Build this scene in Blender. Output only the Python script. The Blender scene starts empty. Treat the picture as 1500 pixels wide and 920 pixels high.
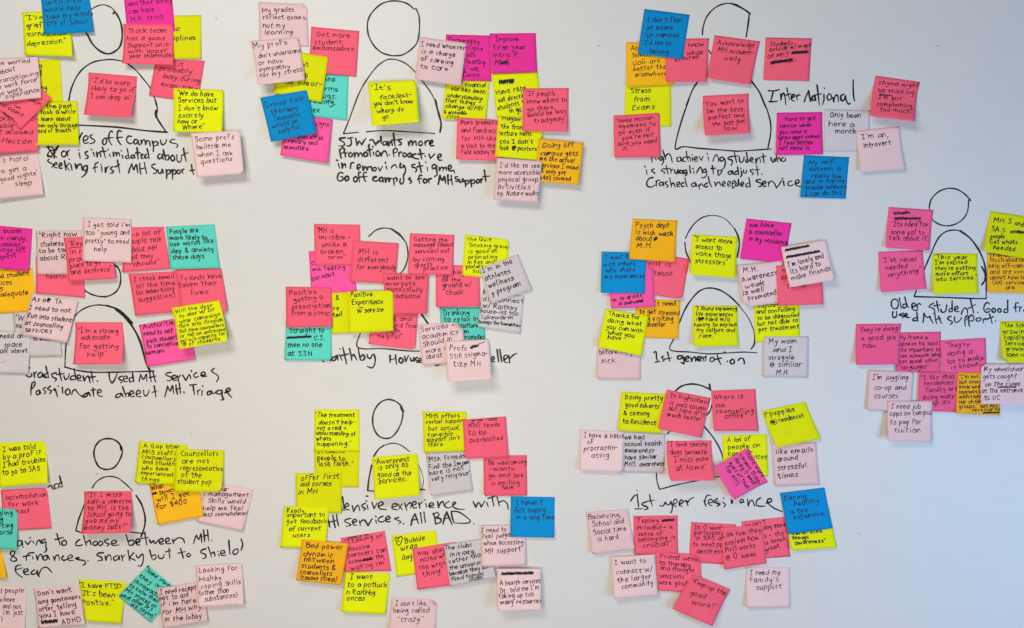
import bpy, math, random
from mathutils import Vector

# ------------------------------------------------------------------ camera, world, lights, exposure
MM = 0.001
sc = bpy.context.scene
col = sc.collection

cam_d = bpy.data.cameras.new('camera')
cam = bpy.data.objects.new('camera', cam_d)
col.objects.link(cam)
cam.location = (0.0, -1.3, 0.0)
cam.rotation_euler = (math.radians(90), 0, 0)
cam_d.sensor_width = 36.0
cam_d.lens = 36.0 * 1.3 / 1.725
cam_d.clip_start = 0.01
cam_d.clip_end = 50
sc.camera = cam

world = bpy.data.worlds.new('World')
sc.world = world
world.use_nodes = True
wn = world.node_tree.nodes
bg = wn['Background']
bg.inputs['Color'].default_value = (0.93, 0.96, 1.0, 1)
bg.inputs['Strength'].default_value = 0.05

def area(name, loc, target, sx, sy, color, power):
    l = bpy.data.lights.new(name, 'AREA')
    l.shape = 'RECTANGLE'
    l.size = sx
    l.size_y = sy
    l.color = color
    l.energy = power
    o = bpy.data.objects.new(name, l)
    o.location = loc
    d = Vector(target) - Vector(loc)
    o.rotation_euler = d.to_track_quat('-Z', 'Y').to_euler()
    col.objects.link(o)
    return o

area('ceiling_panel', (-0.75, -1.5, 1.15), (-0.4, 0, -0.1), 1.2, 0.6, (1.0, 0.97, 0.87), 20.6)
area('window_daylight', (1.75, -1.4, -0.55), (0.8, 0, -0.3), 1.0, 1.0, (0.27, 0.56, 1.0), 26.5)
area('front_fill', (-0.3, -1.6, -0.35), (-0.3, 0, -0.35), 1.4, 0.8, (1.0, 0.83, 0.60), 18.3)  # unseen fill added behind the camera to brighten the middle of the board

sc.view_settings.view_transform = 'Standard'
sc.view_settings.look = 'None'
sc.view_settings.exposure = 0.0
sc.view_settings.gamma = 1.0
sc.view_settings.use_curve_mapping = False
sc.render.engine = 'CYCLES'
sc.cycles.max_bounces = 6

# ------------------------------------------------------------------ materials
def new_mat(name):
    m = bpy.data.materials.new(name)
    m.use_nodes = True
    return m, m.node_tree.nodes, m.node_tree.links

def board_material():
    m, n, l = new_mat('whiteboard_enamel')
    b = n['Principled BSDF']
    tc = n.new('ShaderNodeTexCoord')
    n1 = n.new('ShaderNodeTexNoise'); n1.inputs['Scale'].default_value = 3.2; n1.inputs['Detail'].default_value = 6
    n1.inputs['Roughness'].default_value = 0.62
    l.new(tc.outputs['Object'], n1.inputs['Vector'])
    mp = n.new('ShaderNodeMapping'); mp.inputs['Scale'].default_value = (9, 1, 30); mp.inputs['Rotation'].default_value = (0, 0.5, 0)
    l.new(tc.outputs['Object'], mp.inputs['Vector'])
    n2 = n.new('ShaderNodeTexNoise'); n2.inputs['Scale'].default_value = 1.6; n2.inputs['Detail'].default_value = 5
    l.new(mp.outputs['Vector'], n2.inputs['Vector'])
    mx = n.new('ShaderNodeMix'); mx.data_type = 'FLOAT'; mx.inputs[0].default_value = 0.4
    l.new(n1.outputs['Fac'], mx.inputs[2]); l.new(n2.outputs['Fac'], mx.inputs[3])
    cr = n.new('ShaderNodeValToRGB')
    cr.color_ramp.elements[0].position = 0.3; cr.color_ramp.elements[0].color = (0.635, 0.635, 0.635, 1)
    cr.color_ramp.elements[1].position = 0.7; cr.color_ramp.elements[1].color = (0.678, 0.677, 0.672, 1)
    l.new(mx.outputs[0], cr.inputs['Fac'])
    l.new(cr.outputs['Color'], b.inputs['Base Color'])
    b.inputs['Roughness'].default_value = 0.42
    b.inputs['Specular IOR Level'].default_value = 0.35
    bp = n.new('ShaderNodeBump'); bp.inputs['Strength'].default_value = 0.05; bp.inputs['Distance'].default_value = 0.004
    l.new(n1.outputs['Fac'], bp.inputs['Height']); l.new(bp.outputs['Normal'], b.inputs['Normal'])
    return m

def paper_material(name, c):
    m, n, l = new_mat(name)
    b = n['Principled BSDF']; out = n['Material Output']
    tc = n.new('ShaderNodeTexCoord')
    no = n.new('ShaderNodeTexNoise'); no.inputs['Scale'].default_value = 28; no.inputs['Detail'].default_value = 5
    l.new(tc.outputs['Object'], no.inputs['Vector'])
    oi = n.new('ShaderNodeObjectInfo')
    ad = n.new('ShaderNodeMath'); ad.operation = 'MULTIPLY_ADD'; ad.inputs[1].default_value = 0.5; ad.inputs[2].default_value = 0.0
    l.new(no.outputs['Fac'], ad.inputs[0])
    ad2 = n.new('ShaderNodeMath'); ad2.operation = 'MULTIPLY_ADD'; ad2.inputs[1].default_value = 0.5
    l.new(oi.outputs['Random'], ad2.inputs[0]); l.new(ad.outputs[0], ad2.inputs[2])
    cr = n.new('ShaderNodeValToRGB')
    cr.color_ramp.elements[0].position = 0.15; cr.color_ramp.elements[0].color = (c[0]*0.90, c[1]*0.86, c[2]*0.88, 1)
    cr.color_ramp.elements[1].position = 0.85; cr.color_ramp.elements[1].color = (min(1, c[0]*1.05), min(1, c[1]*1.10), min(1, c[2]*1.12), 1)
    l.new(ad2.outputs[0], cr.inputs['Fac'])
    l.new(cr.outputs['Color'], b.inputs['Base Color'])
    b.inputs['Roughness'].default_value = 0.82
    b.inputs['Specular IOR Level'].default_value = 0.12
    fb = n.new('ShaderNodeTexNoise'); fb.inputs['Scale'].default_value = 900; fb.inputs['Detail'].default_value = 3
    l.new(tc.outputs['Object'], fb.inputs['Vector'])
    wv = n.new('ShaderNodeTexNoise'); wv.inputs['Scale'].default_value = 22; wv.inputs['Detail'].default_value = 1
    l.new(tc.outputs['Object'], wv.inputs['Vector'])
    b1 = n.new('ShaderNodeBump'); b1.inputs['Strength'].default_value = 0.55; b1.inputs['Distance'].default_value = 0.004
    l.new(wv.outputs['Fac'], b1.inputs['Height'])
    b2 = n.new('ShaderNodeBump'); b2.inputs['Strength'].default_value = 0.25; b2.inputs['Distance'].default_value = 0.0002
    l.new(fb.outputs['Fac'], b2.inputs['Height']); l.new(b1.outputs['Normal'], b2.inputs['Normal'])
    l.new(b2.outputs['Normal'], b.inputs['Normal'])
    tr = n.new('ShaderNodeBsdfTranslucent')
    l.new(cr.outputs['Color'], tr.inputs['Color'])
    mx = n.new('ShaderNodeMixShader'); mx.inputs[0].default_value = 0.06
    l.new(b.outputs[0], mx.inputs[1]); l.new(tr.outputs[0], mx.inputs[2])
    l.new(mx.outputs[0], out.inputs['Surface'])
    return m

def ink_material(name, c, see, rough):
    m, n, l = new_mat(name)
    b = n['Principled BSDF']; out = n['Material Output']
    b.inputs['Base Color'].default_value = (*c, 1)
    b.inputs['Roughness'].default_value = rough
    b.inputs['Specular IOR Level'].default_value = 0.25
    tc = n.new('ShaderNodeTexCoord')
    no = n.new('ShaderNodeTexNoise'); no.inputs['Scale'].default_value = 260; no.inputs['Detail'].default_value = 2
    l.new(tc.outputs['Object'], no.inputs['Vector'])
    ma = n.new('ShaderNodeMath'); ma.operation = 'MULTIPLY'; ma.inputs[1].default_value = see * 2
    l.new(no.outputs['Fac'], ma.inputs[0])
    t = n.new('ShaderNodeBsdfTransparent')
    mx = n.new('ShaderNodeMixShader')
    l.new(ma.outputs[0], mx.inputs[0]); l.new(b.outputs[0], mx.inputs[1]); l.new(t.outputs[0], mx.inputs[2])
    l.new(mx.outputs[0], out.inputs['Surface'])
    return m

PAPER = {
    'Y': ('yellow_paper', (0.78, 0.83, 0.004)),
    'P': ('coral_pink_paper', (1.0, 0.132, 0.215)),
    'K': ('bright_pink_paper', (1.0, 0.105, 0.375)),
    'Kd': ('deep_pink_paper', (1.0, 0.125, 0.30)),
    'M': ('magenta_paper', (0.90, 0.038, 0.36)),
    'L': ('pale_pink_paper', (0.84, 0.60, 0.62)),
    'G': ('pale_grey_paper', (0.68, 0.625, 0.65)),
    'O': ('orange_paper', (1.0, 0.50, 0.015)),
    'B': ('blue_paper', (0.003, 0.28, 0.66)),
    'T': ('teal_paper', (0.12, 0.69, 0.58)),
}
paper_mats = {k: paper_material(v[0], v[1]) for k, v in PAPER.items()}
pen_ink = ink_material('pen_ink', (0.016, 0.010, 0.016), 0.11, 0.6)
felt_ink = ink_material('felt_pen_ink', (0.014, 0.013, 0.020), 0.08, 0.6)
marker_ink = ink_material('marker_ink', (0.012, 0.012, 0.014), 0.015, 0.45)
faint_ink = ink_material('faint_marker_residue', (0.25, 0.25, 0.25), 0.35, 0.6)
board_mat = board_material()

# ------------------------------------------------------------------ handwriting: single stroke letters (x-height = 10)
G_ = {
 'a': "9|8,8 5,10 2,8 1,4 2,1 5,0 7,3 8,9;8,10 8,4 9,0",
 'b': "8|1,17 1,8 1,0;1,6 4,9 7,8 8,4 6,0 3,0 1,2",
 'c': "8|7,8 4,10 1,7 1,3 3,0 7,1",
 'd': "9|7,8 4,9 1,6 1,2 4,0 7,3;8,17 8,8 8,0",
 'e': "8|1,5 7,6 6,9 3,10 1,7 1,3 3,0 7,1",
 'f': "7|8,16 5,17 3,14 3,8 3,-2;0,9 7,9",
 'g': "9|7,8 4,10 1,7 2,3 5,3 7,7;7,10 7,0 6,-6 3,-7 1,-5",
 'h': "9|1,17 1,9 1,0;1,6 4,10 7,8 7,4 7,0",
 'i': "4|2,9 2,0;2,14 2,12.6",
 'j': "5|4,9 4,-3 1,-7;4,14 4,12.6",
 'k': "8|1,17 1,0;7,10 2,5 2,5 7,0",
 'l': "4|2,17 2,8 2,0",
 'm': "14|1,10 1,5 1,0;1,6 3,10 6,9 6,4 6,0;6,6 9,10 12,8 12,4 12,0",
 'n': "9|1,10 1,5 1,0;1,6 4,10 7,8 7,4 7,0",
 'o': "9|4,10 1,7 1,3 4,0 7,3 7,7 4,10 3,9",
 'p': "9|1,10 1,0 1,-8;1,7 4,10 7,8 7,4 4,0 1,2",
 'q': "9|7,8 4,10 1,7 1,3 4,1 7,5;7,10 7,0 7,-8 9,-6",
 'r': "7|1,10 1,5 1,0;1,6 3,9 6,10",
 's': "7|6,9 3,10 1,8 3,6 6,4 6,1 3,0 0,1",
 't': "7|3,15 3,8 3,2 4,0 6,0;0,10 7,10",
 'u': "9|1,10 1,3 3,0 6,2 7,5;7,10 7,5 8,0",
 'v': "8|0,10 3,0 3,0 7,10",
 'w': "12|0,10 3,0 3,0 6,8 6,8 9,0 9,0 12,10",
 'x': "8|0,10 7,0;7,10 0,0",
 'y': "9|1,10 2,5 4,3 7,6;7,10 6,0 4,-6 1,-7",
 'z': "8|0,10 7,10 7,10 0,0 0,0 7,0",
 'A': "12|0,0 5,17 5,17 10,0;2,6 9,6",
 'B': "10|1,17 1,0;1,17 6,16 7,12 2,9 2,9 8,7 8,2 5,0 1,0",
 'C': "10|9,14 6,17 2,14 1,8 3,1 6,0 9,2",
 'D': "11|1,17 1,0;0,17 6,15 9,9 7,2 1,0",
 'E': "9|8,17 1,17 1,17 1,0 1,0 8,0;1,9 6,9",
 'F': "9|8,17 1,17 1,17 1,0;1,9 6,9",
 'G': "12|9,14 6,17 2,14 1,7 3,1 7,0 9,3 9,7 9,7 6,7",
 'H': "11|1,17 1,0;9,17 9,0;1,8 9,9",
 'I': "8|3.5,17 3.5,0;0,17 7,17;0,0 7,0",
 'J': "9|7,17 7,4 4,0 1,2;3,17 10,17",
 'K': "10|1,17 1,0;8,17 2,8 2,8 9,0",
 'L': "9|1,17 1,0 1,0 8,0",
 'M': "14|1,0 2,17 2,17 6,6 6,6 11,17 11,17 12,0",
 'N': "12|1,0 1,17 1,17 9,0 9,0 9,17",
 'O': "12|5,17 1,12 1,5 5,0 9,5 9,12 5,17 4,16",
 'P': "10|1,17 1,0;1,16 6,17 8,13 6,9 1,8",
 'Q': "12|5,17 1,12 1,5 5,0 9,5 9,12 5,17;6,5 10,-2",
 'R': "10|1,17 1,0;1,16 6,17 8,13 5,9 1,8 1,8 9,0",
 'S': "10|8,15 5,17 2,15 2,11 7,8 8,3 5,0 1,2",
 'T': "10|5,17 5,0;0,17 10,17",
 'U': "11|1,17 1,5 3,0 7,1 9,5 9,17",
 'V': "10|0,17 4,0 4,0 9,17",
 'W': "15|0,17 3,0 3,0 7,13 7,13 10,0 10,0 14,17",
 'X': "10|0,17 9,0;9,17 0,0",
 'Y': "10|0,17 4,9 4,9 9,17;4,9 4,0",
 'Z': "10|0,17 9,17 9,17 0,0 0,0 9,0",
 '0': "10|4,16 1,11 1,5 4,0 7,5 7,11 4,16",
 '1': "7|1,12 4,17 4,17 4,0;0,0 8,0",
 '4': "10|6,17 0,6 0,6 9,6;6,17 6,0",
 '5': "10|8,17 1,17 1,17 1,10 6,10 8,6 6,1 1,0",
 '.': "4|1.5,1 2,0.2", ',': "4|2,1 1,-3", "'": "4|2,17 1.5,13",
 '"': "6|1,17 1,13.5;4,17 3.7,13.5",
 '-': "7|0,6 6,6", '?': "8|1,14 4,17 7,14 4,9 3.6,6;3.6,1.6 3.6,0.4",
 '!': "4|2,17 2,5;2,1.4 2,0.2",
 '(': "5|4,17 1,11 1,4 4,-2", ')': "5|1,17 4,11 4,4 1,-2",
 '&': "11|9,0 2,12 3,16 6,16 6,12 1,6 1,2 4,0 9,6",
 '@': "13|8,4 5,4 4,8 7,10 9,8 8,4 12,6 10,13 5,14 1,9 2,2 6,-1 10,0",
 '$': "9|7,13 4,15 1,13 2,9 6,7 7,3 4,1 1,3;4,18 4,-2",
 '/': "7|6,17 1,-3", '+': "9|4,10 4,2;0,6 8,6",
}
GLYPH = {}
for ch, s in G_.items():
    adv, st = s.split('|')
    GLYPH[ch] = (float(adv), [[tuple(float(v) for v in p.split(',')) for p in q.split()] for q in st.split(';')])

VARIANT = {
 'a': "9|7,9 3,10 1,5 3,0 6,3 8,9 8,3 10,1", 'e': "9|1,4 6,6 6,9 3,10 1,6 2,1 5,0 9,3",
 'n': "9|1,10 1,0 1,0 3,8 6,10 8,4 9,0", 'm': "14|1,10 1,0 1,0 3,8 5,9 6,2 6,2 9,9 11,8 12,0",
 't': "8|3,15 3,5 5,0 7,1;0,9 8,11", 's': "8|7,10 2,9 3,6 6,4 5,0 0,0",
 'r': "7|1,10 1,0 1,0 2,7 6,10", 'u': "9|1,10 2,1 6,1 7,10 7,10 8,1", 'i': "4|2,9 2,0;3,15 3.4,14",
 'g': "9|7,9 3,10 1,6 4,3 7,8 7,-3 4,-7 0,-5", 'y': "9|1,10 3,3 7,5 7,10 7,10 5,-6 0,-8",
 'f': "8|8,17 2,17 2,17 2,0;2,9 7,9", 'o': "9|5,10 1,8 1,2 4,0 8,3 7,8 4,10 6,9", 'h': "9|1,17 1,0 1,0 3,8 6,9 8,0",
}
VAR = {}
for ch, s in VARIANT.items():
    adv, st = s.split('|')
    VAR[ch] = (float(adv), [[tuple(float(v) for v in p.split(',')) for p in q.split()] for q in st.split(';')])

def smooth(pts, n=3):
    """Catmull-Rom; a doubled point makes a corner"""
    segs = [[pts[0]]]
    for p in pts[1:]:
        if p == segs[-1][-1]:
            segs.append([p])
        else:
            segs[-1].append(p)
    out = []
    for sg in segs:
        if len(sg) < 3:
            out += sg if not out or out[-1] != sg[0] else sg[1:]
            continue
        q = [(2*sg[0][0]-sg[1][0], 2*sg[0][1]-sg[1][1])] + sg + [(2*sg[-1][0]-sg[-2][0], 2*sg[-1][1]-sg[-2][1])]
        for i in range(1, len(q)-2):
            p0, p1, p2, p3 = q[i-1:i+3]
            for k in range(n):
                t = k/n
                pt = tuple(0.5*((2*p1[j]) + (-p0[j]+p2[j])*t + (2*p0[j]-5*p1[j]+4*p2[j]-p3[j])*t*t + (-p0[j]+3*p1[j]-3*p2[j]+p3[j])*t**3) for j in (0, 1))
                if not out or out[-1] != pt:
                    out.append(pt)
        out.append(sg[-1])
    return out

def tall(y):
    return y if y <= 10 else 10 + (y-10)*0.82

def write(text, length, h, rnd, sloppy=1.0):
    """strokes of a line of writing in mm: baseline along x from 0 to length, y up"""
    nat = 0.0
    for ch in text:
        nat += (7.0 if ch == ' ' else GLYPH.get(ch, GLYPH['o'])[0] + 1.6)
    nat -= 1.6
    k0 = h / 10.0
    r = max(0.2, length / max(nat * k0, 0.01))
    k = k0 * min(1.08, max(0.75, r ** 0.3))
    kx = length / nat
    x = 0.0
    strokes = []
    hand = rnd.choice((0.15, 0.5, 0.85))
    drift = 0.0
    slant = rnd.uniform(-0.04, 0.16)
    for ch in text:
        if ch == ' ':
            x += 7.0
            drift += rnd.uniform(-0.5, 0.5) * sloppy
            continue
        adv, sts = (VAR if ch in VAR and rnd.random() < hand else GLYPH).get(ch, GLYPH['o'])
        kk = k * rnd.uniform(0.86, 1.14)
        rot = rnd.uniform(-0.07, 0.07) * sloppy
        dy = drift + rnd.uniform(-0.6, 0.6) * sloppy
        wj = rnd.uniform(0.85, 1.12)
        wob = 0.75 * sloppy
        for st in sts:
            q = []
            last = None
            for (px, py) in st:
                if last is not None and last[0] == (px, py):
                    q.append(q[-1])
                    continue
                last = ((px, py),)
                jx = px * wj + rnd.uniform(-wob, wob)
                jy = tall(py) + rnd.uniform(-wob, wob)
                jx, jy = jx - rot * jy, jy + rot * jx
                q.append(((x + jx + slant * jy) * kx, (jy + dy) * kk))
            strokes.append(smooth(q))
        x += adv + 1.6
    return strokes

def zigzag(length, height, rnd, w):
    n = max(6, int(length / (w * 1.1)))
    out = []
    for rep in range(2):
        q = []
        for i in range(n + 1):
            y = (height if i % 2 else 0) * rnd.uniform(0.65, 1.0)
            q.append((length * i / n + rnd.uniform(-1, 1) * w * 0.6, y))
        out.append(smooth(q, 2))
    for k in range(2):
        y = height * (0.3 + 0.35 * k)
        out.append(smooth([(rnd.uniform(-1, 1), y), (length * .35, y + rnd.uniform(-.6, .6)), (length * .7, y + rnd.uniform(-.6, .6)), (length + rnd.uniform(-1, 1), y)], 3))
    return out

class Ribbon:
    """flat ink strokes, each a strip of quads with round ends; place() maps local mm to a point on the surface"""
    def __init__(self):
        self.v = []; self.f = []; self.n = 0
    def stroke(self, pts, w, place, rnd, taper=0.25):
        p = [pts[0]]
        for q in pts[1:]:
            if math.hypot(q[0]-p[-1][0], q[1]-p[-1][1]) > w * 0.18:
                p.append(q)
        for i in range(1, len(p)-1):
            ax, ay = p[i][0]-p[i-1][0], p[i][1]-p[i-1][1]
            bx, by = p[i+1][0]-p[i][0], p[i+1][1]-p[i][1]
            if ax*bx + ay*by < 0.25*math.hypot(ax, ay)*math.hypot(bx, by):
                self.stroke(p[:i+1], w, place, rnd, 0.0)
                self.stroke(p[i:], w, place, rnd, taper)
                return
        if len(p) < 2:
            p = [(pts[0][0]-w*.2, pts[0][1]), (pts[0][0]+w*.2, pts[0][1])]
        a = rnd.uniform(0.92, 1.08); ph = rnd.uniform(0, 6.28)
        lift = (self.n % 12) * 0.004
        self.n += 1
        base = len(self.v)
        m = len(p)
        rows = 0
        def row(x, y, nx, ny, hw):
            self.v.append(place(x + nx*hw, y + ny*hw, lift)); self.v.append(place(x - nx*hw, y - ny*hw, lift))
        for i in range(m):
            x0, y0 = p[max(0, i-1)]; x1, y1 = p[min(m-1, i+1)]
            dx, dy = x1-x0, y1-y0
            L = math.hypot(dx, dy) or 1e-6
            dx /= L; dy /= L
            nx, ny = -dy, dx
            t = i/(m-1)
            hw = 0.5*w*a*(1 + 0.13*math.sin(ph + i*0.55)) * (1 - taper*max(0, t-0.6)/0.4)
            if i == 0:
                row(p[0][0]-dx*hw*.95, p[0][1]-dy*hw*.95, nx, ny, hw*.35); row(p[0][0]-dx*hw*.55, p[0][1]-dy*hw*.55, nx, ny, hw*.8); rows += 2
            row(p[i][0], p[i][1], nx, ny, hw); rows += 1
            if i == m-1:
                row(p[i][0]+dx*hw*.55, p[i][1]+dy*hw*.55, nx, ny, hw*.8); row(p[i][0]+dx*hw*.95, p[i][1]+dy*hw*.95, nx, ny, hw*.35); rows += 2
        for i in range(rows-1):
            b = base + 2*i
            self.f.append((b, b+1, b+3, b+2))
    def build(self, name, m, parent):
        me = bpy.data.meshes.new(name)
        me.from_pydata(self.v, [], self.f)
        me.materials.append(m)
        o = bpy.data.objects.new(name, me)
        col.objects.link(o)
        o.parent = parent
        return o

def frame(x0, y0, x1, y1):
    L = math.hypot(x1-x0, y1-y0) or 1e-6
    return L, (x1-x0)/L, (y1-y0)/L

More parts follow.
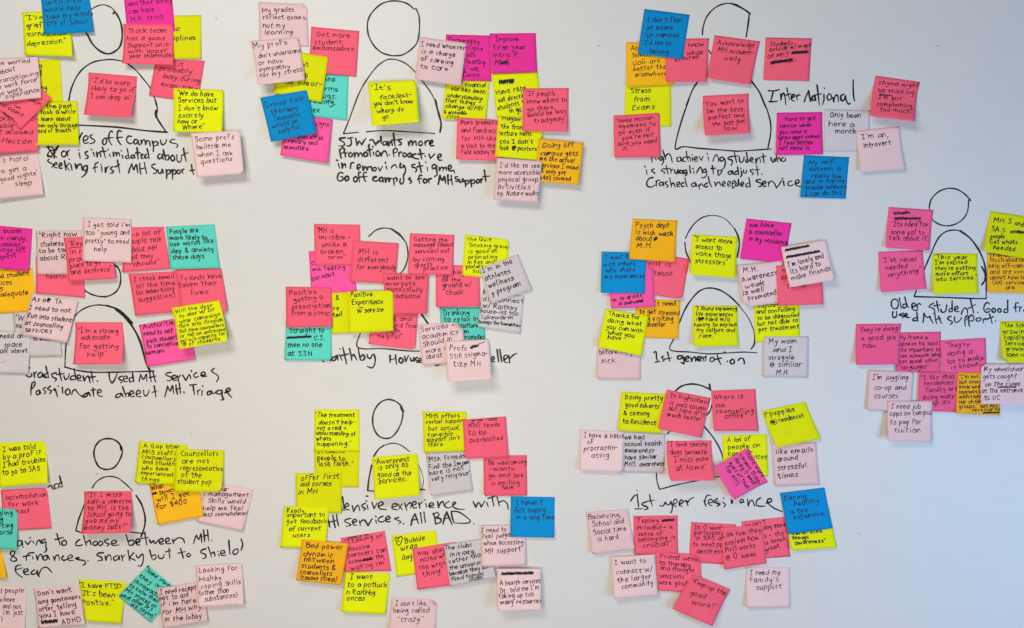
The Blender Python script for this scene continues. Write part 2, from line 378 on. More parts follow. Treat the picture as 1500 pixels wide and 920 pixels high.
# ------------------------------------------------------------------ data, millimetres on the board (x right, y up from the middle)
# NOTES: paper, label, corners (top left, top right, bottom right, bottom left), (height of the stuck edge, lift of the
# lower left corner, lift of the lower right corner), curled corners, pen width, writing in fractions of the sheet
NOTES = [
('Y','yellow sticky note about grief that turned into depression, half under the blue note',((-825.4,508.1),(-748.4,511.6),(-734.2,430.4),(-819.0,434.7)),(0.45,2.88,10.8),0,1.35,[('"I\'ve gr',0.051,0.184,0.689,0.167,4.9),('grief has',0.078,0.358,0.699,0.333,4.9),('turned into',0.078,0.557,0.866,0.52,4.9),('depression."',0.064,0.783,0.886,0.696,4.9)]),
('B','blue sticky note about activities taking my mind off school',((-795.5,544.9),(-713.9,548.4),(-702.1,472.3),(-784.5,468.3)),(0.45,6.73,6.89),0,1.05,[('activities',0.08,0.325,0.793,0.287,4.9),('would help',0.055,0.481,0.776,0.465,4.9),('take my mind',0.088,0.652,0.962,0.611,4.9),('OFF of School',0.074,0.816,0.898,0.787,4.9)]),
('Y','yellow sticky note mostly hidden behind the worried-about-work note on the left edge',((-836.9,427.7),(-761.0,428.8),(-756.3,356.3),(-832.1,354.0)),(0.45,0.27,0.29),0,1.4,[('g',0.51,0.187,0.599,0.189,4.8),('g',0.502,0.32,0.591,0.322,4.8),('hy',0.53,0.705,0.684,0.683,4.8)]),
('Y','yellow sticky note about taking a while to learn by word of mouth',((-805.4,357.3),(-731.9,358.5),(-726.7,283.8),(-799.4,282.9)),(1.2,4.09,5.08),0,1.35,[('the past',0.281,0.152,0.848,0.156,4.4),('took a while',0.143,0.287,0.949,0.279,4.4),('to learn about',-0.05,0.437,0.798,0.442,4.4),('it from-only through',-0.163,0.58,1.006,0.593,4.4),('word of mouth',-0.01,0.714,0.816,0.706,4.4)]),
('L',"pale pink sticky note about getting a good night's sleep, on the left edge",((-876.0,269.0),(-799.0,275.9),(-785.7,200.3),(-862.2,191.8)),(0.45,8.64,5.81),0,1.05,[("it's hard",0.007,0.203,0.746,0.195,4.9),('to get a',0.082,0.44,0.696,0.41,4.9),("good nights'",0.112,0.627,0.929,0.536,4.9),('sleep',0.42,0.755,0.771,0.753,4.9)]),
('P','coral pink sticky note with allowed and reflection, under a tilted note',((-874.3,346.5),(-798.6,350.0),(-794.5,273.4),(-874.1,267.7)),(2.93,3.73,3.73),0,1.05,[('any S',0.137,0.287,0.991,0.32,4.9),('trouble',-0.059,0.425,0.465,0.45,4.9),('not allowed',-0.03,0.562,0.873,0.619,4.9),('reflection',0.049,0.753,0.833,0.827,4.9)]),
('P','coral pink sticky note turned on its corner like a diamond, on the left edge',((-880.9,361.3),(-828.1,414.1),(-772.3,361.6),(-825.2,309.0)),(3.38,2.82,3.19),0,1.05,[('classrooms',0.003,0.04,0.238,0.813,4.9),('in',0.272,0.511,0.304,0.677,4.9),('ason',0.612,0.644,0.706,0.946,4.9),('^',[[(0.003,0.452),(0.018,0.58),(0.052,0.727),(0.058,0.864)],[(0.032,0.452),(0.046,0.589),(0.085,0.73)]],1.2)]),
('L','pale pink sticky note about being worried over transitioning to work force, on the left edge',((-869.1,428.8),(-796.8,432.2),(-787.0,361.5),(-860.8,353.4)),(3.93,7.25,6.8),{'bl': 0.041},1.05,[("I'm worried",0.012,0.162,0.799,0.129,4.7),('about',0.056,0.358,0.456,0.297,4.7),('transitioning',0.02,0.558,0.974,0.445,4.7),('to work force',-0.014,0.713,0.911,0.591,4.7),('go work',0.032,0.857,0.596,0.787,4.7),('experience',0.21,0.936,0.943,0.851,4.7)]),
('Y','yellow sticky note with the word ending iplines, behind the track team note',((-596.6,502.4),(-523.5,503.5),(-523.0,429.0),(-593.7,428.7)),(0.45,3.83,2.94),{'bl': 0.043},1.35,[('ic',0.403,0.361,0.51,0.349,4.8),('iplines',0.361,0.573,0.872,0.563,4.8)]),
('P','coral pink sticky note saying probably busy during exam time',((-600.1,428.8),(-517.3,426.5),(-529.0,355.7),(-610.8,367.4)),(0.45,1.65,2.39),0,1.05,[('is',0.468,0.148,0.574,0.157,4.9),('probably',0.101,0.295,0.775,0.325,4.9),('busy during',0.21,0.48,0.984,0.536,4.9),('exam time',0.194,0.698,0.945,0.743,4.9)]),
('M','magenta sticky note saying their dining can have M.H. crisis, cut by the top edge',((-656.4,556.4),(-574.8,554.1),(-566.6,475.5),(-647.9,479.0)),(0.45,1.04,1.07),0,1.05,[('and their dining',0.075,0.486,1.001,0.368,4.9),('can have',0.082,0.657,0.612,0.581,4.9),('M.H. crisis',0.1,0.832,0.776,0.729,4.9)]),
('P','coral pink sticky note saying the track team has a good support unit',((-653.7,487.9),(-570.5,487.3),(-566.1,416.3),(-650.2,417.9)),(2.36,10.45,8.18),0,1.05,[('Track team',0.08,0.223,0.865,0.192,4.5),('has a good',0.049,0.398,0.806,0.384,4.5),('Support unit-',0.08,0.58,0.943,0.537,4.5),('with upper',0.089,0.73,0.873,0.695,4.5),('year teammates',0.125,0.851,0.998,0.796,4.5)]),
('Y',"yellow sticky note saying we do have services but I don't know where",((-568.9,379.7),(-485.2,376.2),(-484.3,303.1),(-566.8,304.5)),(3.33,7.46,8.4),0,1.35,[('"We do have',0.063,0.153,0.803,0.161,4.9),('Services but',0.077,0.319,0.864,0.3,4.9),("I don't know",0.103,0.505,0.88,0.464,4.9),('exactly',0.105,0.668,0.594,0.655,4.9),('how or',0.084,0.806,0.492,0.792,4.9),('Where"',0.203,0.952,0.646,0.909,4.9)]),
('L','pale pink sticky note saying some profs belittle me when I ask questions',((-537.0,302.2),(-454.5,306.4),(-445.7,233.1),(-524.1,226.9)),(12.31,5.4,5.58),{'br': 0.046},1.05,[('Some profs',0.068,0.203,0.857,0.182,4.9),('belittle me',0.081,0.379,0.769,0.361,4.9),('when I ask',0.072,0.539,0.799,0.547,4.9),('questions',0.122,0.706,0.775,0.677,4.9)]),
('P','coral pink sticky note about being likely to go if I can drop in',((-713.1,407.0),(-631.4,400.1),(-635.2,327.2),(-714.6,332.6)),(0.45,11.95,15.12),0,1.05,[('"I\'d be more',0.071,0.226,0.853,0.219,4.9),('likely to go if',0.066,0.417,0.939,0.37,4.9),('I can drop in"',0.086,0.601,0.935,0.575,4.9)]),
('L','pale pink sticky note saying my grades reflect exams, not my learning',((-427.1,525.4),(-344.9,521.9),(-342.3,450.3),(-425.1,452.6)),(0.45,0.9,0.95),{'tr': 0.14},1.05,[('My grades',0.066,0.249,0.738,0.179,4.9),('reflect exams,',0.086,0.395,0.956,0.359,4.9),('not my',0.07,0.591,0.528,0.574,4.9),('learning',0.102,0.751,0.689,0.722,4.9)]),
('T','teal sticky note with cut-off words ending drinking and sex, behind a yellow note',((-350.6,404.7),(-274.8,403.5),(-277.8,326.0),(-355.9,335.2)),(0.45,1.69,2.0),0,1.4,[('online',0.306,0.173,0.699,0.16,4.9),('forms',0.319,0.376,0.762,0.39,4.9),('drugs,',0.282,0.568,0.757,0.545,4.9),('drinking,',0.09,0.69,0.739,0.688,4.9),('sex',0.18,0.917,0.414,0.89,4.9)]),
('P','coral pink sticky note saying get more student ambassadors',((-338.3,484.0),(-256.9,476.5),(-262.1,399.5),(-341.9,406.2)),(0.45,2.48,1.9),0,1.05,[('Get more',0.122,0.198,0.8,0.166,4.7),('student',0.084,0.378,0.655,0.324,4.7),('embassadors',0.054,0.494,0.89,0.446,4.7)]),
('K','bright pink sticky note with the words primary and immature, under the blue note',((-381.0,337.4),(-301.8,327.1),(-308.8,252.8),(-388.4,266.0)),(2.73,3.99,4.18),0,1.25,[('signs',0.645,0.202,0.934,0.165,4.9),('comes off as',0.243,0.549,0.833,0.492,4.9),('Primary and',0.051,0.685,0.75,0.631,4.9),('immature',0.043,0.834,0.56,0.783,4.9)]),
('Y','yellow sticky note with the word clear showing, between the profs and ambassadors notes',((-387.7,443.9),(-308.5,432.4),(-319.4,354.9),(-400.5,370.7)),(3.42,3.03,2.3),0,1.35,[('ht',0.505,0.315,0.631,0.268,4.8),('p',0.584,0.515,0.643,0.505,4.8),('be clear-',0.2,0.738,0.954,0.66,4.8)]),
('L',"pale pink sticky note saying my profs don't understand or have sympathy",((-439.1,458.6),(-359.3,464.7),(-345.3,390.5),(-420.8,379.1)),(3.88,18.27,9.13),0,1.05,[('My profs',0.031,0.169,0.738,0.139,4.9),("don't understand",0.095,0.384,1.0,0.339,4.9),('or have',0.07,0.544,0.594,0.539,4.9),('sympathy',0.06,0.686,0.707,0.679,4.9),('for my stress',0.062,0.835,0.958,0.793,4.9)]),
('B','blue sticky note saying group talk therapy sessions would be helpful',((-422.1,362.6),(-344.3,375.2),(-326.2,302.2),(-402.0,287.0)),(6.86,5.76,5.63),0,1.05,[('Group talk',0.057,0.235,0.897,0.21,4.9),('therapy',0.131,0.397,0.719,0.396,4.9),('Sessions',0.156,0.558,0.72,0.556,4.9),('would be',0.083,0.708,0.665,0.691,4.9),('helpful',0.21,0.863,0.673,0.825,4.9)]),
('Y','yellow sticky note about having reps out directing students',((-34.5,405.8),(43.7,407.0),(51.7,330.9),(-26.4,330.9)),(0.45,0.53,0.6),0,1.35,[('~',0.141,0.248,0.463,0.22,6.8),('HMW',0.14,0.254,0.46,0.252,4.9),('Have reps',0.052,0.493,0.703,0.377,4.9),('out directing',0.085,0.662,0.711,0.546,4.9),('students to',0.054,0.841,0.697,0.684,4.9),('in go',0.292,0.895,0.563,0.863,4.9)]),
('Y','yellow sticky note saying financial aid has been understanding',((-111.5,390.9),(-36.8,393.2),(-43.6,327.0),(-118.1,326.7)),(0.45,3.72,2.45),{'bl': 0.049},1.35,[('financial',0.442,0.148,0.912,0.162,4.0),('aid has been',0.128,0.223,0.901,0.33,4.0),('understanding',0.064,0.395,0.851,0.513,4.0),('that things',0.036,0.53,0.686,0.618,4.0),('change w/MH',0.05,0.679,0.888,0.774,4.0),('& accessible',0.039,0.846,0.537,0.88,4.0),('circs',0.103,0.963,0.387,0.995,4.0)]),
('M','magenta sticky note about signs and walls with healthy at centre',((-111.5,470.8),(-37.9,469.0),(-34.5,391.8),(-111.5,393.0)),(0.45,0.66,0.72),0,1.05,[('Encouraging',0.065,0.149,0.769,0.189,4.8),('signs',0.453,0.316,0.828,0.351,4.8),('walls',0.36,0.468,0.656,0.475,4.8),('Healthy',0.421,0.622,0.868,0.639,4.8),('g"-sat',0.38,0.78,0.723,0.78,4.8),('Centre',0.378,0.918,0.731,0.912,4.8)]),
('M','magenta sticky note saying improve first year intro',((-37.9,472.3),(39.9,472.9),(42.4,407.2),(-34.4,404.0)),(0.97,1.61,2.25),0,1.25,[('Improve',0.128,0.191,0.614,0.199,4.9),('first year',0.069,0.405,0.768,0.408,4.9),('intro f.',0.036,0.59,0.611,0.595,4.9),('MHS',0.077,0.777,0.39,0.805,4.9),('~',0.215,0.777,0.379,0.755,3.9)]),
('P','coral pink sticky note about more promotion and a visit to the field hockey team',((-92.2,330.5),(-17.2,325.5),(-16.5,256.2),(-93.7,258.8)),(4.23,4.33,2.82),0,1.05,[('More promotion',0.083,0.17,0.996,0.109,4.9),('and fundraising',0.1,0.352,1.033,0.31,4.9),('for MH-like',0.104,0.549,0.861,0.502,4.9),('a visit to the',0.108,0.719,0.848,0.682,4.9),('field hockey team',0.111,0.874,0.989,0.816,4.9)]),
('Y',"yellow sticky note saying maybe the front of lecture halls cos I don't look at posters",((-22.9,332.2),(53.8,323.1),(44.5,256.8),(-28.5,263.8)),(4.96,4.25,4.92),0,1.35,[('"Maybe',0.026,0.091,0.479,0.06,4.9),('the front',0.081,0.29,0.603,0.254,4.9),('lecture halls',0.069,0.469,0.764,0.399,4.9),("cos I don't",0.085,0.674,0.811,0.584,4.9),('look @ posters"',0.084,0.822,0.952,0.756,4.9),('~',0.389,0.768,0.452,0.731,4.4)]),
('P','coral pink sticky note saying if people knew where to go there would be less tragedy',((18.4,379.8),(95.4,380.3),(93.6,305.2),(17.1,306.0)),(1.28,7.89,7.89),0,1.05,[('"If people',0.062,0.172,0.716,0.169,4.8),('knew where to',0.09,0.355,0.969,0.302,4.8),('go there',0.106,0.537,0.658,0.477,4.8),('would be less',0.108,0.671,0.936,0.563,4.8),('tradgedy"',0.26,0.812,0.963,0.735,4.8)]),
('O','orange sticky note saying going off campus gets me the actual services I need',((45.7,293.4),(119.9,286.5),(111.6,215.2),(37.6,221.9)),(9.66,3.82,3.39),0,1.3,[('Going off',0.078,0.212,0.781,0.124,4.8),('campus gets',0.071,0.389,0.88,0.316,4.8),('me the actual',0.058,0.504,0.833,0.484,4.8),('services I need',0.062,0.667,0.901,0.64,4.8),('& only get',0.115,0.792,0.671,0.784,4.8),('$400 covered',0.119,0.955,0.802,0.921,4.8)]),
('L',"pale pink sticky note saying I'd like to see more accessible physical group activities",((-25.0,260.6),(50.1,254.9),(43.2,184.8),(-30.7,190.5)),(13.64,1.68,1.58),0,1.05,[("I'd like to see",0.08,0.225,0.932,0.169,4.9),('more accessible',0.067,0.391,0.973,0.331,4.9),('physical group',0.068,0.569,0.948,0.484,4.9),('activities',0.068,0.734,0.761,0.696,4.9),('eg. Nature walks',0.066,0.885,0.979,0.818,4.9)]),
('L','pale pink sticky note saying I need whoever is in charge of caring to care',((-155.1,466.5),(-77.0,456.1),(-85.5,381.2),(-162.6,392.5)),(1.14,9.17,10.46),{'bl': 0.038},1.25,[('I need whoever',0.048,0.201,0.973,0.16,4.9),('is in charge',0.066,0.361,0.785,0.35,4.9),('of careing',0.073,0.536,0.769,0.535,4.9),('to care',0.081,0.725,0.675,0.69,4.9)]),
('Y',"yellow sticky note saying it's faceless, inside the body outline of the second figure",((-241.3,387.3),(-160.8,391.1),(-152.8,316.0),(-230.7,310.0)),(10.89,16.75,19.33),{'tr': 0.049},1.35,[('"It\'s',0.044,0.168,0.449,0.193,4.9),('faceless-',0.215,0.401,0.867,0.374,4.9),("you don't know",0.071,0.533,0.893,0.522,4.9),('where do',0.127,0.713,0.685,0.701,4.9),('go "',0.234,0.863,0.469,0.817,4.9)]),
('Y','yellow sticky note saying stress from exams',((190.8,388.6),(267.9,388.6),(268.3,315.6),(188.5,313.8)),(0.45,0.38,0.46),{'bl': 0.067},1.35,[('Stress',0.121,0.228,0.556,0.199,4.9),('from',0.187,0.418,0.534,0.409,4.9),('Exams',0.167,0.608,0.646,0.583,4.9)]),
('O','orange sticky note saying services here are better than elsewhere',((192.0,457.5),(270.2,459.8),(272.5,385.1),(192.5,381.6)),(0.45,4.13,3.84),0,1.05,[('Access to',0.107,0.19,0.662,0.183,4.8),('Services @',0.129,0.339,0.634,0.313,4.8),('UoG are',0.138,0.521,0.727,0.473,4.8),('better than',0.136,0.651,0.93,0.612,4.8),('elsewhere',0.182,0.782,0.863,0.78,4.8)]),
('P','coral pink sticky note with the words know what offered, beside the blue note about home',((259.6,463.0),(331.7,464.1),(326.5,389.0),(256.8,388.0)),(1.37,8.63,6.82),0,1.05,[('know',0.515,0.185,0.893,0.177,4.4),('what',0.494,0.377,0.874,0.355,4.4),('offered"',0.212,0.533,0.864,0.437,4.4)]),
('B',"blue sticky note saying I don't feel at home on campus",((223.0,513.9),(299.4,504.1),(286.3,427.5),(210.7,436.4)),(0.45,4.87,4.87),0,1.05,[("I don't feel",0.102,0.267,0.839,0.187,4.9),('at home',0.105,0.454,0.678,0.375,4.9),('on campus',0.128,0.604,0.841,0.522,4.9),("I'd like to",0.116,0.777,0.695,0.728,4.9),('belong',0.257,0.952,0.674,0.923,4.9)]),
('P','coral pink sticky note saying need encouragement to go',((170.9,333.8),(248.8,338.9),(249.6,263.3),(171.8,262.3)),(1.35,3.74,4.61),{'tr': 0.069},1.05,[('"Need encour-',0.053,0.173,0.898,0.14,4.0),('agement to',0.101,0.298,0.895,0.283,4.0),('go even if',0.098,0.448,0.781,0.408,4.0),("you're not",0.17,0.587,0.854,0.516,4.0),('sure you need',0.069,0.719,0.912,0.674,4.0),('it."',0.178,0.844,0.377,0.817,4.0)]),
('P','coral pink sticky note saying acknowledge MH academically',((341.0,469.7),(418.0,459.2),(399.6,384.1),(327.1,394.5)),(0.45,8.91,7.44),0,1.05,[('Acknowledge',0.102,0.202,0.918,0.154,4.9),('MH academ-',0.127,0.362,0.936,0.315,4.9),('ically',0.282,0.529,0.676,0.516,4.9)]),
('P','coral pink sticky note about students outside with maps, two words blacked out',((427.1,465.9),(505.1,464.4),(500.2,392.0),(423.1,393.9)),(0.45,1.34,1.19),0,1.05,[('Students',0.096,0.207,0.591,0.163,4.2),('outside w/ maps',0.102,0.328,0.978,0.195,4.2),('of MHS',0.06,0.491,0.518,0.435,4.2),('~',0.583,0.379,0.937,0.349,5.0),('~',0.141,0.632,0.611,0.54,5.4),('^',[[(0.514,0.583),(0.698,0.524)]],1)]),
('P','coral pink sticky note saying you want to be the best, inside the body outline',((321.4,367.4),(398.9,371.3),(397.3,301.0),(320.5,296.0)),(0.45,17.94,15.52),0,1.05,[('"You want to',0.019,0.256,0.895,0.213,4.8),('be the best,',0.088,0.419,0.901,0.427,4.8),('perfect and',0.111,0.597,0.88,0.568,4.8),('the just feel',0.18,0.761,0.904,0.729,4.8),('low"',0.435,0.901,0.774,0.888,4.8)]),
('M','magenta sticky note saying hard to get service when you need it',((446.0,339.1),(522.6,340.3),(523.0,268.7),(443.4,266.8)),(0.45,2.49,2.46),0,1.25,[('Hard to get',0.182,0.201,0.834,0.186,4.2),('service when',0.06,0.36,0.745,0.342,4.2),('you need it',0.063,0.503,0.657,0.495,4.2),('when appt comes',0.053,0.63,0.928,0.618,4.2),('I feel better',0.068,0.752,0.755,0.755,4.2),('not need it',0.058,0.873,0.705,0.889,4.2)]),
('G','pale grey sticky note saying only been here a month',((526.5,344.9),(603.5,343.7),(601.0,274.7),(525.2,272.9)),(0.45,0.45,0.41),0,1.3,[('Only been',0.116,0.182,0.772,0.19,4.9),('here a',0.095,0.399,0.651,0.413,4.9),('month',0.237,0.556,0.694,0.579,4.9)]),
('P','coral pink sticky note saying stigma might be thinking, furthest right in the top row',((612.5,401.6),(687.5,390.9),(668.2,319.0),(595.8,329.3)),(0.45,16.7,21.51),0,1.05,[('stigma might',0.094,0.192,0.966,0.148,4.8),('be thinking',0.131,0.381,0.928,0.314,4.8),('~',0.161,0.445,0.424,0.425,1.1),("I'm just",0.15,0.541,0.665,0.491,4.8),('complaining',0.128,0.717,0.922,0.65,4.8),('too much"',0.199,0.848,0.938,0.801,4.8)]),
('L',"pale pink sticky note saying I'm an introvert",((579.0,308.4),(652.6,315.9),(659.4,243.4),(584.2,237.2)),(1.29,5.58,6.86),0,1.25,[("I'm an,",0.125,0.202,0.725,0.219,4.9),('introvert',0.13,0.423,0.759,0.396,4.9)]),
('B','blue sticky note saying my self-esteem is really low',((491.7,267.3),(567.9,264.4),(561.2,194.0),(484.3,196.2)),(0.45,2.19,2.16),0,1.05,[('My self-',0.107,0.215,0.712,0.17,4.5),('esteem is',0.145,0.365,0.826,0.331,4.5),('really low',0.209,0.527,0.877,0.503,4.5),('and im having',0.083,0.674,0.936,0.611,4.5),('trouble believing',0.094,0.811,0.996,0.747,4.5),('I can do this',0.106,0.956,0.907,0.902,4.5)]),
('O','orange sticky note ending in the word adequate, on the left edge',((-882.9,73.6),(-807.0,77.6),(-800.3,4.6),(-875.1,0.0)),(0.45,1.35,1.59),0,1.25,[('Good student',0.024,0.21,0.899,0.154,4.9),('services',-0.039,0.338,0.511,0.357,4.9),('is',0.128,0.48,0.294,0.489,4.9),('adequate',0.218,0.622,0.838,0.601,4.9)]),
('M','magenta sticky note about candy and cookies lifting spirits, on the left edge',((-882.9,150.6),(-807.6,143.7),(-811.7,71.4),(-887.7,79.0)),(0.45,4.77,5.45),0,1.25,[("I'm busier",0.063,0.182,0.776,0.126,4.5),('on candy,',0.232,0.328,0.908,0.288,4.5),('cookies',0.338,0.48,0.756,0.438,4.5),('things lift',0.186,0.625,0.883,0.554,4.5),('spirit."',0.331,0.786,0.792,0.671,4.5)]),
('P','coral pink sticky note with only the word health showing',((-802.4,96.6),(-722.0,97.7),(-718.6,27.2),(-800.8,34.9)),(0.45,1.76,2.39),0,1.05,[('health',0.213,0.584,0.618,0.548,4.8)]),
('L','pale pink sticky note saying right now students to be talked about',((-802.4,140.3),(-724.2,141.4),(-725.4,66.6),(-798.4,66.5)),(0.45,2.83,2.06),0,1.25,[('"Right now',0.074,0.156,0.898,0.14,4.9),('students',0.094,0.358,0.6,0.345,4.9),('to be tau',0.064,0.516,0.677,0.489,4.9),('about Re',0.073,0.687,0.73,0.651,4.9)]),
('P','coral pink sticky note saying I check email all the time',((-646.4,67.8),(-565.6,72.4),(-552.9,4.6),(-632.4,-3.4)),(0.45,4.45,5.52),0,1.05,[('I check email',0.092,0.188,0.923,0.175,4.8),('all the time',0.116,0.354,0.915,0.337,4.8),('(as advertising',0.095,0.502,0.884,0.479,4.8),('suggestion)',0.117,0.682,0.889,0.627,4.8)]),
('P','coral pink sticky note saying friends have taken their lives',((-566.1,74.6),(-489.1,76.5),(-476.9,4.6),(-552.4,-1.1)),(2.04,5.19,5.19),0,1.05,[('Friends have',0.097,0.252,0.973,0.214,4.9),('taken their',0.012,0.402,0.875,0.379,4.9),('lives',0.226,0.58,0.621,0.565,4.9)]),
('P','coral pink sticky note saying a lot of people talk about MH, they should',((-647.2,146.0),(-586.3,147.1),(-574.9,76.0),(-655.7,70.0)),(0.45,2.79,3.23),0,1.05,[('-a lot of',0.148,0.21,0.881,0.172,4.9),('people talk',0.023,0.372,0.861,0.348,4.9),('about MH',0.074,0.554,0.761,0.54,4.9),('but they',0.118,0.723,0.646,0.712,4.9),('should"',0.22,0.885,0.777,0.855,4.9)]),
('T','teal sticky note saying people are more likely to use words like anxiety',((-583.1,147.1),(-500.7,151.2),(-491.5,76.8),(-574.0,75.6)),(0.45,4.34,4.34),0,1.4,[('People are',0.073,0.179,0.651,0.153,4.7),('more likely to',0.05,0.313,0.81,0.337,4.7),('use words like',0.048,0.467,0.932,0.416,4.7),('dep & anxiety',0.069,0.631,0.914,0.611,4.7),('these days',0.068,0.78,0.702,0.763,4.7)]),
('P','coral pink sticky note about a place to go and destress',((-754.5,128.2),(-677.6,132.1),(-663.2,58.8),(-742.3,54.8)),(1.77,8.43,7.78),0,1.05,[('"Residence',0.075,0.2,0.848,0.21,4.9),('^',[[(0.096,0.244),(0.197,0.233),(0.357,0.25)]],1),('in res is',0.083,0.381,0.703,0.374,4.9),('providing',0.053,0.564,0.76,0.51,4.9),('place to go',0.063,0.711,0.72,0.64,4.9),('and destress"',0.074,0.849,0.918,0.818,4.9)]),
('L','pale pink sticky note saying I get told I am too young and pretty',((-722.1,161.9),(-640.6,159.6),(-638.2,85.8),(-719.5,88.7)),(2.22,5.9,4.84),0,1.05,[("I get told i'm",0.1,0.205,0.965,0.177,4.9),('too "young and',0.054,0.393,0.965,0.356,4.9),('pretty" to need',0.056,0.579,0.906,0.561,4.9),('help',0.234,0.766,0.505,0.755,4.9)]),
('G','pale grey sticky note mostly hidden under the teaching assistant note',((-839.0,2.3),(-764.4,5.7),(-756.7,-71.1),(-834.3,-72.3)),(2.52,0.27,0.37),0,1.25,[('"W',0.035,0.157,0.226,0.191,4.8),('ou',0.049,0.339,0.177,0.344,4.8),('to discuss',0.409,0.646,0.89,0.646,4.8)]),
('G','pale grey sticky note about needing space to talk, on the left edge',((-887.9,-26.4),(-808.8,-32.1),(-812.8,-100.9),(-890.8,-98.6)),(3.2,0.79,0.88),0,1.25,[('need an',0.356,0.166,0.843,0.13,4.9),('space',0.452,0.378,0.83,0.34,4.9),('talk about',0.3,0.536,0.948,0.466,4.9),('...',0.409,0.743,0.507,0.725,4.9)]),
('L','pale pink sticky note saying as a TA I need to not run into students',((-807.4,34.0),(-729.2,23.3),(-746.1,-48.0),(-821.6,-34.9)),(2.97,5.35,4.01),0,1.25,[('As a',0.037,0.163,0.32,0.154,4.9),('~',0.39,0.134,0.425,0.074,4.6),('TA',0.544,0.157,0.688,0.14,4.9),('I need to not',0.024,0.38,0.891,0.312,4.9),('Run into students',0.031,0.575,0.993,0.52,4.9),('at councelling',0.019,0.745,0.824,0.698,4.9),('services',0.058,0.911,0.609,0.845,4.9)]),
('K','bright pink sticky note saying authorities need to not push students',((-628.8,-18.4),(-546.1,-3.4),(-531.6,-76.4),(-612.4,-89.0)),(0.45,4.28,4.45),0,1.25,[('"Authorities',0.027,0.105,0.738,0.129,4.7),('need to not',0.057,0.266,0.627,0.307,4.7),('push students',0.085,0.449,0.73,0.474,4.7),('to conceptual',0.075,0.569,0.721,0.605,4.7),('sermons',0.013,0.721,0.394,0.719,4.7)]),
('Y','yellow sticky note packed with small writing about a door to door campaign',((-570.4,10.3),(-490.4,22.9),(-470.1,-44.9),(-551.2,-58.3)),(7.77,15.4,16.49),0,1.05,[('Will the door',0.06,0.141,0.842,0.126,3.6),('to door w/ 1st',0.113,0.262,0.849,0.225,3.6),('year campaign',0.091,0.397,0.943,0.37,3.6),('turn into fireside',0.063,0.503,0.957,0.499,3.6),('full time counsellors',0.055,0.627,0.97,0.628,3.6),('or fall on untrained',0.061,0.739,0.974,0.741,3.6),('ppl w/o capacity for',0.056,0.849,0.969,0.839,3.6),('@ of students',0.087,0.953,0.819,0.95,3.6)]),
('P',"coral pink sticky note saying I'm a strong advocate for getting help",((-735.7,-13.8),(-656.0,-13.8),(-648.4,-83.4),(-733.3,-84.4)),(0.45,10.44,16.96),0,1.05,[('"I\'m a strong',0.064,0.25,0.883,0.26,4.9),('advocate',0.118,0.422,0.717,0.41,4.9),('for getting',0.103,0.625,0.889,0.629,4.9),('help"',0.276,0.822,0.678,0.798,4.9)]),
('K','bright pink sticky note saying me feeling burnout',((-342.6,105.8),(-267.9,105.8),(-260.9,33.3),(-337.9,33.3)),(0.45,0.49,0.53),0,1.05,[('"',0.072,0.109,0.124,0.109,4.7),('c',0.047,0.315,0.103,0.315,4.7),('me feeling',0.062,0.475,0.77,0.411,4.7),('burnout',0.036,0.689,0.553,0.563,4.7)]),
('P','coral pink sticky note saying MH is invisible, unlike a broken arm',((-333.7,151.7),(-255.9,150.6),(-253.8,82.7),(-331.9,81.5)),(0.45,1.4,1.12),0,1.05,[('"MH is',0.046,0.207,0.418,0.217,4.8),('invisible -',0.092,0.367,0.8,0.364,4.8),('unlike a',0.163,0.547,0.684,0.54,4.8),('broken',0.135,0.719,0.619,0.717,4.8),('arm"',0.293,0.854,0.69,0.845,4.8)]),
('P','coral pink sticky note saying MH is different for everybody',((-268.0,124.0),(-190.6,119.1),(-196.0,50.4),(-271.8,54.2)),(1.76,3.54,2.56),0,1.05,[('MH is',0.137,0.326,0.563,0.303,4.9),('different',0.136,0.512,0.801,0.479,4.9),('for everybody',0.121,0.688,0.977,0.642,4.9)]),
('P','coral pink sticky note ending with the word helpful, under the positive experience note',((-235.7,5.7),(-157.8,0.0),(-163.0,-60.1),(-240.8,-50.4)),(0.45,4.97,4.47),{'br': 0.074},1.05,[('back and',0.216,0.271,0.87,0.206,4.3),('third from',0.354,0.446,1.045,0.392,4.3),('health',0.291,0.599,0.623,0.563,4.3),('helpful"',0.181,0.785,0.699,0.746,4.3)]),
('P','coral pink sticky note saying want to see everyone successfully graduate',((-216.8,68.7),(-139.8,66.4),(-142.8,0.0),(-211.4,0.0)),(5.07,3.1,3.2),0,1.05,[('want to see',0.08,0.16,0.916,0.121,4.5),('everyone',0.046,0.301,0.716,0.294,4.5),('successfully',0.05,0.442,0.865,0.441,4.5),('graduate',0.08,0.61,0.803,0.6,4.5)]),
('T','teal sticky note saying straight to C.S. then no one at SSN',((-381.1,-10.3),(-303.5,-10.3),(-303.7,-78.5),(-382.5,-77.6)),(0.45,3.33,3.89),{'br': 0.045},1.4,[('Straight to',0.071,0.317,0.84,0.299,4.9),('~',0.05,0.46,0.557,0.428,3.1),('C.S.',0.621,0.494,0.856,0.492,4.9),('then no one',0.057,0.675,0.785,0.663,4.9),('at SSN',0.063,0.89,0.604,0.884,4.9)]),
('Y','yellow sticky note mostly covered, between the prescription and positive experience notes',((-305.6,35.6),(-229.7,37.9),(-231.7,-31.0),(-302.9,-33.3)),(1.44,1.73,1.73),0,1.35,[('&',0.112,0.174,0.203,0.177,4.8),('re',0.054,0.424,0.198,0.429,4.8),('ted',0.049,0.593,0.248,0.571,4.8)]),
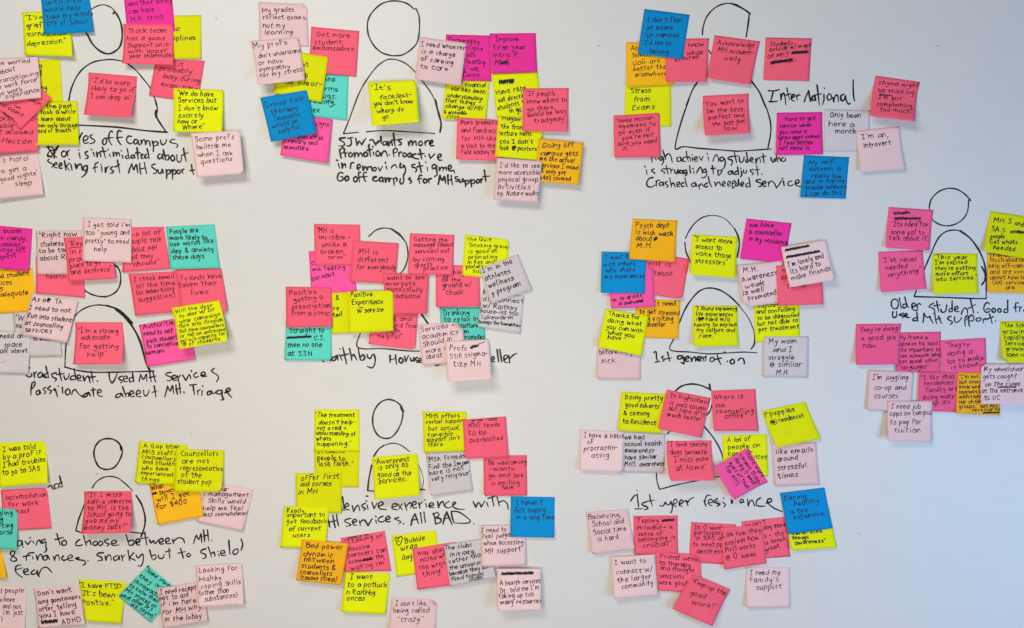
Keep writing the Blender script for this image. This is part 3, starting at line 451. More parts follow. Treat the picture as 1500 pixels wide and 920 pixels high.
('P','coral pink sticky note about positive getting a prescription from a clinic',((-380.8,45.9),(-303.1,44.8),(-301.4,-21.5),(-378.8,-22.9)),(1.98,4.27,4.58),{'tr': 0.05},1.05,[('Positive',0.073,0.207,0.659,0.167,4.9),('getting a',0.171,0.375,0.783,0.296,4.9),('prescription',0.133,0.545,0.943,0.504,4.9),('from a clinic',0.119,0.7,0.928,0.707,4.9)]),
('Y','yellow sticky note saying positive experience with service',((-275.5,37.7),(-198.9,39.5),(-198.1,-28.5),(-272.4,-31.9)),(7.94,3.69,5.07),{'tr': 0.056},1.35,[('Positive',0.065,0.133,0.532,0.119,4.9),('Experience',0.085,0.313,0.757,0.322,4.9),('w service',0.207,0.525,0.782,0.506,4.9),('^',[[(0.248,0.405),(0.337,0.397)]],1)]),
('T','teal sticky note about a culture of drinking to relax',((-121.9,11.5),(-46.0,11.5),(-44.5,-42.5),(-118.4,-55.2)),(0.45,0.29,0.22),0,1.4,[('Drinking',0.079,0.21,0.656,0.226,4.9),('to relax in',0.084,0.373,0.831,0.408,4.9),('our culture',0.232,0.542,0.826,0.597,4.9),('m',0.51,0.744,0.627,0.762,4.9),('promotes',0.493,0.885,0.961,0.97,4.9)]),
('P','coral pink sticky note saying write things on the ground with chalk',((-128.8,82.8),(-54.0,81.6),(-54.1,12.6),(-127.7,11.5)),(0.45,4.89,5.73),0,1.05,[('things',0.323,0.22,0.713,0.216,4.9),('by',0.167,0.322,0.297,0.321,4.9),('on the',0.127,0.404,0.557,0.403,4.9),('ground w/',0.139,0.541,0.818,0.508,4.9),('chalk',0.23,0.705,0.622,0.708,4.9)]),
('P','coral pink sticky note about getting the message out by visiting sports practice',((-172.0,136.2),(-96.8,133.4),(-99.6,65.7),(-175.2,66.6)),(0.45,5.38,5.38),{'bl': 0.058},1.05,[('Getting the',0.095,0.192,0.828,0.179,4.2),('message (about',0.102,0.326,0.974,0.289,4.2),('services) out',0.136,0.485,0.878,0.444,4.2),('by visiting',0.108,0.682,0.785,0.661,4.2),('sports',0.14,0.821,0.535,0.794,4.2),('practice',0.349,0.902,0.871,0.865,4.2)]),
('Y','yellow sticky note saying the quit smoking group is good at promoting',((-79.3,134.5),(-3.9,125.3),(-10.3,57.4),(-83.9,64.9)),(0.45,0.92,0.92),{'tr': 0.12},1.05,[('The Quit',0.048,0.164,0.597,0.092,3.7),('Smoking group',0.108,0.29,1.006,0.209,3.7),('is good at',0.105,0.45,0.733,0.352,3.7),('promoting',0.114,0.588,0.758,0.505,3.7),('in Res and',0.096,0.716,0.69,0.627,3.7),('posters',0.076,0.816,0.466,0.766,3.7),('sup',0.24,0.909,0.474,0.878,3.7)]),
('G','pale grey sticky note about a disconnect with the house, too lukewarm',((-48.3,44.8),(21.3,29.9),(13.7,-32.1),(-57.8,-20.6)),(0.45,5.06,4.44),0,1.25,[('A',0.022,0.167,0.089,0.152,4.2),('disconnect',0.032,0.342,0.993,0.191,4.2),('w/ Raithby',0.054,0.5,0.865,0.406,4.2),('house-its too',0.019,0.642,0.868,0.553,4.2),('lukewarm',0.054,0.804,0.799,0.675,4.2),('(except the humanities)',0.015,0.915,1.007,0.835,3.7)]),
('G',"pale grey sticky note saying I'm in the athletes wellness program, tilted",((-55.1,76.5),(10.3,100.3),(33.8,41.6),(-34.7,17.5)),(1.84,3.6,3.86),0,1.4,[("I'm in the",0.058,0.145,0.807,0.185,4.9),('athletes',0.047,0.37,0.648,0.394,4.9),('wellness',0.053,0.586,0.679,0.604,4.9),('g program',0.072,0.807,0.798,0.802,4.9)]),
('L','pale pink sticky note saying services and academics should be more about, one corner curled',((-158.6,-17.8),(-82.7,-12.6),(-79.1,-81.4),(-150.5,-85.9)),(1.19,3.92,3.04),{'tr': 0.2},1.05,[('Services +',0.056,0.193,0.809,0.108,4.9),('academics',0.065,0.364,0.876,0.296,4.9),('Should in',0.059,0.561,0.738,0.443,4.9),('more in',0.109,0.721,0.644,0.668,4.9),('about',0.109,0.856,0.486,0.826,4.9)]),
('L','pale pink sticky note saying profs still stigmatize MH, with one word scribbled out',((-112.9,-46.6),(-39.5,-42.4),(-33.2,-106.4),(-106.3,-112.0)),(4.44,21.61,24.27),0,1.05,[('Profs',0.089,0.236,0.481,0.254,4.9),('~',0.581,0.218,0.763,0.172,4.6),('^',[[(0.768,0.108),(0.916,0.06)]],1),('Still stigma-',0.089,0.443,0.942,0.412,4.9),('tize MH',0.154,0.635,0.778,0.677,4.9)]),
('O',"orange sticky note saying I don't need to get stressed visiting a counsellor",((209.2,26.4),(284.0,23.0),(280.1,-41.9),(206.6,-39.0)),(0.45,2.0,1.78),{'br': 0.1},1.3,[("don't need",0.193,0.198,0.892,0.133,4.9),('to get stressed',0.082,0.381,0.968,0.382,4.9),('by visiting',0.205,0.553,0.858,0.536,4.9),('counceller',0.107,0.735,0.681,0.688,4.9)]),
('P','coral pink sticky note saying MH is taboo',((226.5,103.5),(299.6,93.1),(285.9,24.1),(215.7,35.6)),(0.45,2.67,3.69),{'br': 0.1},1.05,[('MH is',0.095,0.33,0.593,0.26,4.9),('taboo',0.259,0.526,0.679,0.459,4.9),('^',[[(0.069,0.428),(0.144,0.388),(0.231,0.431)]],1.3)]),
('K','bright pink sticky note saying drinks is awkward, under a blue note',((160.7,78.0),(237.6,78.0),(240.1,11.4),(166.0,9.2)),(2.68,2.94,3.85),0,1.25,[('ie. lo drinks',0.029,0.838,0.707,0.728,3.6),('is awkward',0.178,0.927,0.726,0.866,3.6),('~',0.636,0.855,0.727,0.838,1.9)]),
('B','blue sticky note saying I want to talk with others who share my experiences',((150.9,104.4),(226.0,103.8),(222.7,34.8),(148.5,35.5)),(3.13,3.77,3.17),0,1.05,[('I want to',0.087,0.189,0.652,0.156,4.6),('with others',0.052,0.355,0.749,0.329,4.6),('who share',0.095,0.495,0.766,0.469,4.6),('my experiences',0.086,0.65,0.973,0.622,4.6)]),
('O','orange sticky note saying psych dept is wish wash about M.H.',((203.5,160.9),(278.9,157.5),(273.3,87.4),(196.0,92.1)),(0.45,7.19,6.9),0,1.3,[('Psych dept',0.086,0.215,0.823,0.176,4.9),('is wish wash',0.086,0.371,0.912,0.38,4.9),('about',0.111,0.525,0.478,0.531,4.9),('~',0.527,0.509,0.587,0.463,3.9),('M.H.',0.139,0.707,0.489,0.685,4.9)]),
('L','pale pink sticky note saying before sick, under the thanks note',((143.7,-41.0),(218.4,-42.5),(215.5,-110.1),(142.1,-108.0)),(0.45,4.47,3.59),0,1.05,[('before my',0.059,0.406,0.684,0.351,4.9),('g',0.75,0.389,0.802,0.388,4.9),('sick',0.089,0.615,0.415,0.598,4.9)]),
('Y','yellow sticky note saying thanks for doing what you can with what you have',((158.1,9.2),(229.6,-3.4),(217.1,-70.3),(143.4,-54.8)),(2.5,7.12,5.84),0,1.3,[('Thanks for',0.086,0.167,0.818,0.125,4.2),('doing what',0.09,0.331,0.883,0.271,4.2),('you can with',0.094,0.495,0.937,0.442,4.2),('what you',0.146,0.627,0.763,0.601,4.2),('have',0.182,0.753,0.48,0.722,4.2)]),
('Y','yellow sticky note saying I want more access to voice those stressors, inside the head outline',((303.3,134.5),(380.5,129.9),(373.4,60.5),(298.1,66.0)),(0.45,12.68,11.7),0,1.3,[('"I want more',0.042,0.159,0.882,0.177,4.9),('access to',0.096,0.343,0.646,0.349,4.9),('voice those',0.101,0.513,0.886,0.531,4.9),('stressors"',0.094,0.702,0.784,0.703,4.9)]),
('Y','yellow sticky note about explaining life experiences, culture and race, inside the body outline',((304.4,14.3),(380.1,14.3),(379.8,-53.4),(303.5,-54.3)),(0.45,9.77,6.36),0,1.25,[('"I found explaining',0.047,0.109,0.987,0.122,3.9),('life experiences',0.064,0.251,0.885,0.265,3.9),('its hard w/o',0.072,0.381,0.804,0.386,3.9),('~',0.151,0.356,0.251,0.334,3.6),('having to explain',0.03,0.512,0.969,0.519,3.9),('my culture and',0.077,0.642,0.927,0.657,3.9),('race."',0.133,0.785,0.499,0.778,3.9)]),
('M','magenta sticky note saying we have a counsellor in my residence',((394.9,160.9),(471.1,153.1),(458.6,84.8),(383.2,92.9)),(0.45,2.53,3.47),0,1.3,[('we have',0.096,0.196,0.611,0.151,4.9),('a councellor',0.108,0.366,0.852,0.322,4.9),('in my residence',0.12,0.536,0.985,0.535,4.9)]),
('Y','yellow sticky note saying frustrating and confusing to be diagnosed',((407.0,14.9),(484.0,19.5),(484.8,-44.8),(409.4,-47.8)),(0.45,0.88,0.89),0,1.25,[('frustrating',0.033,0.083,0.701,0.063,4.3),('and confusing',0.04,0.237,0.887,0.212,4.3),('to be diagnosed',0.072,0.409,0.973,0.368,4.3),('but not able to',0.054,0.562,0.933,0.501,4.3),('get treatment',0.074,0.717,0.981,0.669,4.3)]),
('L','pale pink sticky note saying M.H. awareness week is well promoted',((379.4,81.4),(453.9,89.4),(458.0,19.5),(389.6,11.4)),(4.31,1.77,1.27),{'bl': 0.12},1.3,[('M.H.',0.096,0.171,0.45,0.179,4.9),('Awareness',0.05,0.401,0.847,0.313,4.9),('week',0.079,0.57,0.533,0.52,4.9),('is well',0.003,0.713,0.517,0.67,4.9),('Promoted',0.117,0.878,0.81,0.78,4.9)]),
('P','coral pink sticky note mostly covered by the lonely note',((443.3,81.3),(520.0,83.6),(521.1,16.0),(445.0,13.9)),(5.12,5.06,4.74),0,1.05,[('n',0.114,0.178,0.203,0.167,4.8),('ap',0.094,0.355,0.246,0.326,4.8),('corner',0.21,0.574,0.678,0.555,4.8)]),
('L','pale pink sticky note saying lonely and hard to make friends',((451.5,112.2),(527.3,124.8),(539.4,57.5),(462.8,44.3)),(5.57,10.1,10.77),{'br': 0.047},1.2,[('~',0.074,0.117,0.602,0.102,3.9),('~',0.075,0.289,0.806,0.276,3.9),("I'm lonely and",0.065,0.507,0.862,0.431,4.9),('its hard to',0.08,0.69,0.776,0.596,4.9),('make friends',0.073,0.852,0.929,0.761,4.9)]),
('G','pale grey sticky note saying my mom and I struggle with similar M.H.',((423.4,-37.9),(499.2,-37.7),(498.1,-106.7),(421.7,-105.6)),(1.8,0.81,0.73),0,1.25,[('My mom',0.111,0.18,0.735,0.166,4.9),('and I',0.204,0.379,0.636,0.377,4.9),('struggle',0.118,0.578,0.677,0.56,4.9),('@ similar',0.147,0.749,0.844,0.741,4.9),('M.H.',0.29,0.946,0.58,0.941,4.9)]),
('Kd',"bright pink sticky note saying I've never needed anything",((616.8,104.8),(692.1,107.7),(695.6,42.3),(618.6,36.3)),(0.45,6.09,5.89),0,1.05,[('"I\'ve never',0.078,0.265,0.845,0.265,4.9),('needed',0.143,0.461,0.628,0.432,4.9),('anything"',0.177,0.648,0.929,0.56,4.9)]),
('Kd','bright pink sticky note saying hard to talk about, top words struck out',((634.6,180.5),(709.9,175.3),(700.7,106.0),(626.6,111.3)),(0.45,5.39,5.02),{'br': 0.057},1.05,[('whats',0.124,0.187,0.5,0.148,4.7),('annoying',0.149,0.312,0.747,0.267,4.7),('~',0.138,0.161,0.466,0.116,2.1),('~',0.163,0.287,0.729,0.244,2.4),('"Its hard for',0.098,0.472,0.917,0.409,4.7),('some ppl to',0.096,0.662,0.854,0.604,4.7),('talk about it"',0.075,0.812,0.962,0.751,4.7)]),
('Y',"yellow sticky note saying this year I'm excited, inside the older student outline",((708.2,102.9),(784.0,101.7),(783.1,35.2),(705.7,33.2)),(0.45,6.56,4.82),0,1.3,[('"This year',0.029,0.143,0.763,0.145,3.9),("I'm excited",0.058,0.279,0.745,0.259,3.9),("they're putting",0.056,0.416,0.929,0.4,3.9),('more effort',0.07,0.553,0.785,0.541,3.9),('into services."',0.067,0.69,0.954,0.642,3.9)]),
('O','orange sticky note about friends frustrated with off-campus help, on the right edge',((800.1,103.5),(874.8,95.4),(872.5,34.4),(799.4,36.7)),(0.45,3.04,3.47),0,1.05,[('friends are',0.067,0.097,0.777,0.002,3.9),('frustrated.Seek',0.065,0.233,0.938,0.122,3.9),('help off-campus',0.036,0.378,1.018,0.276,3.9),('and are vocal',0.06,0.535,0.937,0.438,3.9),('about how bad',0.058,0.677,0.964,0.599,3.9),('UoG services',0.111,0.795,0.883,0.751,3.9),('are',0.408,0.903,0.625,0.893,3.9)]),
('Y','yellow sticky note saying people get whats needed, highest on the right edge',((806.2,173.8),(880.6,162.1),(865.9,91.5),(790.5,105.3)),(0.45,6.28,6.57),0,1.35,[('MH.S',0.108,0.256,0.518,0.227,4.6),('and',0.587,0.244,0.789,0.251,4.6),('SA.S',0.102,0.477,0.418,0.456,4.6),('accommod',0.524,0.452,0.891,0.405,4.6),('people',0.103,0.653,0.414,0.608,4.6),('Get whats',0.112,0.797,0.717,0.681,4.6),('needed',0.195,0.907,0.664,0.864,4.6)]),
('Y','yellow sticky note saying the school is growing rapidly, on the right edge',((822.0,-12.1),(897.8,-11.5),(895.4,-81.1),(821.6,-81.1)),(0.45,7.74,8.49),{'bl': 0.1},1.2,[('"The School',0.034,0.141,0.707,0.16,4.3),('growing',0.051,0.3,0.62,0.303,4.3),('rapidly',0.082,0.443,0.533,0.445,4.3),('Services',0.087,0.587,0.579,0.589,4.3),('growing',0.093,0.716,0.572,0.717,4.3),('same rate',0.097,0.86,0.645,0.861,4.3)]),
('Kd','bright pink sticky note about seeing someone who speaks other languages',((647.2,-31.0),(722.6,-29.5),(721.1,-97.6),(645.2,-97.6)),(0.45,1.85,1.56),0,1.05,[('My friend a',0.049,0.181,0.69,0.183,4.0),('spouse he said',0.069,0.33,0.911,0.333,4.0),('its important to',0.089,0.489,0.982,0.48,4.0),('see someone who',0.091,0.638,0.984,0.616,4.0),('can speak other',0.071,0.782,0.937,0.745,4.0),('languages"',0.11,0.931,0.728,0.91,4.0)]),
('Kd',"bright pink sticky note saying they're doing a good job now",((579.2,-16.9),(655.5,-16.1),(647.3,-84.5),(575.6,-85.1)),(0.93,7.99,8.64),0,1.05,[("They're doing",0.094,0.208,0.934,0.161,4.9),('a good job',0.13,0.401,0.909,0.386,4.9),('now.',0.158,0.584,0.498,0.588,4.9)]),
('Kd',"bright pink sticky note saying they're doing a lot to make it known",((720.2,-44.8),(797.1,-40.2),(799.0,-109.1),(724.4,-112.5)),(1.62,0.7,0.7),0,1.05,[('"They\'re',0.101,0.176,0.628,0.186,4.9),('doing a',0.14,0.392,0.698,0.364,4.9),('lot to make',0.131,0.587,0.925,0.531,4.9),('it known"',0.209,0.743,0.909,0.666,4.9)]),
('Kd','bright pink sticky note saying I like that residences and faculty are doing more drop ins',((684.2,-97.5),(759.7,-97.5),(757.5,-165.0),(681.7,-162.7)),(2.78,1.98,1.8),0,1.05,[('"I like that',0.054,0.207,0.797,0.154,4.6),('residences',0.118,0.343,0.749,0.308,4.6),('faculty are',0.159,0.519,0.851,0.46,4.6),('doing more',0.1,0.706,0.804,0.641,4.6),('drop ins"',0.14,0.861,0.769,0.782,4.6)]),
('L',"pale pink sticky note saying I'm juggling co-op and courses",((600.5,-94.4),(675.9,-97.5),(670.6,-165.1),(595.6,-161.1)),(2.78,1.42,1.3),{'tr': 0.071},1.05,[("I'm juggling",0.081,0.231,0.886,0.192,4.9),('co-op and',0.132,0.481,0.84,0.452,4.9),('courses',0.157,0.698,0.678,0.66,4.9)]),
('L','pale pink sticky note saying I need job opps on campus to pay for tuition',((631.1,-146.0),(705.5,-146.0),(701.8,-214.4),(625.7,-211.4)),(5.24,10.08,5.76),0,1.05,[('I need job',0.082,0.186,0.723,0.19,4.9),('opps on campus',0.058,0.375,1.0,0.337,4.9),('to pay for',0.06,0.59,0.738,0.563,4.9),('tuition',0.149,0.782,0.727,0.767,4.9)]),
('O',"orange sticky note saying I'm not but ever know, tucked under the wheelchair note",((749.4,-97.5),(823.4,-99.8),(817.6,-170.1),(743.9,-166.6)),(3.61,3.51,3.32),0,1.05,[('"I\'m not an',0.034,0.156,0.639,0.12,3.6),('but everyone',0.04,0.277,0.726,0.242,3.6),('know who can',0.046,0.396,0.732,0.355,3.6),('combats their',0.045,0.517,0.738,0.475,3.6),('addictions in',0.057,0.634,0.689,0.59,3.6),('our children',0.043,0.761,0.696,0.717,3.6),('groups," but not',0.062,0.867,0.929,0.809,3.7),('necessarily',0.362,0.934,0.974,0.891,3.4),('~',0.627,0.964,0.976,0.939,1.8)]),
('L','pale pink sticky note about a wheelchair getting caught on the ridge, on the right edge',((788.7,-83.7),(867.8,-83.7),(856.4,-149.3),(782.3,-150.4)),(4.09,7.83,16.96),{'tl': 0.06},1.05,[('My wheelchair',0.058,0.191,0.894,0.183,4.9),('gets caught',0.05,0.371,0.766,0.357,4.9),('on the ridge',0.089,0.564,0.837,0.556,4.9),('~',0.381,0.597,0.767,0.583,0.8),('at the entrance',0.033,0.722,0.884,0.708,4.9),('to UC',0.072,0.901,0.408,0.896,4.9)]),
('L','pale pink sticky note saying management skills would help me feel less overwhelmed',((-513.9,-279.4),(-435.0,-296.1),(-452.4,-364.9),(-530.4,-349.0)),(0.45,3.31,4.78),0,1.2,[('time-',0.178,0.25,0.497,0.139,4.4),('management',0.104,0.356,0.915,0.191,4.4),('Skills would',0.128,0.515,0.895,0.362,4.4),('help me feel',0.073,0.706,0.848,0.524,4.4),('less overwhelmed',0.106,0.849,0.992,0.609,4.4)]),
('O','orange sticky note asking what service will I get for $400',((-611.8,-286.3),(-527.7,-278.2),(-518.0,-339.4),(-595.1,-353.9)),(0.45,4.76,4.69),0,1.35,[('What',0.031,0.153,0.292,0.124,4.9),('~',0.04,0.267,0.12,0.25,2.7),('service',0.173,0.286,0.484,0.253,4.9),('will I get',0.085,0.457,0.772,0.403,4.9),('for $400',0.054,0.636,0.712,0.604,4.9)]),
('Y','yellow sticky note about a gap between staff counsellors and students',((-628.3,-213.8),(-546.1,-220.7),(-552.5,-287.7),(-633.7,-284.1)),(0.45,3.61,3.8),{'bl': 0.063},1.2,[('A Gap btw-',0.108,0.159,0.858,0.103,4.0),('MHS staff/',0.085,0.298,0.745,0.283,4.0),('counsellors',0.083,0.402,0.759,0.423,4.0),('and students',0.117,0.523,0.877,0.541,4.0),('who have',0.107,0.674,0.652,0.671,4.0),('experienced',0.105,0.784,0.76,0.804,4.0),('things',0.13,0.933,0.499,0.94,4.0)]),
('Y','yellow sticky note saying counsellors are not representative of the student pop',((-566.0,-227.1),(-484.5,-229.6),(-485.4,-297.4),(-566.9,-297.0)),(2.2,6.51,9.84),{'br': 0.08},1.2,[('Counsellors',0.108,0.164,0.878,0.125,4.9),('are not',0.14,0.34,0.71,0.318,4.9),('representative',0.112,0.498,0.958,0.495,4.9),('of the',0.144,0.665,0.562,0.664,4.9),('student pop',0.079,0.816,0.773,0.816,4.9)]),
('O','orange sticky note a sliver cut by the left edge below the teal note',((-935.8,-394.3),(-862.2,-390.9),(-847.6,-442.7),(-924.0,-446.6)),(0.45,5.16,6.44),0,1.05,[('.',0.869,0.867,0.902,0.869,4.8)]),
('P','coral pink sticky note about accommodation for work load',((-861.1,-296.6),(-782.9,-292.0),(-774.8,-360.8),(-854.7,-364.8)),(0.45,2.67,1.97),{'tr': 0.07},1.05,[('accomodation',0.094,0.243,0.982,0.22,4.9),('for work',0.133,0.414,0.782,0.409,4.9),('load',0.206,0.601,0.548,0.589,4.9)]),
('Y','yellow sticky note saying I was told by a prof to go to SAS',((-867.9,-217.3),(-787.0,-213.8),(-776.3,-283.2),(-859.5,-290.3)),(0.45,7.53,10.16),{'tr': 0.042},1.35,[('I was told',0.11,0.211,0.791,0.178,4.9),('by a prof if',0.102,0.388,0.879,0.322,4.9),('I had troubles',0.094,0.569,0.965,0.484,4.9),('to go to SAS',0.087,0.73,0.859,0.692,4.9)]),
('T','teal sticky note with cut-off words on the left edge over a coral note',((-908.6,-323.5),(-831.4,-328.1),(-829.3,-395.2),(-902.8,-388.7)),(3.08,8.29,5.64),{'tr': 0.039},1.3,[('struggling',0.224,0.198,0.902,0.142,4.7),('in a long',0.225,0.355,0.691,0.312,4.7),('shifting',0.403,0.503,0.895,0.466,4.7),('worse',0.505,0.66,0.898,0.621,4.7)]),
('L','pale pink sticky note saying people believe and not just, in the bottom left corner',((-894.4,-455.2),(-817.4,-460.6),(-819.0,-533.4),(-894.4,-528.6)),(0.45,3.38,2.83),{'tr': 0.04},1.05,[('real people',0.223,0.183,0.939,0.119,4.9),('believe',0.368,0.368,0.734,0.343,4.9),('me and not',0.285,0.524,0.892,0.489,4.9),("i'm just",0.505,0.658,0.936,0.63,4.9),(')',0.46,0.799,0.498,0.797,4.9)]),
('L',"pale pink sticky note saying don't want long questionnaire, with a scribble before ADHD",((-805.9,-462.9),(-731.1,-456.2),(-716.1,-521.9),(-795.5,-528.1)),(0.45,4.56,5.1),{'bl': 0.048},1.3,[("Don't want",0.081,0.187,0.828,0.16,4.9),('long questionaire',0.059,0.401,1.004,0.343,4.9),('after telling',0.053,0.588,0.874,0.531,4.9),('you I have',0.061,0.748,0.822,0.712,4.9),('~',0.089,0.889,0.429,0.882,5.8),('ADHD',0.519,0.948,0.93,0.899,4.9)]),
('Y',"yellow sticky note saying I have PTSD, it's been positive",((-730.6,-446.5),(-650.2,-450.9),(-656.0,-519.5),(-715.0,-514.8)),(0.45,6.3,5.97),0,1.35,[('"I have PTSD',-0.005,0.197,0.919,0.167,4.9),("It's been",0.03,0.386,0.753,0.39,4.9),('Positive."',-0.01,0.621,0.764,0.58,4.9)]),
('T','teal sticky note turned on its corner like a diamond, between yellow and pale pink notes',((-612.7,-422.7),(-558.7,-467.9),(-607.6,-518.2),(-661.6,-473.2)),(0.45,4.42,3.67),0,1.3,[('Some students',0.055,0.149,0.933,0.075,4.2),('they are',0.033,0.372,0.658,0.239,4.2),('chiropractors',0.036,0.526,0.832,0.425,4.2),('to know their',0.02,0.68,0.801,0.545,4.2),('MH status or',0.039,0.813,0.829,0.67,4.2),('what other Dr.s',0.037,0.963,0.822,0.777,4.2),('are saying"',0.368,0.976,0.983,0.874,4.2),('^',[[(0.007,0.041),(0.037,-0.003)]],3)]),
('L','pale pink sticky note saying I need reception not to ask in the lobby',((-598.2,-462.0),(-521.2,-448.9),(-510.1,-515.5),(-584.9,-528.4)),(2.15,3.85,4.97),0,1.25,[('I need recept',0.063,0.165,0.833,0.173,4.9),('not to ask',0.016,0.312,0.648,0.327,4.9),("if i'm here",0.018,0.464,0.792,0.49,4.9),('for MH why',0.027,0.659,0.885,0.668,4.9),('in the lobby',0.053,0.831,0.882,0.894,4.9)]),
('L','pale pink sticky note saying looking for healthy coping skills other than substances',((-531.8,-423.5),(-454.5,-418.9),(-448.9,-486.9),(-525.5,-490.3)),(2.6,7.23,6.16),0,1.05,[('Looking for',0.061,0.176,0.9,0.155,4.9),('healthy',0.052,0.384,0.527,0.38,4.9),('coping skills',0.082,0.566,0.96,0.489,4.9),('(other than',0.049,0.731,0.689,0.679,4.9),('substances)',0.155,0.876,0.871,0.8,4.9)]),
('P','coral pink sticky note asking about missing half a semester and money back',((-720.8,-298.6),(-641.1,-298.1),(-633.0,-362.3),(-718.1,-366.2)),(0.45,13.92,22.62),0,1.05,[('"If I miss',0.058,0.142,0.774,0.132,4.8),('half-a semester',0.069,0.321,0.992,0.309,4.8),('to MH, is the',0.078,0.463,0.901,0.474,4.8),('School going to',0.073,0.62,0.976,0.612,4.8),('give me my',0.054,0.761,0.733,0.767,4.8),('money back?"',0.05,0.918,0.946,0.904,4.8)]),
('Y','yellow sticky note saying it causes people to lose faith',((-334.0,-224.2),(-256.9,-226.5),(-258.0,-291.9),(-331.0,-291.9)),(0.45,0.44,0.38),0,1.35,[('"It causes',0.024,0.147,0.67,0.122,4.8),('people to',0.069,0.317,0.657,0.312,4.8),('lose faith."',0.089,0.474,0.837,0.446,4.8)]),
('Y',"yellow sticky note saying the treatment doesn't help, above the lose faith note",((-332.7,-160.9),(-257.2,-160.9),(-256.2,-232.1),(-333.1,-230.9)),(0.45,1.01,0.82),0,1.3,[('"The treatment',0.015,0.175,0.896,0.172,4.2),("doesn't help-",0.093,0.354,0.882,0.335,4.2),('not a real +',0.068,0.492,0.716,0.473,4.2),('understanding of',0.031,0.602,0.893,0.616,4.2),('whats',0.045,0.74,0.374,0.736,4.2),('happening."',0.059,0.878,0.828,0.848,4.2)]),
('Y','yellow sticky note saying offer first aid courses in MH',((-364.4,-268.5),(-287.2,-266.5),(-286.4,-335.2),(-363.9,-335.2)),(1.35,0.9,1.08),0,1.35,[('offer first',0.113,0.182,0.902,0.138,4.9),('aid corses',0.1,0.325,0.776,0.319,4.9),('in MH',0.049,0.526,0.474,0.512,4.9)]),
('Y','yellow sticky note saying really important to get feedback of current users',((-383.3,-323.6),(-307.5,-324.7),(-313.0,-393.2),(-389.3,-392.6)),(2.84,1.21,1.18),0,1.25,[('Really',0.077,0.156,0.458,0.144,4.4),('important to',0.074,0.267,0.936,0.227,4.4),('get feedback',0.085,0.406,0.961,0.389,4.4),('of current',0.151,0.587,0.847,0.565,4.4),('users',0.252,0.739,0.607,0.73,4.4)]),
('Y','yellow sticky note saying I went to a potluck once',((-282.0,-433.4),(-204.7,-436.4),(-212.5,-504.1),(-286.0,-498.9)),(0.45,7.8,5.73),{'tr': 0.053},1.35,[('I went',0.138,0.191,0.6,0.158,4.9),('to a potluck',0.087,0.384,0.963,0.35,4.9),('n Raithby',0.082,0.565,0.725,0.54,4.9),('onces',0.094,0.719,0.49,0.696,4.9)]),
('P','coral pink sticky note saying stalking or abusive partners can come near the waiting room',((-288.6,-377.1),(-214.2,-365.1),(-203.2,-432.3),(-281.3,-433.9)),(0.45,1.8,1.87),0,1.05,[('people ex',0.156,0.059,0.624,0.051,3.4),('"Stalking or',0.065,0.201,0.935,0.15,4.5),('abusive',0.108,0.413,0.61,0.376,4.5),('partners can',0.104,0.588,0.963,0.505,4.5),('come near the',0.125,0.771,0.878,0.665,4.5),('~',0.419,0.712,0.624,0.681,2.3),('waiting rm"',0.145,0.95,0.932,0.819,4.5)]),
('O','orange sticky note about bad power dynamic between students and counsellors',((-353.0,-378.2),(-274.7,-385.1),(-285.8,-453.7),(-361.1,-445.9)),(4.5,4.82,6.09),0,1.35,[('Bad power',0.111,0.187,0.902,0.162,4.6),('dynamic',0.075,0.394,0.723,0.372,4.6),('between',0.104,0.521,0.73,0.503,4.6),('students &',0.074,0.678,0.819,0.671,4.6),('councellors',0.068,0.831,0.751,0.802,4.6),('(causes stress)',0.082,0.941,0.86,0.931,4.4)]),
('Y','yellow sticky note with a drawn heart and the words bubble wrap day',((-202.9,-372.9),(-127.8,-364.2),(-120.6,-432.0),(-194.2,-443.0)),(0.45,0.54,0.68),0,1.3,[('^',[[(0.15,0.157),(0.088,0.135),(0.073,0.078),(0.11,0.055),(0.143,0.1),(0.174,0.057),(0.225,0.064),(0.223,0.125),(0.182,0.216),(0.126,0.256),(0.079,0.161)],[(0.14,0.081),(0.147,0.115)]],1.2),('Bubble',0.283,0.235,0.728,0.196,4.9),('wrap',0.161,0.399,0.556,0.359,4.9),('day',0.175,0.623,0.414,0.591,4.9)]),
('P','coral pink sticky note saying was diagnosed with the wrong thing',((-168.3,-394.8),(-95.3,-383.7),(-84.7,-453.3),(-158.8,-462.8)),(1.37,3.8,4.51),0,1.05,[('was diag-',0.1,0.189,0.801,0.187,4.9),('nosed with',0.146,0.35,0.835,0.323,4.9),('the wrong',0.096,0.537,0.784,0.507,4.9),('thing"',0.153,0.712,0.644,0.665,4.9)]),
('G','pale grey sticky note saying the clubs initiate rather than the university',((-115.2,-388.3),(-41.3,-376.4),(-26.3,-441.5),(-103.6,-457.2)),(2.76,4.25,6.48),0,1.3,[('The clubs',0.013,0.136,0.623,0.142,4.2),('initiate,',0.089,0.315,0.668,0.319,4.2),('rather than',0.067,0.462,0.827,0.429,4.2),('the university',0.045,0.61,0.844,0.609,4.2),('because they dont',0.037,0.746,0.936,0.728,4.2),('fund non-pc',0.044,0.871,0.757,0.876,4.2),('clubs.',0.417,0.963,0.742,0.958,3.9)]),
('L','pale pink sticky note saying I need to feel judged when accessing MH support',((-52.2,-355.6),(22.9,-354.5),(23.3,-420.9),(-51.5,-423.6)),(3.21,3.43,3.96),0,1.05,[('I need to',0.01,0.17,0.558,0.155,4.9),('feel judged',0.025,0.333,0.706,0.279,4.9),('when accessing',0.057,0.478,0.921,0.475,4.9),('MH support',0.072,0.696,0.87,0.639,4.9)]),
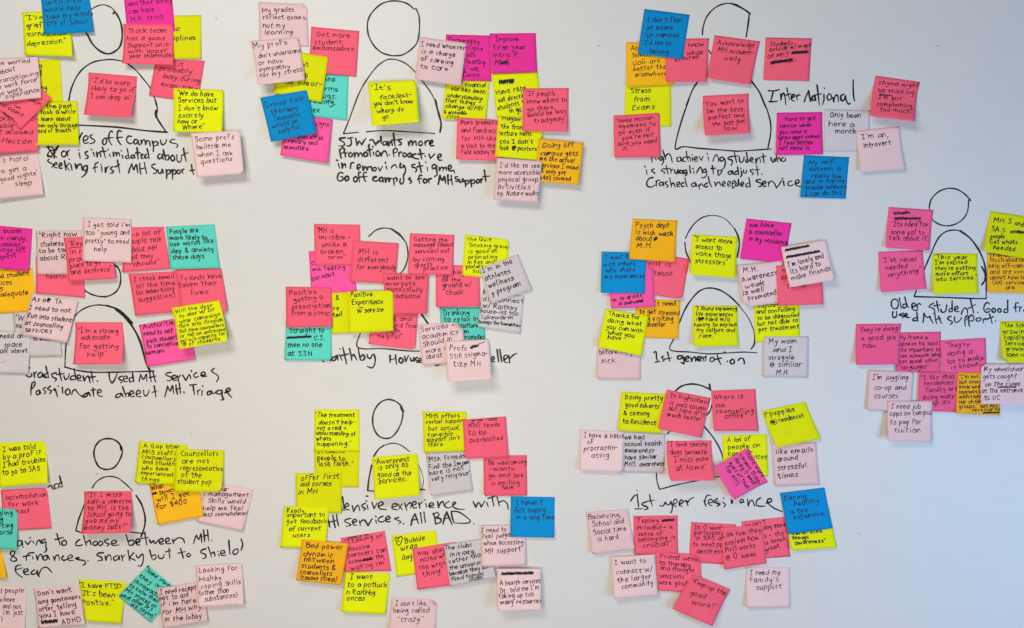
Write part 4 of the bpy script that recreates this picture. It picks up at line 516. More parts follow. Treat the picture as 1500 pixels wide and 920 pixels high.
('B',"blue sticky note saying I haven't felt happy in a long time",((-2.0,-306.9),(72.2,-308.4),(70.6,-375.1),(-3.2,-373.2)),(0.45,6.67,6.67),0,1.05,[("I haven't",0.128,0.216,0.717,0.195,4.9),('felt happy',0.081,0.419,0.788,0.376,4.9),('in a long time',0.134,0.582,0.993,0.542,4.9)]),
('L','pale pink sticky note about a doctor and too many resources',((-25.6,-425.8),(48.6,-425.8),(49.1,-493.6),(-23.8,-493.1)),(9.68,10.92,7.56),0,1.05,[('~',0.111,0.157,0.825,0.134,5.0),('A health services',0.065,0.407,0.973,0.341,4.6),("Dr. told me I'm",0.078,0.591,0.954,0.498,4.6),('taking up too',0.042,0.712,0.818,0.655,4.6),('many resources',0.073,0.84,0.985,0.814,4.6)]),
('L',"pale pink sticky note saying I don't like being called crazy, cut by the bottom edge",((-202.9,-477.4),(-125.3,-480.5),(-130.3,-548.5),(-208.8,-545.4)),(0.45,9.64,7.89),{'tr': 0.14},1.05,[("I don't like,",0.106,0.198,0.786,0.161,4.9),('being called',0.072,0.366,0.823,0.323,4.9),('"crazy"',0.177,0.571,0.729,0.543,4.9)]),
('Y','yellow sticky note saying awareness is only as good as the services, inside the body outline',((-236.4,-240.8),(-159.2,-234.9),(-153.4,-301.4),(-228.5,-308.2)),(0.45,17.73,14.82),0,1.3,[('"Awareness',0.035,0.191,0.791,0.168,4.8),('is only as',0.103,0.33,0.769,0.301,4.8),('good as the',0.093,0.495,0.819,0.518,4.8),('services."',0.099,0.656,0.766,0.638,4.8)]),
('G','pale grey sticky note saying MSA friends find the imam is not very religious',((-146.0,-231.1),(-73.6,-228.8),(-66.0,-296.7),(-137.1,-306.5)),(0.45,3.84,4.43),{'bl': 0.09},1.3,[('"MSA Friends',-0.004,0.244,0.901,0.186,4.5),('find the Imam',0.03,0.411,0.978,0.347,4.5),('here is not',0.04,0.552,0.817,0.47,4.5),('very religious"',0.08,0.67,0.992,0.606,4.5)]),
('Y',"yellow sticky note saying MHS offers verbal support but tangible support isn't there",((-150.6,-164.0),(-75.5,-164.0),(-78.0,-230.5),(-148.2,-232.5)),(0.45,4.02,3.32),{'tr': 0.07},1.15,[('MHS offers',0.068,0.16,0.823,0.144,4.1),('verbal support',0.065,0.301,0.958,0.275,4.1),('but actual,',0.114,0.47,0.845,0.461,4.1),('tangible',0.098,0.624,0.688,0.601,4.1),("support isn't",0.068,0.749,0.851,0.705,4.1),('there',0.093,0.857,0.433,0.857,4.1)]),
('P','coral pink sticky note saying be welcoming, go and see a smiling face',((-48.3,-238.7),(25.3,-237.6),(25.2,-305.3),(-47.3,-305.3)),(0.45,4.49,3.09),{'bl': 0.039},1.05,[('Be welcoming',0.115,0.236,0.985,0.213,4.5),('-wanto',0.153,0.379,0.721,0.38,4.5),('go and see',0.098,0.55,0.906,0.538,4.5),('a smiling',0.176,0.736,0.839,0.721,4.5),('face',0.401,0.838,0.68,0.834,4.5)]),
('P','coral pink sticky note saying MHS tends to be overbooked',((-83.1,-178.4),(-10.3,-172.5),(-5.7,-240.5),(-79.0,-243.2)),(2.35,2.93,3.06),{'bl': 0.061},1.05,[('grad floor',0.196,0.052,0.806,0.075,3.4),('MHS tends',0.121,0.207,0.823,0.227,4.9),('to be',0.111,0.398,0.507,0.405,4.9),('overbooked',0.127,0.59,0.894,0.567,4.9)]),
('G','pale grey sticky note about having sexual health awareness, beside the habit note',((183.9,-197.7),(258.7,-201.2),(256.0,-267.5),(181.4,-266.4)),(0.45,1.57,1.63),{'br': 0.08},1.35,[('we had',0.082,0.192,0.522,0.166,4.9),('sexual health',0.087,0.36,0.915,0.308,4.9),('awareness',0.092,0.515,0.726,0.488,4.9),('have similar',0.097,0.684,0.809,0.644,4.9),('MHS. awareness',0.102,0.853,0.995,0.812,4.9)]),
('Y','yellow sticky note saying doing pretty good adverts and coming to residence',((183.9,-130.5),(259.8,-134.5),(251.8,-200.6),(177.6,-195.8)),(0.45,2.84,3.84),0,1.35,[('Doing pretty',0.103,0.19,0.933,0.167,4.9),('good adverts',0.119,0.38,0.876,0.374,4.9),('& coming',0.098,0.602,0.688,0.57,4.9),('to Residence',0.102,0.808,0.851,0.798,4.9)]),
('L','pale pink sticky note saying I have a habit of procrastinating',((114.9,-194.6),(188.4,-198.1),(186.0,-265.3),(113.5,-262.0)),(1.18,6.56,7.06),{'br': 0.038},1.05,[('I have a habit',0.083,0.179,0.999,0.161,4.9),('of',0.164,0.358,0.309,0.345,4.9),('procrastin-',0.087,0.517,0.865,0.449,4.9),('ating',0.261,0.685,0.67,0.651,4.9)]),
('P','coral pink sticky note saying in highschool it was tough but here is much better',((261.0,-127.2),(334.7,-141.3),(317.3,-207.2),(243.9,-191.5)),(1.22,8.53,8.53),0,1.05,[('In highschool',0.105,0.178,0.983,0.164,4.5),('it was tough',0.127,0.363,0.935,0.342,4.5),('but here it is',0.137,0.493,0.945,0.47,4.5),('much better',0.137,0.653,0.89,0.613,4.5)]),
('P','coral pink sticky note asking where is the counselling office',((335.3,-128.8),(410.4,-126.2),(414.0,-196.4),(338.3,-196.2)),(0.45,6.16,4.83),0,1.05,[('Where is',0.047,0.216,0.679,0.216,4.5),('the',0.084,0.429,0.283,0.422,4.5),('counselling',0.076,0.563,0.921,0.569,4.5),('office?',0.266,0.693,0.765,0.666,4.5)]),
('P','coral pink sticky note saying I love seeing dogs because I miss mine',((259.8,-213.7),(336.1,-212.9),(336.6,-275.8),(260.9,-276.3)),(0.45,22.8,22.0),{'bl': 0.049},1.05,[('"I love seeing',0.04,0.144,0.889,0.154,4.9),('dogs because',0.072,0.36,0.857,0.35,4.9),('I miss mine',0.156,0.553,0.908,0.535,4.9),('at home"',0.173,0.757,0.86,0.727,4.9)]),
('Y','yellow sticky note saying a lot of people on campus, under a tilted pink note',((354.5,-204.4),(429.5,-202.3),(432.1,-273.5),(356.2,-273.5)),(0.45,0.49,0.39),{'bl': 0.062},1.25,[('A lot of',0.104,0.171,0.608,0.142,4.3),('people on',0.112,0.347,0.835,0.292,4.3),('campus',0.109,0.492,0.636,0.48,4.3),('services',0.427,0.574,0.966,0.58,4.3)]),
('K','bright pink sticky note turned nearly on its corner, about consent during O week',((397.1,-224.5),(430.8,-282.6),(370.3,-311.0),(337.6,-256.8)),(1.35,10.82,10.82),{'br': 0.047},1.05,[('There were',0.051,0.133,0.806,0.082,4.6),('consent things',0.073,0.286,0.941,0.248,4.6),('during O week',0.08,0.457,0.907,0.359,4.6),('more of that',0.095,0.629,0.901,0.56,4.6),('for MHS',0.149,0.761,0.722,0.744,4.6)]),
('L','pale pink sticky note saying like emails around stressful times',((436.3,-216.1),(512.7,-216.1),(517.6,-286.9),(442.3,-289.7)),(0.45,2.17,2.23),0,1.3,[('like emails',0.077,0.274,0.908,0.215,4.9),('around',0.101,0.44,0.563,0.4,4.9),('stressful',0.096,0.642,0.726,0.585,4.9),('times',0.079,0.825,0.505,0.785,4.9)]),
('Y','yellow sticky note with an arrow and the words puppies and residences',((419.6,-163.2),(494.3,-147.5),(518.0,-208.8),(443.1,-223.5)),(0.45,7.14,6.4),{'bl': 0.06},1.35,[('^',[[(0.036,0.194),(0.091,0.051)],[(0.022,0.115),(0.091,0.051)],[(0.091,0.051),(0.119,0.12)]],0.8),('puppies',0.15,0.172,0.69,0.183,4.9),('@',0.106,0.381,0.201,0.374,3.0),('^',[[(0.088,0.386),(0.109,0.313),(0.176,0.283),(0.238,0.329),(0.21,0.407),(0.141,0.421),(0.096,0.379)]],0.75),('residences',0.282,0.388,0.827,0.383,4.9)]),
('P','coral pink sticky note saying feeling included and a sense of belonging is crucial',((204.4,-339.7),(279.0,-339.2),(279.5,-403.5),(205.4,-404.5)),(0.45,2.08,1.9),0,1.05,[('"Feeling',0.057,0.169,0.55,0.182,4.5),('~',0.647,0.159,0.915,0.14,3.9),('included + a',0.053,0.361,0.86,0.349,4.5),('sense of',0.089,0.525,0.623,0.51,4.5),('belonging is',0.1,0.673,0.934,0.618,4.5),('crucial"',0.188,0.837,0.841,0.781,4.5)]),
('L','pale pink sticky note saying balancing school and social time is hard',((123.7,-333.8),(195.9,-328.1),(205.9,-394.2),(134.1,-403.2)),(0.45,6.06,6.7),{'bl': 0.042},1.05,[('Balancing,',0.04,0.172,0.816,0.19,4.9),('School and',0.106,0.356,0.858,0.349,4.9),('Social time',0.102,0.56,0.872,0.52,4.9),('is hard',0.172,0.718,0.684,0.701,4.9)]),
('P','coral pink sticky note about participating in O week to meet people and destress',((301.8,-350.3),(377.1,-354.1),(375.7,-422.8),(297.6,-417.9)),(0.45,0.55,0.68),0,1.05,[('In O week,',0.074,0.173,0.75,0.148,4.3),('participate',0.08,0.301,0.728,0.276,4.3),('in SAS a',0.112,0.442,0.69,0.406,4.3),('to meet ppl',0.07,0.601,0.76,0.556,4.3),('destress',0.14,0.768,0.751,0.726,4.3)]),
('P','coral pink sticky note saying want dog more, under the blue healthy eating note',((386.0,-349.1),(461.0,-341.4),(468.9,-408.4),(394.1,-413.7)),(0.45,0.57,0.51),0,1.05,[('want',0.08,0.164,0.551,0.114,4.8),('dog more',0.482,0.273,0.978,0.233,4.8),('s - the',0.473,0.478,0.915,0.449,4.8),('a. bench',0.466,0.654,0.938,0.596,4.8),('great.',0.458,0.844,0.806,0.743,4.8)]),
('P','coral pink sticky note saying like how they explain how MHS works',((351.6,-359.6),(421.7,-355.0),(427.0,-418.5),(355.5,-428.7)),(1.1,4.52,4.68),0,1.05,[('Like how they',0.023,0.245,0.935,0.183,4.9),('explain how',0.063,0.441,0.877,0.361,4.9),('MHS works',0.065,0.607,0.777,0.556,4.9),('@ O week',0.065,0.786,0.784,0.776,4.9)]),
('Y','yellow sticky note saying generates enough awareness, under the blue note',((459.7,-331.0),(534.4,-326.4),(544.4,-391.8),(468.2,-396.1)),(0.92,6.88,5.56),0,1.4,[('generates',0.067,0.629,0.738,0.598,3.6),('enough',0.065,0.73,0.421,0.741,3.6),('awareness"',0.096,0.862,0.775,0.846,3.6)]),
('B','blue sticky note saying eating healthy is too expensive',((451.1,-301.2),(526.1,-292.1),(538.6,-359.7),(463.1,-369.2)),(1.37,4.48,3.63),0,1.05,[('Eating',0.057,0.19,0.543,0.207,4.7),('healthy',0.258,0.357,0.827,0.344,4.7),('is too',0.123,0.534,0.538,0.515,4.7),('expensive',0.189,0.669,0.843,0.67,4.7)]),
('P','coral pink sticky note saying friend went to therapy, one corner curled up',((241.3,-400.9),(315.5,-403.9),(321.0,-470.0),(245.0,-464.5)),(2.93,1.11,1.09),{'tr': 0.2},1.05,[('Friend went',0.092,0.142,0.933,0.179,4.6),('to therapy',0.071,0.306,0.769,0.346,4.6),('and thought',0.076,0.442,0.853,0.473,4.6),('sessions',0.052,0.661,0.598,0.644,4.6),('were good',0.032,0.826,0.655,0.818,4.6)]),
('L','pale pink sticky note saying I want to connect with the larger community',((166.3,-408.0),(239.7,-403.7),(244.9,-471.3),(169.6,-475.2)),(3.68,9.36,5.76),0,1.05,[('I want to',0.085,0.208,0.796,0.199,4.9),('connect w/',0.106,0.432,0.908,0.414,4.9),('the larger',0.105,0.63,0.859,0.578,4.9),('community',0.2,0.785,0.917,0.732,4.9)]),
('P','coral pink sticky note saying keep up the good work, tilted near the bottom edge',((304.3,-436.6),(366.7,-462.6),(333.8,-520.4),(267.6,-491.8)),(4.5,8.36,10.23),{'br': 0.061},1.05,[('"Keep up the',0.049,0.215,0.936,0.203,4.9),('good',0.193,0.51,0.572,0.459,4.9),('work!"',0.322,0.707,0.931,0.59,4.9)]),
('L',"pale pink sticky note saying I need my family's support",((393.9,-426.5),(468.3,-426.5),(467.7,-492.2),(393.0,-492.6)),(0.45,5.76,4.32),0,1.05,[('I need my',0.087,0.197,0.768,0.168,4.9),("family's",0.096,0.39,0.731,0.362,4.9),('support',0.235,0.558,0.811,0.531,4.9)]),
]
FIGURES = [
('outline of a person above the words about seeking first MH support',[(1.9,[(-710.4,512.0),(-699.8,518.3),(-688.2,520.9),(-676.5,517.0),(-670.7,511.6),(-666.9,505.8)]),(2.8,[(-671.7,505.8),(-668.8,508.7),(-661.1,496.1),(-657.2,482.5),(-656.8,465.1),(-660.1,451.5),(-666.9,443.8),(-678.5,438.3),(-692.0,441.8),(-705.6,453.5),(-714.3,469.0),(-717.2,475.7),(-712.4,492.2),(-707.5,505.8)])],[(2.4,[(-746.3,359.5),(-743.4,376.0),(-734.7,397.3),(-723.0,412.8),(-707.5,423.4),(-692.0,427.3),(-674.6,428.7),(-657.2,426.3)]),(2.2,[(-657.3,426.3),(-645.7,420.5),(-632.1,408.9),(-620.5,395.3),(-610.8,382.8),(-603.1,366.3),(-599.2,351.8)]),(2.2,[(-601.1,362.2),(-598.2,350.6),(-597.3,343.8)]),(5,[(-598.8,341.9),(-600.0,337.1),(-598.8,331.3)]),(3,[(-598.2,330.3),(-591.5,319.6),(-582.2,306.1)]),(2.6,[(-580.8,306.1),(-618.6,309.0),(-667.0,314.8),(-730.0,318.1),(-760.0,319.2)]),(2.4,[(-745.3,366.1),(-746.3,360.3),(-748.2,339.0),(-746.3,319.6)])]),
('outline of a person above the words wants more promotion',[(2.4,[(-164.9,513.5),(-175.5,522.2),(-189.1,526.7),(-204.6,527.1),(-220.1,522.2),(-233.6,510.6),(-241.4,498.0),(-243.7,484.4),(-241.4,469.0),(-233.6,453.5),(-222.0,441.8),(-208.4,436.4),(-196.8,435.1),(-183.3,437.0),(-169.7,445.7),(-160.0,457.3),(-156.5,472.8),(-155.8,490.3),(-157.1,503.8),(-162.0,514.5)])],[(2.2,[(-283.8,304.2),(-274.2,327.8),(-261.6,362.2),(-253.0,380.8),(-241.5,399.2),(-227.7,416.6),(-214.2,426.6),(-204.7,429.3),(-190.9,427.3),(-175.5,419.5),(-156.4,400.2),(-150.3,391.5),(-138.7,376.0),(-129.0,358.8)]),(3.2,[(-129.0,360.3),(-126.1,346.8),(-122.3,333.2),(-119.3,319.6),(-121.3,306.1)]),(2,[(-245.3,307.0),(-214.3,309.0),(-175.5,307.0),(-130.0,304.1)]),(2.2,[(-283.9,303.6),(-258.7,306.1)])]),
('outline of a person above the high achieving student words',[(2.2,[(320.8,469.9),(321.8,482.5),(327.6,499.9),(339.2,513.5),(352.8,521.3),(366.3,523.2),(379.5,520.9)]),(2.8,[(368.1,523.2),(381.7,518.3),(393.3,511.6),(401.4,505.4)]),(2.6,[(399.5,503.8),(398.1,490.3),(394.3,466.0)]),(2,[(327.6,447.6),(331.5,443.8),(336.3,437.0)])],[(2.2,[(313.1,391.5),(304.3,377.9),(293.7,351.8)]),(2.2,[(298.5,362.2),(285.0,323.5),(274.9,279.9),(288.8,281.9),(316.0,279.0),(354.7,276.1),(379.5,274.1)]),(2.8,[(401.1,395.3),(416.5,374.0),(426.2,350.8)]),(2.4,[(425.0,354.5),(429.9,342.9),(435.3,323.5),(435.7,304.1),(430.8,278.0)]),(2,[(379.5,274.1),(408.6,276.1),(436.6,278.0)])]),
('outline of a person above the grad student words',[(3,[(-671.7,83.0),(-667.8,81.1),(-664.5,79.1)]),(2.2,[(-664.0,79.5),(-660.1,69.8),(-659.1,56.3),(-662.0,44.7),(-668.8,35.9),(-680.4,30.1),(-692.0,29.2),(-705.6,32.1),(-715.3,36.9),(-720.1,40.8),(-728.8,56.3),(-728.8,75.6)])],[(2.3,[(-736.6,-4.2),(-728.8,4.0),(-715.3,11.7),(-697.9,15.2),(-680.4,13.7)]),(3,[(-682.4,14.1),(-664.9,7.9),(-649.4,-4.2),(-639.7,-15.4)]),(3,[(-667.0,7.5),(-651.5,-6.1),(-637.9,-23.5),(-626.3,-46.7),(-616.6,-81.6),(-608.9,-97.1)]),(2.3,[(-737.0,-6.1),(-744.3,-25.4),(-750.2,-44.8),(-752.5,-70.0),(-753.1,-89.3)]),(2.2,[(-753.1,-89.3),(-730.8,-95.2),(-707.5,-98.1),(-676.5,-98.1),(-644.0,-97.5),(-602.9,-96.1)])]),
('partly covered outline of a person in the middle of the second row',[(2.2,[(-240.9,130.9),(-230.2,140.5),(-216.7,144.8),(-203.1,143.4)]),(3,[(-203.1,143.4),(-189.6,133.8),(-182.8,126.0)]),(2.2,[(-183.7,127.0),(-177.9,118.3),(-175.2,100.8),(-177.9,85.3),(-185.7,70.8),(-201.2,62.1)])],[(2.2,[(-251.5,-13.9),(-255.4,-31.4),(-259.3,-56.5),(-216.7,-58.5),(-172.5,-62.4),(-155.7,-62.4)]),(3,[(-152.0,-1.1),(-147.2,-8.0),(-141.4,-16.1)])]),
('outline of a person above the words 1st generation',[(2,[(292.2,127.7),(297.8,139.0),(307.2,152.1),(320.3,162.4),(333.4,166.2)]),(1.4,[(331.5,165.8),(346.6,165.2),(359.7,159.6),(370.9,148.4),(375.6,142.7)]),(2.8,[(374.7,144.2),(381.3,129.6),(382.6,114.6),(379.4,95.8)]),(2.3,[(291.2,120.2),(293.1,105.2),(298.7,92.1),(305.3,78.9)])],[(2.1,[(272.2,-41.7),(267.0,-60.5),(301.5,-64.2),(331.5,-67.2),(361.4,-65.7),(388.4,-64.2),(412.4,-65.3)]),(2.3,[(276.0,-26.0),(282.7,-12.5),(291.0,7.0),(301.5,23.5),(313.5,37.0),(325.5,43.0),(337.5,43.8)]),(2.6,[(337.5,43.8),(352.5,39.3),(368.9,28.0),(383.9,13.0)]),(1.6,[(382.4,14.5),(398.9,-8.0),(407.2,-29.0),(408.7,-44.0)]),(2.4,[(408.7,-44.0),(407.9,-51.5),(402.7,-59.0)]),(3,[(357.7,-64.2),(359.2,-64.7)])]),
('outline of a person above the older student words',[(2.3,[(772.5,191.5),(767.8,196.8),(761.8,202.7),(750.0,209.8),(734.5,211.5),(719.1,206.3),(707.2,194.4),(703.0,180.1),(704.9,167.1),(709.6,157.6),(721.5,150.5),(735.7,148.6),(750.0,152.8),(761.8,162.3),(767.8,175.4),(769.4,192.0)])],[(2.2,[(687.0,54.3),(695.8,78.0),(704.9,99.4),(716.7,125.5),(728.6,137.4),(742.8,141.4),(757.1,139.8)]),(2.9,[(754.7,140.2),(771.3,127.9),(785.6,108.9),(795.1,87.5),(798.7,66.2)]),(2.4,[(798.7,66.2),(798.7,25.8),(798.7,25.8),(764.2,26.5),(716.7,28.2),(677.5,29.3),(677.5,29.3),(681.1,40.0)]),(2.8,[(791.5,79.2),(797.5,66.2),(796.3,56.7),(791.5,49.5)])]),
('outline of a person above the words having to choose',[(2.6,[(-658.7,-229.0),(-659.3,-224.5),(-662.0,-217.7),(-671.0,-211.4),(-682.3,-209.9),(-693.5,-213.2),(-701.4,-222.2),(-704.3,-233.5),(-702.5,-244.7),(-696.9,-256.0),(-689.0,-260.9),(-680.0,-261.8),(-669.9,-258.2),(-662.0,-248.1),(-656.9,-235.7),(-657.1,-226.7),(-660.2,-220.0)])],[(2.1,[(-707.0,-293.1),(-700.3,-282.9),(-689.0,-275.7),(-677.8,-273.5),(-664.3,-276.2),(-650.8,-286.3),(-639.1,-297.6)]),(2.6,[(-633.3,-305.4),(-623.8,-321.2),(-618.2,-341.4),(-618.9,-357.2),(-624.9,-375.1)]),(2.4,[(-719.4,-318.9),(-723.9,-330.2),(-730.6,-348.2),(-734.7,-365.0),(-734.7,-365.0),(-727.3,-367.7)]),(2.2,[(-648.6,-366.6),(-619.3,-370.0)])]),
('outline of a person above the extensive experience words',[(2.4,[(-183.0,-165.4),(-186.6,-155.4),(-196.1,-147.1),(-209.1,-144.0),(-222.2,-149.4),(-231.7,-162.5),(-234.8,-177.9),(-232.4,-193.4),(-224.6,-205.3),(-213.9,-209.5),(-203.2,-207.6),(-192.5,-195.8),(-185.4,-179.1),(-183.5,-164.9)]),(4,[(-186.6,-157.8),(-183.5,-163.7)])],[(2.7,[(-234.1,-242.1),(-225.7,-229.0),(-216.2,-221.4)]),(1.9,[(-216.7,-221.9),(-202.0,-217.6),(-187.7,-220.7),(-172.3,-231.9)]),(1.2,[(-161.6,-245.6),(-152.1,-267.0),(-149.3,-281.3),(-150.9,-294.3)]),(2.6,[(-236.4,-255.1),(-241.2,-278.9),(-243.1,-297.4),(-243.1,-297.4),(-231.7,-298.6)]),(2.2,[(-158.1,-295.0),(-146.9,-296.0)]),(2.8,[(-245.2,-306.7),(-242.8,-306.7)])]),
('outline of a person above the words 1st year residence',[(2.6,[(271.2,-133.0),(275.5,-129.3),(286.2,-121.2),(301.3,-118.0),(316.2,-119.8),(333.7,-126.8)]),(2.8,[(332.5,-118.7),(334.2,-128.0)]),(2.4,[(336.8,-153.0),(333.7,-163.0),(328.7,-169.7),(321.2,-176.7)])],[(2.4,[(321.2,-186.8),(336.2,-204.2),(348.8,-224.2),(355.0,-240.5),(357.5,-249.2)]),(2.3,[(261.7,-201.7),(265.8,-197.2)]),(2,[(243.2,-265.5),(244.3,-281.8),(248.8,-295.5),(248.8,-295.5),(276.3,-288.0),(306.2,-281.8),(326.2,-278.0),(348.8,-273.7)])]),
]
